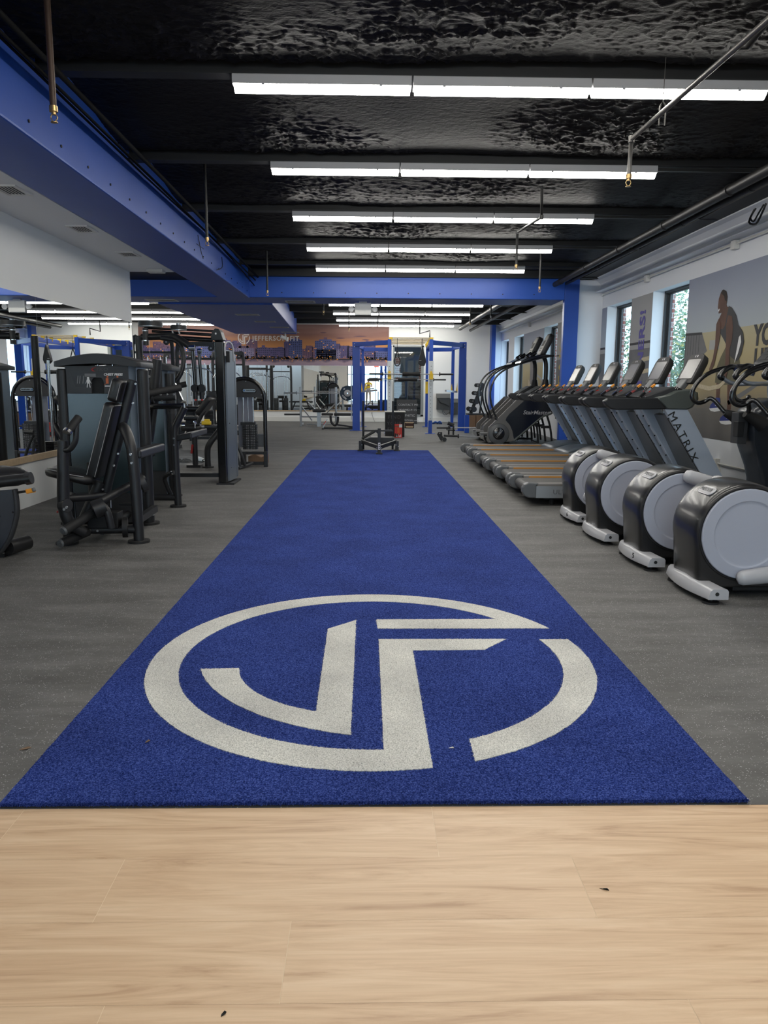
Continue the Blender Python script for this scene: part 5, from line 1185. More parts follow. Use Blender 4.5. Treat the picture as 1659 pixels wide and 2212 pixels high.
bolts(t, [(-1.93, 6.46, 1.30), (-1.96, 6.46, 1.14), (-2.03, 6.455, .95), (-2.10, 6.45, .72), (-2.14, 6.45, .62), (-2.24, 6.44, .42)], .010)
# pressing arm and grip on the aisle side
b = B(); b.tube([(-2.375, 6.0, .86), (-2.39, 6.0, .60), (-2.40, 6.0, .35), (-2.365, 6.02, .20), (-2.28, 6.08, .12)], .045, 18, 5, [.040, .045, .048, .045, .04]); mesh('press_arm', b, black, t)
b = B(); b.tube([(-2.36, 5.98, .79), (-2.31, 5.97, .80), (-2.265, 5.96, .86), (-2.255, 5.96, .93), (-2.25, 5.97, 1.0), (-2.245, 6.0, 1.035)], .022, 14, 5); b.k = 1; b.cyl((-2.29, 5.90, .945), (-2.243, 6.0, 1.04), .032, 16); b.k = 2; b.cyl((-2.297, 5.885, .93), (-2.289, 5.90, .947), .034, 16); mesh('grip', b, [black, rubber, chrome], t)
b = B(); b.cyl((-2.41, 6.0, .355), (-2.36, 5.97, .355), .052, 16); mesh('clamp', b, charcoal, t)
bolts(t, [(-2.355, 5.94, .345), (-2.375, 5.94, .33)], .012)
# pivot, pulley and foot rollers under the seat
b = B(); b.cyl((-2.16, 6.15, .36), (-1.93, 6.55, .50), .036, 16); b.cyl((-2.12, 6.12, .33), (-2.20, 6.08, .30), .075, 22); b.k = 1; b.cyl((-1.95, 6.5, .46), (-1.91, 6.52, .48), .085, 24); mesh('pivot_axle', b, [black, charcoal], t)
b = B(); b.tube([(-2.17, 6.10, .36), (-2.10, 6.09, .30), (-2.07, 6.10, .15)], .03, 12, 4); mesh('linkage', b, black, t)
for (p, q, r) in (((-2.355, 5.86, .175), (-2.22, 6.12, .27), .036), ((-2.42, 5.94, .06), (-2.30, 6.2, .10), .035)):
    b = B(); b.cyl(p, q, r, 18); b.k = 1; d_ = (Vector(p) - Vector(q)).normalized(); b.cyl(p, Vector(p) + d_ * .015, r * 1.02, 18, r * .8); b.cyl(Vector(p) + d_ * .014, Vector(p) + d_ * .017, r * .3, 10); mesh('foot_roller', b, [rubber, midgrey], t)
b = B(); b.box(-2.30, -2.05, 6.2, 6.35, .13, .26); b.cyl((-2.03, 6.25, .13), (-1.99, 6.26, .13), .085, 20); b.box(-2.12, -1.93, 6.45, 6.5, .28, .30); mesh('lower_bracket', b, deepblack, t, bevel=.006)
b = B(); b.cyl((-2.0, 6.42, .30), (-1.92, 6.36, .43), .004, 6); b.cyl((-2.10, 6.2, .30), (-2.10, 6.2, .40), .006, 6); mesh('cable', b, brushed, t)
b = B(); b.beam((-2.52, 6.15, .27), (-2.46, 6.18, .33), .03, .012); mesh('red_tab', b, darkred, t)
b = B(); b.tube([(-2.43, 6.05, .40), (-2.33, 6.2, .38), (-2.2, 6.6, .36)], .028, 12, 4); b.cyl((-2.50, 6.9, .05), (-2.50, 6.9, .6), .03, 12); mesh('seat_frame', b, black, t)

# ================================================================ SHOULDER PRESS (next machine behind)
t = thing('shoulder_press', 'charcoal shoulder press machine standing directly behind the chest press', 'weight machine', (-2.4, 8.6, 0))
shroud(t, -2.93, -2.36, 8.92, 'SHOULDER PRESS', side=True)
for x in (-2.98, -2.28):
    b = B(); b.cyl((x, 8.95, .012), (x, 8.95, 1.42), .052, 22); mesh('post', b, black, t)
    b = B(); b.cyl((x, 8.95, 0), (x, 8.95, .02), .09, 24); mesh('foot_plate', b, rubber, t)
b = B(); b.tube([(-2.04, 8.15, .012), (-2.05, 8.15, .40), (-2.05, 8.15, .80), (-2.02, 8.15, .90), (-1.935, 8.15, 1.06)], .040, 16, 4); mesh('front_leg', b, black, t)
b = B(); b.cyl((-2.04, 8.15, 0), (-2.04, 8.15, .02), .085, 26); mesh('foot_plate', b, rubber, t)
b = B(); b.tube([(-2.62, 8.15, .012), (-2.62, 8.15, .5), (-2.58, 8.2, .8)], .040, 16, 4); mesh('front_leg', b, black, t)
b = B(); b.cyl((-2.62, 8.15, 0), (-2.62, 8.15, .02), .085, 26); mesh('foot_plate', b, rubber, t)
b = B(); b.cyl((-2.62, 8.15, .10), (-2.04, 8.15, .10), .034, 14); mesh('base_bar', b, black, t)
b = B(); b.prism([(-2.03, .70), (-1.865, .735), (-1.865, .80), (-2.03, .765)], 8.12, 8.92); mesh('side_bar', b, black, t, bevel=.014, seg=3)
b = B(); b.tube([(-1.925, 8.15, 1.075), (-2.10, 8.15, 1.07), (-2.31, 8.17, 1.06), (-2.36, 8.3, 1.0)], .022, 12, 4, flat=1.3); mesh('top_bar', b, glossblack, t)
b = B(); b.cyl((-2.40, 8.45, .68), (-2.30, 8.45, 1.25), .040, 16); b.cyl((-2.33, 8.45, 1.22), (-2.28, 8.45, 1.56), .055, 18, .052); mesh('arm_post', b, black, t)
b = B(); b.cyl((-2.30, 8.3, 1.15), (-2.06, 8.3, 1.165), .036, 16); b.cyl((-2.31, 8.28, 1.15), (-2.285, 8.28, 1.15), .05, 16); mesh('pivot', b, charcoal, t)
b = B(); b.cyl((-2.36, 8.2, 1.19), (-2.06, 8.5, 1.26), .040, 16); b.k = 1; b.cyl((-2.37, 8.18, 1.19), (-2.35, 8.21, 1.192), .043, 16); mesh('grip', b, [rubber, midgrey], t)
b = B(); b.beam((-2.12, 8.5, 1.30), (-2.03, 8.45, 1.12), .02, .04); mesh('slotted_plate', b, brushed, t)
b = B(); b.tube([(-2.12, 8.2, .10), (-2.17, 8.15, .28), (-2.15, 8.12, .34), (-2.09, 8.10, .37)], .024, 12, 4); b.k = 1; b.cyl((-2.085, 8.10, .37), (-2.07, 8.10, .375), .026, 12); mesh('foot_lever', b, [black, chrome], t)
b = B(); b.pad((-2.42, 8.4, .95), (0, 1, 0), (.25, 0, 1), (-1, 0, .25), .12, .3, .08, .03); mesh('backrest', b, vinyl, t)
b = B(); b.pad((-2.55, 8.4, .55), (1, 0, 0), (0, 1, 0), (0, 0, 1), .18, .17, .08, .05); b.cyl((-2.5, 8.4, .1), (-2.5, 8.4, .52), .04, 12); mesh('seat', b, vinyl, t)
bolts(t, [(-2.05, 8.11, .735), (-2.05, 8.11, .665), (-2.29, 8.24, 1.185), (-2.21, 8.26, 1.185), (-2.14, 8.26, 1.19), (-2.07, 8.26, 1.19), (-2.20, 8.26, 1.12)], .011)
b = B(); b.cyl((-2.0, 8.9, .80), (-2.0, 8.9, .86), .008); b.cyl((-1.985, 8.86, .86), (-2.015, 8.94, .87), .014); b.cyl((-1.93, 8.12, 1.04), (-1.93, 8.12, 1.10), .007); b.cyl((-1.96, 8.12, 1.075), (-1.88, 8.12, 1.075), .004); mesh('pull_pin', b, chrome, t)
b = B(); b.tube([(-2.28, 8.95, 1.0), (-2.28, 8.89, .99), (-2.28, 8.88, 1.0)], .008, 6); b.cyl((-2.28, 8.95, .96), (-2.28, 8.95, 1.0), .058, 20); mesh('collar', b, charcoal, t)

# ================================================================ CABLE TOWER with long overhead arm
t = thing('cable_tower', 'tall black and grey cable tower with overhead arm reaching left, behind the press machines', 'weight machine', (-2.3, 10.2, 0))
b = B(); b.box(-1.975, -1.855, 10.04, 10.16, .01, 1.85); mesh('column', b, glossblack, t, bevel=.018, seg=3)
b = B(); b.prism([(-1.855, 10.06), (-1.835, 10.09), (-1.80, 10.46), (-1.92, 10.46), (-1.90, 10.18), (-1.855, 10.16)], .03, 1.74, 'z'); mesh('side_cover', b, M('grey_side_cover', (.105, .125, .15), .35, .2), t, bevel=.01)
b = B(); b.box(-1.93, -1.795, 10.47, 10.56, .05, 1.70); mesh('rear_cover', b, MATS['grey_side_cover'], t, bevel=.01)
b = B(); b.tube([(-1.84, 10.04, 1.66), (-1.84, 10.04, 1.80), (-1.80, 10.1, 1.84), (-1.77, 10.2, 1.78), (-1.77, 10.25, 1.60)], .012, 8, 4); mesh('rim', b, lightgrey, t)
b = B(); b.box(-1.83, -1.79, 10.06, 10.10, 1.58, 1.72); mesh('pulley_slot', b, deepblack, t); 
b = B(); b.prism([(-1.822, 10.24), (-1.814, 10.32), (-1.818, 10.32), (-1.826, 10.24)], .95, 1.30, 'z'); mesh('handle_slot', b, deepblack, t)
b = B(); b.prism([(-1.995, 10.02), (-1.995, 10.02)], 0, 0) if False else None
b = B(); b.prism([(-2.01, 1.88), (-1.99, 1.96), (-1.95, 2.0), (-1.905, 1.995), (-1.88, 1.96), (-1.85, 1.86), (-1.98, 1.85)], 9.98, 10.2); b.k = 1; b.cyl((-1.94, 9.975, 1.935), (-1.94, 9.982, 1.935), .012, 10); mesh('pulley_head', b, [black, chrome], t, bevel=.006)
b = B(); b.prism([(-1.99, 0), (-1.76, 0), (-1.76, .02), (-1.99, .02)], 9.98, 10.55); mesh('foot_plate', b, black, t)
bolts(t, [(-1.83, 10.045, 1.70), (-1.81, 10.06, .80), (-1.80, 10.06, .22)], .006, m=blackpr)
b = B(); b.cyl((-2.0, 10.08, 1.86), (-2.55, 10.02, 1.885), .030, 14); b.cyl((-2.0, 10.08, 1.925), (-2.75, 10.0, 1.96), .018, 12); b.cyl((-1.98, 10.1, 1.975), (-2.85, 10.02, 2.0), .014, 10); mesh('overhead_bar', b, glossblack, t)
b = B(); b.tube([(-2.85, 9.9, 1.88), (-2.5, 9.8, 1.885), (-2.38, 9.7, 1.87), (-2.25, 9.62, 1.80), (-2.14, 9.6, 1.725)], .042, 16, 4); mesh('overhead_arm', b, black, t)
for x, z, l_ in ((-2.75, 2.045, .15), (-2.40, 2.005, .10)):
    b = B(); b.cyl((x, 9.95, z - .028), (x, 9.95, z + .028), l_, 30); b.k = 1; b.cyl((x, 9.95, z - .034), (x, 9.95, z - .028), l_ * .98, 30); b.cyl((x, 9.95, z + .028), (x, 9.95, z + .05), .03, 14); mesh('swivel_disc', b, [black, brushed], t)
b = B(); b.cyl((-2.79, 9.85, 1.78), (-2.79, 9.85, 1.99), .035, 16); b.k = 1; b.cyl((-2.79, 9.85, 1.83), (-2.79, 9.85, 1.84), .038, 16); b.cyl((-2.79, 9.85, 1.95), (-2.79, 9.85, 1.96), .038, 16); mesh('swivel_post', b, [charcoal, chrome], t)
for x in (-2.46, -2.38): b = B(); b.beam((x, 9.86, 1.965), (x + .012, 9.86, 1.92), .026, .012); mesh('clip', b, lightgrey, t)
b = B(); b.tube([(-2.56, 9.7, 1.86), (-2.38, 9.68, 1.83), (-2.30, 9.66, 1.74), (-2.28, 9.64, 1.58), (-2.32, 9.62, 1.42), (-2.42, 9.6, 1.28)], .030, 14, 4); mesh('press_arm', b, black, t)
b = B(); b.cyl((-2.44, 9.58, 1.26), (-2.25, 9.62, 1.30), .036, 14); mesh('press_grip', b, rubber, t)
for x in (-2.14, -2.06):
    b = B(); b.cyl((x - .02, 9.6, 1.725), (x, 9.6, 1.27), .020, 12); b.k = 1; b.cyl((x, 9.57, 1.25), (x, 9.63, 1.25), .05, 18); b.cyl((x, 9.6, 1.25), (x, 9.6, 1.12), .03, 12); b.k = 2; b.cyl((x, 9.6, 1.10), (x, 9.6, 1.14), .014, 8); mesh('hanging_link', b, [glossblack, black, red], t)
b = B(); b.cyl((-2.19, 9.57, 1.735), (-2.12, 9.57, 1.735), .035, 16); b.cyl((-2.08, 9.57, 1.70), (-2.04, 9.57, 1.70), .03, 16); mesh('joint_cap', b, chrome, t)
b = B(); b.beam((-3.0, 10.1, .115), (-1.97, 10.1, .115), .05, .05); b.cyl((-2.95, 10.1, .02), (-2.95, 10.1, 1.90), .045, 14); b.cyl((-2.95, 10.1, 0), (-2.95, 10.1, .02), .09, 20); mesh('lower_frame', b, black, t)
b = B(); b.cyl((-3.02, 10.3, .1), (-3.02, 10.3, 1.6), .02, 12); b.cyl((-2.86, 10.3, .1), (-2.86, 10.3, 1.6), .02, 12); mesh('guide_rods', b, chrome, t)
b = B()
for q in range(12): b.box(-3.06, -2.82, 10.22, 10.38, .12 + q * .035, .15 + q * .035)
mesh('weight_stack', b, black, t)

# ================================================================ PREACHER BENCH (arched leg machine with a slanted arm pad)
t = thing('preacher_curl_machine', 'black preacher curl machine with slanted arm pad behind the cable tower', 'weight machine', (-2.15, 11.0, 0)); pm = t
b = B(); b.tube([(-2.08, 10.95, .02), (-2.08, 10.95, .28), (-2.03, 10.95, .40), (-1.92, 11.0, .55), (-1.85, 11.05, .66)], .048, 14, 4); mesh('leg', b, black, t)
b = B(); b.cyl((-2.08, 10.95, 0), (-2.08, 10.95, .02), .09, 22); mesh('foot_plate', b, rubber, t)
b = B(); b.pad((-2.09, 11.0, .97), (0, 1, 0), (.62, 0, .78), (-.78, 0, .62), .25, .17, .09, .05); mesh('arm_pad', b, vinyl, t)
b = B(); b.pad((-2.33, 11.05, .62), (1, 0, 0), (0, 1, 0), (0, 0, 1), .17, .17, .08, .08); mesh('seat', b, vinyl, t)
b = B(); b.cyl((-2.30, 11.05, .03), (-2.30, 11.05, .60), .045, 14); b.cyl((-2.25, 11.0, .66), (-2.12, 11.0, .90), .03, 12); b.cyl((-2.45, 10.95, .66), (-2.2, 11.0, .68), .03, 12); b.box(-2.42, -2.2, 10.95, 11.15, 0, .04); mesh('frame', b, black, t)
b = B(); b.k = 0; b.beam((-2.345, 11.0, .22), (-2.325, 11.0, .36), .03, .02); mesh('red_label', b, darkred, t)
b = B(); b.cyl((-2.46, 10.93, .665), (-2.42, 10.94, .665), .035, 14); mesh('end_cap', b, chrome, t)
b = B(); b.prism([(-2.14, 1.10), (-2.10, 1.18), (-1.98, 1.20), (-1.88, 1.15), (-1.88, 1.02), (-2.10, 1.02)], 11.2, 11.5); mesh('cam_housing', b, charcoal, t, bevel=.02)
pm.location = (-2.60, 12.12, 0)
# things on the floor
t = thing('squeeze_bottle', 'white plastic squeeze bottle lying on the floor behind the press machines', 'bottle', (-2.85, 12.95, .04))
g0 = Vector((-2.96, 13.15, .045)); g1 = Vector((-2.74, 12.82, .035))
d_ = (g1 - g0).normalized()
b = B(); u = d_.orthogonal().normalized(); v_ = d_.cross(u); L_ = (g1 - g0).length
b.loft([[g0 + d_ * (L_ * q) + (u * math.cos(2 * PI * k / 18) + v_ * math.sin(2 * PI * k / 18)) * r for k in range(18)] for q, r in ((0, .03), (.03, .043), (.6, .043), (.75, .036), (.84, .018), (.86, .018))]); mesh('body', b, trimwhite, t)
b = B(); b.cyl(g0 + d_ * (L_ * .85), g0 + d_ * (L_ * .90), .022, 14); mesh('cap', b, blackpr, t)
b = B(); b.cyl(g0 + d_ * (L_ * .90), g0 + d_ * L_, .012, 10, .006); mesh('spout', b, trimwhite, t)
b = B(); n = 26; v = []
for j in range(n):
    for i in range(n):
        x = -3.30 + .30 * i / (n - 1); y_ = 12.85 + .24 * j / (n - 1); e = min(i, n - 1 - i, j, n - 1 - j) / 5
        z = .003 + max(0, .055 * abs(noise.noise(Vector((x * 16, y_ * 16, 2)))) + .02) * min(1, e)
        v.append((x + .02 * noise.noise(Vector((j * .4, 1, 1))), y_ + .02 * noise.noise(Vector((i * .4, 5, 1))), z))
b.add(v, [(j * n + i, j * n + i + 1, (j + 1) * n + i + 1, (j + 1) * n + i) for j in range(n - 1) for i in range(n - 1)], True)
tag(mesh('towel', b, M('dark_grey_towel', (.06, .058, .055), .9), loc=(-3.15, 12.95, 0)), 'crumpled dark grey towel on the floor beside the white bottle', 'towel')

# ================================================================ ARCHED WEIGHT TOWER
t = thing('arched_weight_tower', 'black arched weight tower with a pale blue badge beside the far end of the turf', 'weight machine', (-2.0, 12.3, 0))
b = B(); R_ = .325; cx = -1.965; pts = [(cx + R_, 12.25, .02), (cx + R_, 12.25, 1.07)] + [(cx + R_ * math.cos(a), 12.25, 1.07 + R_ * math.sin(a)) for a in [PI * k / 12 for k in range(1, 12)]] + [(cx - R_, 12.25, 1.07), (cx - R_, 12.25, .02)]
b.tube(pts, .032, 14, 0); mesh('arch_frame', b, glossblack, t)
b = B(); b.prism([(cx + (R_ - .02) * math.cos(PI * k / 20), 1.10 + (R_ - .06) * math.sin(PI * k / 20)) for k in range(21)], 12.24, 12.26); mesh('head_panel', b, charcoal, t)
b = B(); b.pad((-1.88, 12.232, 1.205), (1, 0, 0), (0, 0, 1), (0, -1, 0), .115, .034, .008, .03); b.k = 1; b.pad((-1.88, 12.2265, 1.205), (1, 0, 0), (0, 0, 1), (0, -1, 0), .10, .024, .004, .022); mesh('badge', b, [blackpr, M('pale_blue_badge', (.28, .36, .42), .4)], t)
text('badge_lettering', 'NAUTILUS', .028, (-1.86, 12.222, 1.205), (1, 0, 0), (0, 0, 1), blackpr, t, .001, bold=.0006)
b = B(); b.cyl((-1.96, 12.22, 1.205), (-1.96, 12.223, 1.205), .014, 12); mesh('badge_emblem', b, M('badge_blue', (.06, .16, .4), .4), t)
bolts(t, [(-1.93, 12.235, 1.35), (-1.69, 12.235, 1.14)], .008)
b = B()
for q in range(15): b.box(-1.995, -1.775, 12.20, 12.34, .28 + q * .0265, .3025 + q * .0265)
b.box(-2.03, -1.80, 12.22, 12.36, .66, .71); mesh('weight_stack', b, black, t)
b = B()
for q in range(15):
    for x in (-1.93, -1.905, -1.86, -1.835, -1.81): b.box(x - .005, x + .005, 12.194, 12.20, .286 + q * .0265, .296 + q * .0265)
mesh('stack_numbers', b, greypr, t)
b = B(); b.cyl((-1.985, 12.27, .70), (-1.985, 12.27, 1.12), .012, 10); b.cyl((-1.83, 12.27, .70), (-1.83, 12.27, 1.12), .012, 10); b.cyl((-1.91, 12.27, .70), (-1.91, 12.27, 1.12), .006, 8); mesh('guide_rods', b, chrome, t)
b = B(); b.box(-2.10, -1.86, 12.42, 12.44, .30, 1.10); mesh('rear_panel', b, M('pale_violet_panel', (.24, .25, .30), .4, .3), t)
b = B(); b.box(-1.99, -1.64, 12.21, 12.29, .20, .24); b.box(-2.30, -1.64, 12.22, 12.28, .03, .08); b.box(-1.67, -1.61, 12.2, 12.3, 0, .25); b.box(-2.31, -2.27, 12.2, 12.3, 0, .25); b.box(-2.04, -1.96, 12.2, 12.3, .03, .24); mesh('base_frame', b, black, t, bevel=.006)
b = B(); b.beam((-1.99, 11.9, .02), (-2.10, 11.9, .45), .03, .03); b.tube([(-2.10, 11.85, .52), (-2.04, 11.85, .42), (-1.96, 11.85, .22), (-1.92, 11.9, .05)], .022, 10, 4); b.cyl((-2.0, 11.8, .02), (-1.85, 12.2, .06), .022, 10); mesh('front_strut', b, charcoal, t)
b = B(); b.cyl((-2.12, 11.8, .56), (-1.99, 11.8, .57), .035, 14); mesh('roller_pad', b, vinyl, t)
b = B(); b.box(-1.80, -1.67, 12.5, 12.7, .30, .50); mesh('side_tray', b, midgrey, t)
b = B(); b.prism([(-1.97, .005), (-1.68, .005), (-1.68, .15), (-1.76, .12), (-1.86, .17), (-1.97, .14)], 12.55, 12.9); tag(mesh('cardboard_piece', b, card, loc=(-1.82, 12.7, 0)), 'folded brown cardboard lying behind the base of the arched weight tower', 'cardboard')

# ================================================================ LEG MACHINE cut by the left edge
t = thing('leg_curl_bench', 'padded leg machine with rounded side plate and orange lever at the left picture edge', 'weight machine', (-2.75, 5.7, 0))
b = B(); b.tube([(-3.05, 5.55, .52), (-2.78, 5.58, .575), (-2.60, 5.60, .60), (-2.47, 5.61, .615)], .05, 20, 4, [.05, .055, .05, .046], flat=.8); b.k = 1; b.cyl((-2.505, 5.61, .61), (-2.465, 5.612, .616), .0475, 20, .044); mesh('thigh_roller', b, [vinyl, vinylside], t)
b = B(); rings = []
for x, w_, z0, z1 in ((-3.3, .16, .48, .60), (-3.0, .19, .50, .66), (-2.80, .19, .52, .685), (-2.66, .15, .53, .67), (-2.58, .06, .56, .63)):
    rings.append([(x, 5.82 + w_ * math.cos(2 * PI * k / 16), (z0 + z1) / 2 + (z1 - z0) / 2 * math.sin(2 * PI * k / 16)) for k in range(16)])
b.loft(rings); mesh('seat', b, vinyl, t)
pr = [(-2.98, .50), (-2.60, .53), (-2.595, .38), (-2.62, .27), (-2.66, .17), (-2.72, .08), (-2.78, .03), (-3.05, .03), (-3.08, .3)]
b = B(); b.prism(pr, 5.62, 5.635); mesh('side_plate', b, M('slate_side_plate', (.035, .04, .052), .4), t)
b = B(); b.tube([(p[0], 5.63, p[1]) for p in pr[1:7]], .017, 10, 4, flat=1.6); mesh('rim', b, charcoal, t)
bolts(t, [(-2.625, 5.618, .36), (-2.67, 5.618, .15), (-2.80, 5.618, .33), (-2.72, 5.618, .33), (-2.86, 5.618, .22)], .006, m=blackpr)
b = B(); b.cyl((-2.585, 5.63, .505), (-2.50, 5.60, .52), .009, 8); mesh('lever', b, blackpr, t)
b = B(); b.beam((-2.505, 5.60, .517), (-2.44, 5.59, .53), .028, .034); b.k = 1; b.beam((-2.452, 5.585, .531), (-2.436, 5.583, .536), .03, .03); mesh('lever_knob', b, [orangegrip, midgrey], t, bevel=.006)
for (p, q, r) in (((-2.90, 5.28, .10), (-2.80, 5.58, .10), .065), ((-2.72, 5.7, .075), (-2.66, 5.9, .075), .055), ((-3.02, 5.40, .32), (-2.93, 5.62, .32), .055)):
    b = B(); b.cyl(p, q, r, 22); b.k = 1; b.cyl(Vector(p) + Vector((0, -.004, 0)), p, r * .7, 22); mesh('foam_roller', b, [vinyl, glossblack], t)
b = B(); b.box(-3.1, -2.75, 5.7, 6.0, 0, .03); b.box(-3.0, -2.9, 5.75, 5.85, .03, .5); mesh('frame', b, black, t)
# ================================================================ BLUE POWER RACK
t = thing('power_rack', 'big blue power rack with yellow fittings and silver perforated uprights near the back wall', 'power rack', (1.15, 22.5, 0))
perf = M('silver_perforated_plate', (.58, .61, .63), .4, .2)
def post(x0, x1, y0, y1, z1, plate=None, base=True):
    b = B(); b.box(x0, x1, y0, y1, .012, z1); mesh('upright', b, rackblue, t, bevel=.006)
    if base: b = B(); b.box(x0 - .08, x1 + .08, y0 - .05, y1 + .05, 0, .014); mesh('foot_plate', b, rackblue, t)
    if plate:
        b = B(); b.box(x0 - .006, x1 + .012, y0 - .012, y0 - .001, plate[0], plate[1]); mesh('perforated_plate', b, perf, t)
        b = B(); n = int((plate[1] - plate[0]) / .10)
        for q in range(n):
            z = plate[0] + .05 + q * .10; b.cyl(((x0 + x1) / 2, y0 - .0135, z), ((x0 + x1) / 2, y0 - .012, z), .010, 8)
        mesh('peg_holes', b, deepblack, t)
post(-.46, -.25, 22.2, 22.35, 2.51); post(-.22, -.14, 24.3, 24.4, 2.51)
post(.515, .615, 21.0, 21.1, 2.52, (.55, 1.95)); post(.64, .72, 24.35, 24.45, 2.52)
post(1.635, 1.735, 20.9, 21.0, 2.52, (.36, 1.95)); post(1.80, 1.88, 24.35, 24.45, 2.52)
post(2.61, 2.81, 22.3, 22.45, 2.53); post(2.57, 2.66, 24.0, 24.1, 2.50)
for pts in (((-.36, 22.2, 2.44), (.56, 21.05, 2.44)), ((-.18, 24.35, 2.40), (.68, 24.4, 2.40)), ((1.69, 20.95, 2.44), (2.71, 22.3, 2.44)), ((1.84, 24.4, 2.40), (2.62, 24.05, 2.40)), ((-.36, 22.3, 2.44), (-.18, 24.3, 2.44)), ((2.71, 22.4, 2.44), (2.62, 24.0, 2.44)), ((.565, 21.05, 2.47), (.68, 24.4, 2.47)), ((1.685, 20.95, 2.47), (1.84, 24.4, 2.47))):
    b = B(); b.beam(pts[0], pts[1], .06, .12); mesh('top_beam', b, rackblue, t, bevel=.005)
b = B(); b.box(2.83, 2.865, 22.6, 22.63, .3, 2.05); b.box(-.51, -.48, 22.4, 22.43, .3, 1.9); mesh('perforated_plate', b, perf, t)
for z in (2.46, 2.38): bolts(t, [(-.40, 22.2, z), (2.75, 22.3, z)], .014, m=lightgrey)
rungm = M('pale_brass_rung', (.50, .42, .28), .35, .4)
for q in range(6):
    y_ = 21.05 + q * .62; z = 2.56
    b = B(); b.cyl((.60, y_, z), (1.70, y_, z), .016, 10); mesh('rung', b, rungm, t)
    for x in (.60, 1.70 + q * .02): b = B(); b.prism([(x - .05, z + .02), (x + .05, z + .02), (x + .03, z - .10), (x - .03, z - .10)], y_ - .02, y_ + .02); mesh('rung_bracket', b, yellow, t)
for (x, y_) in ((.565, 20.97), (1.685, 20.87)):
    b = B(); b.k = 0; b.box(x - .05, x + .05, y_ - .05, y_, 1.50, 1.56); b.box(x - .05, x + .05, y_ - .09, y_ - .05, 1.46, 1.62); b.box(x - .03, x + .03, y_ - .03, y_, 1.56, 1.68); mesh('bar_hook', b, [yellow], t, bevel=.004)
b = B(); b.box(1.79, 1.87, 24.32, 24.35, 1.05, 1.42); mesh('yellow_sleeve', b, yellow, t)
for sg, x, y_ in ((1, -.20, 22.2), (-1, 2.56, 22.3)):
    b = B(); b.prism([(x, 1.38), (x + sg * .045, 1.10), (x - sg * .01, 1.10)], y_ - .05, y_ - .02); b.prism([(x + sg * .1, 1.36), (x + sg * .13, 1.12), (x + sg * .07, 1.12)], y_ + .5, y_ + .53); mesh('spotter_bracket', b, yellow, t)
    b = B(); b.beam((x + sg * .02, y_ - .03, 1.12), (x + sg * .42, y_ - .9, 1.16), .05, .05); mesh('spotter_arm', b, lightgrey, t)
def barbell(name, label, a, c, sl, grp=None, mats=None, pad=None, shaft=.014):
    """a..c overall ends, sl sleeve length"""
    a = Vector(a); c = Vector(c); d = (c - a).normalized()
    t = thing(name, label, 'barbell', a.lerp(c, .5), grp)
    b = B(); b.cyl(a + d * sl, c - d * sl, shaft, 12); mesh('shaft', b, lightgrey, t)
    for p, q in ((a, a + d * sl), (c, c - d * sl)):
        b = B(); b.cyl(p, q, .024, 14); b.cyl(q, q - (q - p).normalized() * .03, .05, 16); mesh('sleeve', b, mats or charcoal, t)
    if pad:
        m = a.lerp(c, .5); L2 = pad
        b = B(); b.tube([m - d * L2, m - d * L2 * .6, m, m + d * L2 * .6, m + d * L2], .06, 18, 3, [.058, .062, .045, .062, .058]); mesh('neck_pad', b, rubber, t)
    return t
barbell('barbell', 'barbell with a black foam neck pad racked across the front of the blue rack', (.02, 20.86, 1.60), (2.28, 20.86, 1.60), .38, pad=.235)
barbell('barbell', 'barbell racked lower at the rear of the blue rack', (.02, 24.2, 1.48), (2.42, 24.2, 1.48), .40, pad=.30)
# hanging straps
t = thing('suspension_strap', 'black hanging strap loop on the left of the rack opening', 'strap', (.79, 21.3, 2.5))
b = B(); b.tube([(.785, 21.3, 2.56), (.785, 21.3, 2.22)], .006, 6, 0); mesh('cord', b, blackpr, t)
b = B(); b.tube([(.785, 21.3, 2.24), (.73, 21.3, 2.05), (.70, 21.3, 1.96), (.73, 21.3, 1.86), (.785, 21.3, 1.83), (.84, 21.3, 1.86), (.87, 21.3, 1.96), (.84, 21.3, 2.05), (.785, 21.3, 2.24)], .014, 8, 3); mesh('loop', b, blackpr, t)
t = thing('hanging_ab_sling', 'black padded fabric sling hanging on the right of the rack opening', 'strap', (1.46, 21.3, 2.5))
b = B(); b.tube([(1.46, 21.3, 2.56), (1.46, 21.3, 2.3)], .010, 6, 0); mesh('cord', b, blackpr, t)
b = B(); b.prism([(1.455, 2.34), (1.475, 2.34), (1.56, 2.02), (1.57, 1.93), (1.53, 1.83), (1.42, 1.83), (1.36, 1.90), (1.37, 1.98)], 21.2, 21.36); mesh('sling', b, blackpr, t, bevel=.02)
b = B(); b.box(1.38, 1.44, 21.19, 21.195, 1.96, 1.975); mesh('sling_print', b, greypr, t)
# ================================================================ SILVER BENCH PRESS STAND
t = thing('bench_press_stand', 'silver tube bench press stand with black seat in front of the back wall mirror', 'weight bench', (-1.6, 24.6, 0))
for x in (-2.15, -1.03):
    b = B(); b.cyl((x, 24.5, .0), (x, 24.5, 1.23), .035, 14); b.beam((x, 24.5, .04), (x, 25.3, .04), .06, .06); mesh('upright', b, brushed, t)
    b = B(); b.beam((x, 24.44, .98), (x, 24.44, 1.02), .04, .08); mesh('bar_catch', b, brushed, t)
for (p, q) in (((-2.12, 24.5, .62), (-1.80, 24.6, .18)), ((-1.06, 24.5, .7), (-1.35, 24.7, .4)), ((-2.15, 24.5, .30), (-1.03, 24.5, .30)), ((-1.95, 24.9, .75), (-1.72, 25.0, .50)), ((-2.0, 25.1, .03), (-1.2, 25.1, .03))):
    b = B(); b.cyl(p, q, .022, 10); mesh('brace', b, brushed, t)
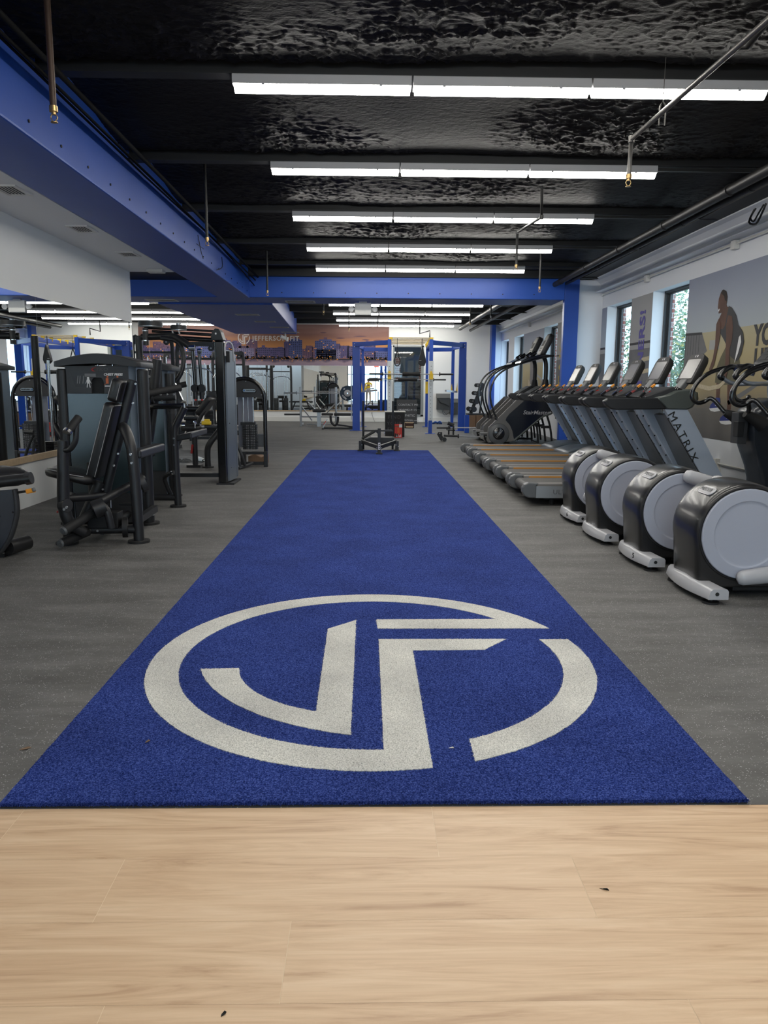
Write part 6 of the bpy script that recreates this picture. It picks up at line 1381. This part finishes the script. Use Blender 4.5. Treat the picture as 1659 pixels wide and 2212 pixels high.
b = B(); b.cyl((-2.67, 24.45, .37), (-2.18, 24.5, .37), .028, 12); mesh('plate_peg', b, charcoal, t)
b = B(); b.pad((-1.55, 24.3, .50), (1, 0, 0), (0, 1, 0), (0, 0, 1), .20, .22, .09, .08); mesh('seat', b, vinyl, t)
b = B(); b.box(-1.62, -1.50, 24.25, 24.4, 0, .47); mesh('seat_post', b, brushed, t)
t = barbell('barbell', 'chrome barbell lying on the silver bench press stand', (-2.67, 24.42, 1.045), (-.40, 24.42, 1.045), .42, mats=brushed)
t = thing('weight_plate', 'navy blue round weight plate on the right end of the chrome barbell', 'weight plate', (-.62, 24.3, 1.045))
b = B(); N_ = 40; cx, cz = -.66, 1.045
b.loft([[(cx + r * math.cos(2 * PI * k / N_), 24.36 + w, cz + r * math.sin(2 * PI * k / N_)) for k in range(N_)] for r, w in ((.225, .05), (.238, .045), (.238, -.045), (.225, -.05), (.20, -.045), (.13, -.045), (.115, -.05), (.02, -.05))]); mesh('rubber_disc', b, plateblue, t)
b = B(); b.loft([[(cx + r * math.cos(2 * PI * k / N_), 24.36 + w, cz + r * math.sin(2 * PI * k / N_)) for k in range(N_)] for r, w in ((.11, -.045), (.108, -.056), (.04, -.056))]); b.k = 1; b.cyl((cx, 24.28, cz), (cx, 24.32, cz), .02, 14); mesh('hub', b, [lightgrey, chrome], t)
text('lettering', 'YORK', .07, (cx - .10, 24.308, cz - .13), (.75, 0, -.66), (.66, 0, .75), whitepr, t, .001, bold=.002)
text('number', '45', .06, (cx - .10, 24.308, cz + .13), (.75, 0, .66), (-.66, 0, .75), whitepr, t, .001, bold=.002)
text('number', '45', .06, (cx + .12, 24.308, cz - .12), (.66, 0, .75), (-.75, 0, .66), whitepr, t, .001, bold=.002)
# ================================================================ ADJUSTABLE BENCH
t = thing('adjustable_bench', 'flat black adjustable bench with curved frame behind the left post of the blue rack', 'weight bench', (-.95, 22.9, 0))
b = B(); b.pad((-1.22, 22.9, .44), (1, 0, 0), (0, 1, 0), (0, 0, 1), .17, .15, .07, .05); b.pad((-.70, 22.9, .44), (1, 0, 0), (0, 1, 0), (0, 0, 1), .32, .15, .08, .05); mesh('pads', b, vinyl, t)
b = B(); b.tube([(-1.12, 22.8, .40), (-1.10, 22.8, .22), (-1.0, 22.8, .12), (-.92, 22.8, .2), (-.90, 22.8, .38)], .035, 12, 4); b.beam((-.95, 22.8, .14), (-.35, 22.9, .05), .05, .05); b.beam((-1.35, 22.9, .03), (-.3, 22.9, .03), .06, .05); b.beam((-1.35, 22.7, .02), (-1.35, 23.1, .02), .05, .04); mesh('frame', b, black, t)
b = B(); b.beam((-1.35, 22.85, .05), (-1.22, 22.85, .30), .03, .03); b.k = 1; b.beam((-1.33, 22.82, .14), (-1.26, 22.82, .24), .02, .02); mesh('rear_support', b, [brushed, red], t)
# ================================================================ PUSH SLED
t = thing('push_sled', 'black push sled with two tall poles parked at the far end of the turf', 'sled', (.22, 15.1, 0))
for x in (-.105, .50):
    b = B(); b.cyl((x, 15.75, .0), (x, 15.7, .985), .022, 14); mesh('pole', b, black, t)
b = B(); b.box(-.10, .50, 15.68, 15.72, .365, .40); mesh('crossbar', b, black, t); b = B(); b.box(-.10, .50, 15.66, 15.70, .145, .175); mesh('crossbar', b, black, t)
b = B(); b.box(.175, .235, 14.42, 14.50, .02, .50); mesh('front_post', b, black, t, bevel=.004)
for sg, x in ((-1, -.155), (1, .57)):
    b = B(); b.beam((.205, 14.50, .135), (x + .03 * -sg, 15.25, .19), .05, .07); mesh('skid_arm', b, black, t, bevel=.004)
    b = B(); b.box(x - .035, x + .035, 15.2, 15.32, .025, .21); mesh('foot_block', b, black, t, bevel=.004)
    b = B(); b.box(x - .06, x + .06, 15.1, 15.35, .0145, .03); mesh('skid_plate', b, deepblack, t)
    b = B(); b.beam((x + .03 * -sg, 15.3, .17), (x + .05 * -sg, 15.75, .17), .05, .06); mesh('side_rail', b, black, t)
bolts(t, [(.16, 14.49, .13), (.25, 14.49, .13), (.16, 14.49, .07), (.25, 14.49, .07), (-.13, 15.19, .13), (.60, 15.19, .10), (.55, 15.19, .13)], .009, m=lightgrey)
b = B(); b.box(.145, .265, 14.38, 14.62, .0145, .03); mesh('skid_plate', b, deepblack, t)
b = B(); b.beam((-.12, 15.5, .24), (.13, 14.6, .44), .035, .04); b.prism([(.09, .47), (.20, .47), (.20, .37)], 14.5, 14.54); mesh('diagonal_brace', b, black, t)
b = B(); b.prism([(-.08, .22), (.0, .25), (.05, .27), (.52, .265), (.52, .10), (.10, .10), (.06, .12), (.0, .17)], 15.35, 15.7); mesh('weight_tray', b, black, t, bevel=.01)
b = B(); b.box(.185, .225, 14.414, 14.42, .10, .23); mesh('sticker', b, whitepr, t)
b = B()
for q in range(3): b.box(.193, .217, 14.412, 14.4145, .115 + q * .037, .137 + q * .037)
mesh('sticker_marks', b, blackpr, t)
# ================================================================ BOXES AND BOARDS BEHIND THE SLED
t = thing('plyo_box', 'black wooden jump box with a pale top edge and grey lettering behind the sled', 'box', (.67, 19.8, 0))
b = B(); b.box(.43, .92, 19.55, 20.05, 0, .625); mesh('box_body', b, chalk, t, bevel=.003)
b = B(); b.box(.42, .945, 19.54, 20.07, .625, .645); mesh('top_edge', b, trimwhite, t)
for z, s_, x in ((.50, 'FIND', .66), (.34, 'YOUR', .66), (.19, 'FIT', .58)): text('lettering', s_, .12, (x, 19.548, z), (1, 0, 0), (0, 0, 1), MATS.get('faint_grey_print') or M('faint_grey_print', (.10, .10, .105), .8), t, .001, sp=1.3)
t = thing('red_carton', 'red and white printed carton standing in front of the black jump box', 'carton', (.76, 19.3, 0))
b = B(); b.box(.66, .845, 19.22, 19.42, 0, .335); mesh('carton_body', b, red, t, bevel=.002)
b = B(); b.box(.77, .847, 19.218, 19.22, .26, .337); b.k = 1; b.box(.665, .76, 19.217, 19.22, .27, .30); b.k = 2; b.box(.66, .70, 19.217, 19.22, .02, .11); b.box(.71, .74, 19.216, 19.22, .03, .10)
b.k = 0
for q in range(4): b.box(.70 + q * .035, .715 + q * .035, 19.216, 19.22, .02, .06 + .02 * (q % 2))
b.k = 3
for x in (.735, .765): b.box(x, x + .005, 19.217, 19.22, .12, .25)
mesh('print', b, [whitepr, card, blackpr, yellow], t)
t = thing('chalkboard', 'black chalkboard panel with pale hand lettering leaning by the glass back door', 'board', (1.3, 26.2, 0))
b = B(); b.prism([(26.15, 0), (26.18, 0), (26.48, .82), (26.45, .82)], .97, 1.66, 'x'); mesh('panel', b, chalk, t)
uy = Vector((0, .30, .82)).normalized()
for v_, s_, sz, x in ((.68, 'CONTACT ME', .105, 1.36), (.50, '(920)982-9115', .105, 1.34), (.30, 'PHITIC', .115, 1.42), (.13, 'PERSONAL.com', .085, 1.42)):
    text('chalk_lettering', s_, sz, Vector((x, 26.147, .0)) + uy * v_, (1, 0, 0), uy, chalkwhite, t, .001)
b = B(); b.box(1.13, 1.40, 23.6, 23.62, 0, .17); b.k = 1; b.box(1.15, 1.38, 23.595, 23.6, .07, .15); b.k = 0; b.box(1.13, 1.40, 23.98, 24.0, 0, .17); b.box(1.13, 1.15, 23.6, 24.0, 0, .17); b.box(1.38, 1.40, 23.6, 24.0, 0, .17); b.box(1.13, 1.40, 23.6, 24.0, 0, .02)
tag(mesh('timber_crate', b, [ply, M('dark_crate_opening', (.05, .02, .015), .8)], loc=(1.27, 23.8, 0)), 'small pale timber crate on the floor right of the jump box', 'crate')
t = thing('wall_cabinet', 'grey wall-mounted equipment box with hanging black cables right of the glass back door', 'box', (2.66, 27.6, .7))
gb = M('warm_grey_box', (.19, .185, .17), .5); db = M('dark_grey_mesh', (.05, .052, .052), .5)
b = B(); b.box(2.42, 2.90, 27.38, 27.69, .86, 1.02); mesh('lid', b, gb, t, bevel=.01)
b = B(); b.box(2.44, 2.90, 27.42, 27.69, .45, .86); mesh('body', b, db, t)
b = B(); b.tube([(2.50, 27.40, .80), (2.56, 27.38, .70), (2.70, 27.38, .66), (2.86, 27.38, .58)], .018, 8, 4); b.tube([(2.62, 27.4, .46), (2.66, 27.38, .33), (2.74, 27.38, .27), (2.9, 27.4, .36)], .008, 6, 4); b.tube([(2.68, 27.4, .46), (2.70, 27.38, .35), (2.78, 27.38, .30)], .006, 6, 4); mesh('cable', b, blackpr, t)
t = thing('wall_cabinet', 'grey equipment box on the back wall, half behind the right blue post', 'box', (3.05, 27.6, .6))
b = B(); b.box(2.91, 3.25, 27.42, 27.69, .70, .84); mesh('lid', b, gb, t, bevel=.01)
b = B(); b.box(2.92, 3.25, 27.44, 27.69, .28, .70); mesh('body', b, db, t)
b = B(); b.tube([(2.96, 27.42, .55), (3.0, 27.4, .42), (3.06, 27.4, .5)], .01, 6, 4); mesh('cable', b, blackpr, t)
# dumbbell tree
t = thing('dumbbell_tree', 'slanting grey dumbbell tree on cardboard boxes right of the blue rack', 'dumbbell rack', (3.4, 24.2, .55))
b = B(); b.beam((3.22, 24.2, .44), (3.56, 24.2, 1.34), .05, .10); b.beam((3.52, 24.3, .44), (3.60, 24.2, 1.30), .05, .08); b.box(3.10, 3.70, 24.0, 24.5, .391, .44); mesh('frame', b, charcoal, t)
for q in range(4):
    z = .58 + q * .245; x = 3.17 + q * .075
    b = B(); b.cyl((x + .14, 24.14, z - .01), (x + .14, 24.20, z - .01), .095, 20); mesh('saddle', b, MATS['slate_side_plate'], t)
for q in range(4):
    z = .58 + q * .245; x = 3.17 + q * .075
    tt = thing('dumbbell', 'small black dumbbell with chrome centre on the %s arm of the dumbbell tree' % ['lowest', 'second lowest', 'second highest', 'highest'][q], 'dumbbell', (x, 24.05, z), 'dumbbells on the slanting tree')
    b = B(); b.cyl((x, 23.95, z), (x, 24.02, z), .072 - q * .004, 18); mesh('head', b, rubber, tt)
    b = B(); b.cyl((x, 24.30, z), (x, 24.37, z), .072 - q * .004, 18); mesh('head', b, rubber, tt)
    b = B(); b.cyl((x, 23.94, z), (x, 23.95, z), .04, 14); b.cyl((x, 24.02, z), (x, 24.30, z), .016, 10); mesh('handle', b, chrome, tt)
b = B(); b.box(3.06, 3.34, 23.9, 24.5, 0, .39); tag(mesh('cardboard_box', b, card, loc=(3.2, 24.2, 0)), 'brown cardboard box left of the blue stub post under the dumbbell tree', 'box')
b = B(); b.box(3.36, 3.85, 23.9, 24.5, 0, .39); tag(mesh('cardboard_box', b, card, loc=(3.6, 24.2, 0)), 'brown cardboard box right of the blue stub post under the dumbbell tree', 'box')
b = B(); b.box(2.68, 2.80, 21.3, 21.42, 0, .50); tag(mesh('blue_stub_post', b, rackblue, loc=(2.74, 21.36, 0), bevel=.005), 'short blue steel post standing on the floor left of the stair climbers', 'post')
# floor barbells on small stands
b_ = barbell('barbell', 'black barbell resting on a low stand left of the stair climbers', (1.80, 20.2, .20), (3.9, 20.1, .22), .36)
t = thing('bar_stand', 'low black two-legged stand holding the floor barbell', 'stand', (2.15, 20.0, 0))
b = B(); b.box(2.07, 2.11, 19.9, 19.96, 0, .26); b.box(2.17, 2.21, 19.7, 19.76, 0, .28); b.box(2.05, 2.23, 19.7, 20.15, .15, .18); mesh('legs', b, black, t); b = B(); b.cyl((2.08, 20.1, .33), (2.24, 20.1, .27), .05, 12); mesh('cradle', b, charcoal, t)
b_ = barbell('barbell', 'chrome barbell with a black sleeve lying nearest the stair climbers', (1.79, 18.16, .13), (3.9, 18.16, .06), .36)
t = thing('landmine_holder', 'black swivelling landmine holder on the floor at the end of the chrome barbell', 'bar holder', (1.71, 18.06, 0)); lmh = t
b = B(); b.beam((1.65, 18.06, .20), (1.75, 18.06, .03), .09, .09); b.cyl((1.79, 17.96, .05), (1.79, 18.16, .05), .05, 16); b.box(1.64, 1.74, 18.01, 18.12, .15, .22); mesh('body', b, black, t, bevel=.008)
b = B(); b.cyl((1.68, 18.0, .19), (1.68, 18.01, .19), .012, 8); mesh('bolt', b, chrome, t)
b = B(); b.tube([(2.2, 26.2, .02), (2.28, 26.1, .08), (2.36, 26.2, .03), (2.42, 26.1, .09), (2.5, 26.25, .02), (2.35, 26.3, .05), (2.25, 26.15, .04)], .03, 8, 3); tag(mesh('blue_band', b, M('blue_rubber', (.02, .08, .30), .5), loc=(2.35, 26.2, 0)), 'crumpled blue band on the floor by the back wall, right of the glass door', 'band')
b = B(); b.tube([(1.72, 26.3, 3.5), (1.72, 26.3, 3.02), (2.06, 26.3, 3.12), (2.06, 26.3, 2.9)], .022, 8, 0); tag(mesh('ceiling_pipe', b, pipeblack, loc=(1.9, 26.3, 3.1)), 'short kinked black pipe above the blue rack near the back wall', 'pipe')
# socket and lead under the mirror
b = B(); b.box(.10, .15, BY - .012, BY, .28, .36); b.k = 1; b.box(.115, .135, BY - .03, BY - .012, .30, .33); b.tube([(.125, BY - .03, .31), (.15, BY - .05, .2), (.22, BY - .08, .01)], .006, 6, 3)
tag(mesh('wall_socket', b, [trimwhite, blackpr], loc=(.12, BY, .3)), 'white wall socket with a black lead below the back wall mirrors', 'socket')
# ================================================================ FAR LEFT CABLE MACHINES
def cable_station(cx, cy, label, h=2.45, w=.95):
    t = thing('cable_machine', label, 'weight machine', (cx, cy, 0))
    for sg in (-1, 1):
        b = B(); b.tube([(cx + sg * w / 2, cy, .02), (cx + sg * w / 2, cy, h - .25), (cx + sg * (w / 2 - .10), cy, h - .04)], .05, 12, 3); mesh('upright', b, charcoal, t)
        b = B(); b.cyl((cx + sg * (w / 2 - .18), cy + .1, .1), (cx + sg * (w / 2 - .18), cy + .1, h - .5), .016, 8); b.cyl((cx + sg * (w / 2 - .32), cy + .1, .1), (cx + sg * (w / 2 - .32), cy + .1, h - .5), .016, 8); mesh('guide_rods', b, chrome, t)
        b = B()
        for q in range(16): b.box(cx + sg * (w / 2 - .25) - .11, cx + sg * (w / 2 - .25) + .11, cy + .04, cy + .18, .12 + q * .035, .15 + q * .035)
        mesh('weight_stack', b, black, t)
        b = B(); b.cyl((cx + sg * (w / 2 - .12), cy - .08, h - .15), (cx + sg * (w / 2 - .12), cy - .03, h - .15), .07, 16); b.k = 1; b.cyl((cx + sg * (w / 2 - .12), cy - .085, h - .15), (cx + sg * (w / 2 - .12), cy - .08, h - .15), .02, 8); mesh('pulley', b, [black, lightgrey], t)
        b = B(); b.beam((cx + sg * w / 2, cy - .6, .04), (cx + sg * w / 2, cy + .5, .04), .09, .08); mesh('foot', b, charcoal, t)
    for z0_, z1_ in ((h - .10, h), (h - .42, h - .37), (.05, .12)): b = B(); b.box(cx - w / 2, cx + w / 2, cy - .045, cy + .045, z0_, z1_); mesh('crossbar', b, charcoal, t)
    b = B(); b.cyl((cx, cy - .25, h - .08), (cx, cy - .25, h - .62), .005, 6); mesh('cable', b, brushed, t)
    b = B(); b.tube([(cx - .42, cy - .25, h - .80), (cx - .30, cy - .25, h - .66), (cx, cy - .25, h - .62), (cx + .30, cy - .25, h - .66), (cx + .42, cy - .25, h - .80)], .016, 10, 3); mesh('pulldown_bar', b, chrome, t)
    b = B(); b.pad((cx, cy - .7, .52), (1, 0, 0), (0, 1, 0), (0, 0, 1), .17, .22, .09, .06); b.cyl((cx, cy - .7, 0), (cx, cy - .7, .48), .04, 12); b.beam((cx, cy - .9, .04), (cx, cy, .04), .08, .08); b.cyl((cx - .25, cy - .45, .72), (cx + .25, cy - .45, .72), .07, 16); b.beam((cx, cy - .7, .2), (cx, cy - .45, .7), .05, .05); mesh('seat', b, vinyl, t)
    return t
cable_station(-5.23, 19.0, 'cable pulldown machine with chrome bars in the far left bay, above the shoulder press')
cable_station(-4.12, 18.8, 'dark cable pulldown machine in the left bay, right of the farther left one', 2.3)
cable_station(-4.35, 24.2, 'dark cable pulldown machine near the back wall mural, seen mostly in the mirror', 2.3)
cable_station(-5.9, 24.4, 'farthest left dark cable pulldown machine, in front of the back wall mirror', 2.3)
t = thing('flat_bench', 'low black flat bench in the far left bay holding a yellow tool', 'weight bench', (-3.9, 17.5, 0)); fbn = t
b = B(); b.pad((-3.9, 17.5, .44), (1, 0, 0), (0, 1, 0), (0, 0, 1), .60, .15, .08, .06); mesh('pad', b, vinyl, t)
b = B(); b.beam((-4.35, 17.5, .22), (-3.45, 17.5, .22), .06, .06); b.box(-4.40, -4.32, 17.3, 17.7, 0, .06); b.box(-3.48, -3.40, 17.3, 17.7, 0, .06); b.beam((-4.36, 17.5, .03), (-4.2, 17.5, .42), .05, .06); b.beam((-3.44, 17.5, .03), (-3.6, 17.5, .42), .05, .06); mesh('frame', b, charcoal, t)
b = B(); b.box(-3.85, -3.66, 17.44, 17.54, .482, .56); b.box(-3.80, -3.68, 17.46, 17.52, .55, .60); yt = 1
fbn.location = (-3.45, 15.75, 0)
tag(mesh('yellow_tool', b, yellow, loc=(-3.75, 17.5, .48), bevel=.02), 'yellow power tool lying on the black bench beyond the cable tower', 'tool')
bpy.data.objects['yellow_tool'].location = (-3.30, 15.75, .48)
t = thing('dumbbell_rack', 'two-tier dumbbell rack along the left side of the far bay', 'dumbbell rack', (-7.2, 21.5, 0))
b = B()
for z in (.45, .85): b.beam((-7.2, 19.6, z), (-7.2, 23.4, z), .30, .04)
for y_ in (19.7, 23.3): b.beam((-7.35, y_, 0), (-7.2, y_, .95), .06, .06); b.box(-7.5, -7.0, y_ - .04, y_ + .04, 0, .05)
mesh('frame', b, charcoal, t)
dm = M('rubber_head', (.015, .015, .016), .5)
for r_ in range(2):
    for q in range(12):
        y_ = 19.85 + q * .30; z = .47 + r_ * .4 + .07
        b = B(); b.cyl((-7.36, y_, z), (-7.27, y_, z), .065, 12); b.cyl((-7.13, y_, z), (-7.04, y_, z), .065, 12); b.k = 1; b.cyl((-7.27, y_, z), (-7.13, y_, z), .015, 8)
        tag(mesh('dumbbell', b, [dm, chrome], loc=(-7.2, y_, z)), '%s black dumbbell from the near end, %s tier of the far left rack' % (['nearest', 'second', 'third', 'fourth', 'fifth', 'sixth', 'seventh', 'eighth', 'ninth', 'tenth', 'eleventh', 'twelfth'][q], ['lower', 'upper'][r_]), 'dumbbell', 'dumbbells on the %s tier of the far rack' % ['lower', 'upper'][r_])
# ================================================================ THE PHOTOGRAPHER (only seen in the far mirror)
t = thing('person', 'person in yellow top and pale trousers holding up a phone in the back mirror', 'person', (.02, -.42, 0))
def skin_body(name, verts, edges, radii, mat, root=0, sub=1):
    org = ORG[t.name]; me = bpy.data.meshes.new(name); me.from_pydata([Vector(v) - org for v in verts], edges, []); me.materials.append(mat)
    o = bpy.data.objects.new(name, me); link(o); o.parent = t; ORG[o.name] = org
    md = o.modifiers.new('skin', 'SKIN'); md.use_smooth_shade = True
    sv = me.skin_vertices[0].data
    for i, r in enumerate(radii): sv[i].radius = (r, r) if not isinstance(r, tuple) else r; sv[i].use_root = (i == root)
    s_ = o.modifiers.new('sub', 'SUBSURF'); s_.levels = sub; s_.render_levels = sub
    return o
fy = -.42
skinm = M('person_skin', (.42, .24, .16), .55)
V = [(0, fy, .96), (0, fy, 1.14), (0, fy, 1.34), (0, fy, 1.47), (0, fy + .01, 1.53), (0, fy + .02, 1.62), (0, fy + .02, 1.70),
     (-.18, fy, 1.42), (-.27, fy + .10, 1.20), (-.10, fy + .30, 1.26), (-.075, fy + .36, 1.29),
     (.18, fy, 1.42), (.27, fy + .10, 1.20), (.10, fy + .30, 1.26), (.075, fy + .36, 1.29),
     (-.10, fy, .90), (-.12, fy + .02, .50), (-.13, fy - .01, .10), (-.13, fy + .12, .04),
     (.10, fy, .90), (.12, fy + .02, .50), (.13, fy - .01, .10), (.13, fy + .12, .04)]
E_ = [(0, 1), (1, 2), (2, 3), (3, 4), (4, 5), (5, 6), (3, 7), (7, 8), (8, 9), (9, 10), (3, 11), (11, 12), (12, 13), (13, 14), (0, 15), (15, 16), (16, 17), (17, 18), (0, 19), (19, 20), (20, 21), (21, 22)]
Rr = [(.15, .11), (.13, .10), (.15, .11), (.09, .08), (.055, .055), (.085, .095), (.07, .08), .055, .042, .030, .028, .055, .042, .030, .028, .085, .058, .04, .035, .085, .058, .04, .035]
skin_body('body', V, E_, Rr, skinm)
for sg in (-1, 1):
    for q in range(4):
        z = 1.245 + q * .022
        skin_body('finger', [(sg * .078, fy + .36, z + .01), (sg * .080, fy + .39, z), (sg * .070, fy + .403, z), (sg * .055, fy + .404, z)], [(0, 1), (1, 2), (2, 3)], [.010, .009, .008, .007], skinm)
    skin_body('thumb', [(sg * .075, fy + .34, 1.27), (sg * .06, fy + .355, 1.285), (sg * .045, fy + .37, 1.29)], [(0, 1), (1, 2)], [.012, .010, .008], skinm)
Vt = [(0, fy, .98), (0, fy, 1.15), (0, fy, 1.34), (0, fy, 1.46), (-.18, fy, 1.42), (-.245, fy + .05, 1.28), (.18, fy, 1.42), (.245, fy + .05, 1.28)]
skin_body('top', Vt, [(0, 1), (1, 2), (2, 3), (3, 4), (4, 5), (3, 6), (6, 7)], [(.165, .125), (.145, .115), (.165, .125), (.09, .085), .07, .06, .07, .06], M('yellow_top', (.75, .55, .04), .8))
Vp = [(0, fy, 1.0), (0, fy, .92), (-.10, fy, .86), (-.12, fy + .02, .50), (-.13, fy - .01, .12), (.10, fy, .86), (.12, fy + .02, .50), (.13, fy - .01, .12)]
skin_body('trousers', Vp, [(0, 1), (1, 2), (2, 3), (3, 4), (1, 5), (5, 6), (6, 7)], [(.16, .12), (.165, .125), .10, .075, .06, .10, .075, .06], M('pale_trousers', (.5, .45, .4), .8))
b = B(); b.loft([[(r * math.cos(2 * PI * k / 16), fy + .005 + r * 1.08 * math.sin(2 * PI * k / 16), z) for k in range(16)] for z, r in ((1.60, .083), (1.66, .097), (1.71, .098), (1.76, .075), (1.785, .03))]); mesh('hair', b, M('dark_hair', (.03, .02, .015), .6), t)
for sg in (-1, 1):
    b = B(); b.cyl((sg * .033, fy + .103, 1.66), (sg * .033, fy + .110, 1.66), .010, 10); mesh('eye', b, blackpr, t)
    b = B(); b.cyl((sg * .09, fy + .015, 1.63), (sg * .103, fy + .01, 1.635), .022, 12); mesh('ear', b, skinm, t)
    b = B(); b.loft([[(sg * .13 + .05 * math.cos(2 * PI * k / 14) * s_, fy + .06 + .13 * math.sin(2 * PI * k / 14) * s_, z) for k in range(14)] for z, s_ in ((0, 1), (.03, 1), (.07, .8), (.09, .5))]); mesh('shoe', b, whitepr, t)
b = B(); b.tube([(0, fy + .10, 1.655), (0, fy + .135, 1.62), (0, fy + .11, 1.612)], .013, 8, 3); mesh('nose', b, skinm, t)
b = B(); b.tube([(-.025, fy + .112, 1.585), (0, fy + .118, 1.583), (.025, fy + .112, 1.585)], .006, 8, 3); mesh('mouth', b, M('lips', (.35, .12, .1), .5), t)
b = B(); b.box(-.075, .075, -.028, -.019, 1.262, 1.338); tag(mesh('phone', b, glossblack, loc=(0, -.02, 1.3), bevel=.002), 'black phone held up in both hands by the person', 'phone')
# ================================================================ LITTER
brown = M('dry_leaf_brown', (.20, .13, .08), .8)
for (x, y_, z, s_, a_, lb) in ((-1.235, 2.60, 0, .022, .5, 'dry brown leaf scrap on the rubber floor left of the turf corner'), (1.86, 2.98, 0, .030, .1, 'thin dark sliver on the rubber floor right of the turf'), (-.80, 2.62, .0165, .012, 1, 'tiny brown leaf scrap on the blue turf left of the ring emblem'),
                             (.30, 2.56, .0165, .010, 0, 'tiny pale scrap beside the foot of the emblem stem'), (.62, 1.80, 0, .013, -.4, 'thin dark splinter on the timber floor at the right'), (-.30, 1.41, 0, .008, .9, 'small dark chip on the timber floor near the bottom left')):
    b = B(); c = Vector((x, y_, z + .001)); u = Vector((math.cos(a_), math.sin(a_), 0)); w = Vector((-u.y, u.x, 0)); k_ = .18 if 'thin' in lb else .5
    b.add([c - u * s_, c - u * s_ * .3 + w * s_ * k_, c + u * s_ * .6 + w * s_ * k_ * .6 + Vector((0, 0, .004)), c + u * s_, c + u * s_ * .2 - w * s_ * k_ + Vector((0, 0, .003))], [(0, 1, 2, 3, 4)]); b.add([Vector(p) - Vector((0, 0, .001)) for p in b.v[:5]], [(4, 3, 2, 1, 0)])
    tag(mesh('floor_scrap', b, trimwhite if 'pale' in lb else (blackpr if 'dark' in lb else brown), loc=(x, y_, z)), lb, 'scrap')
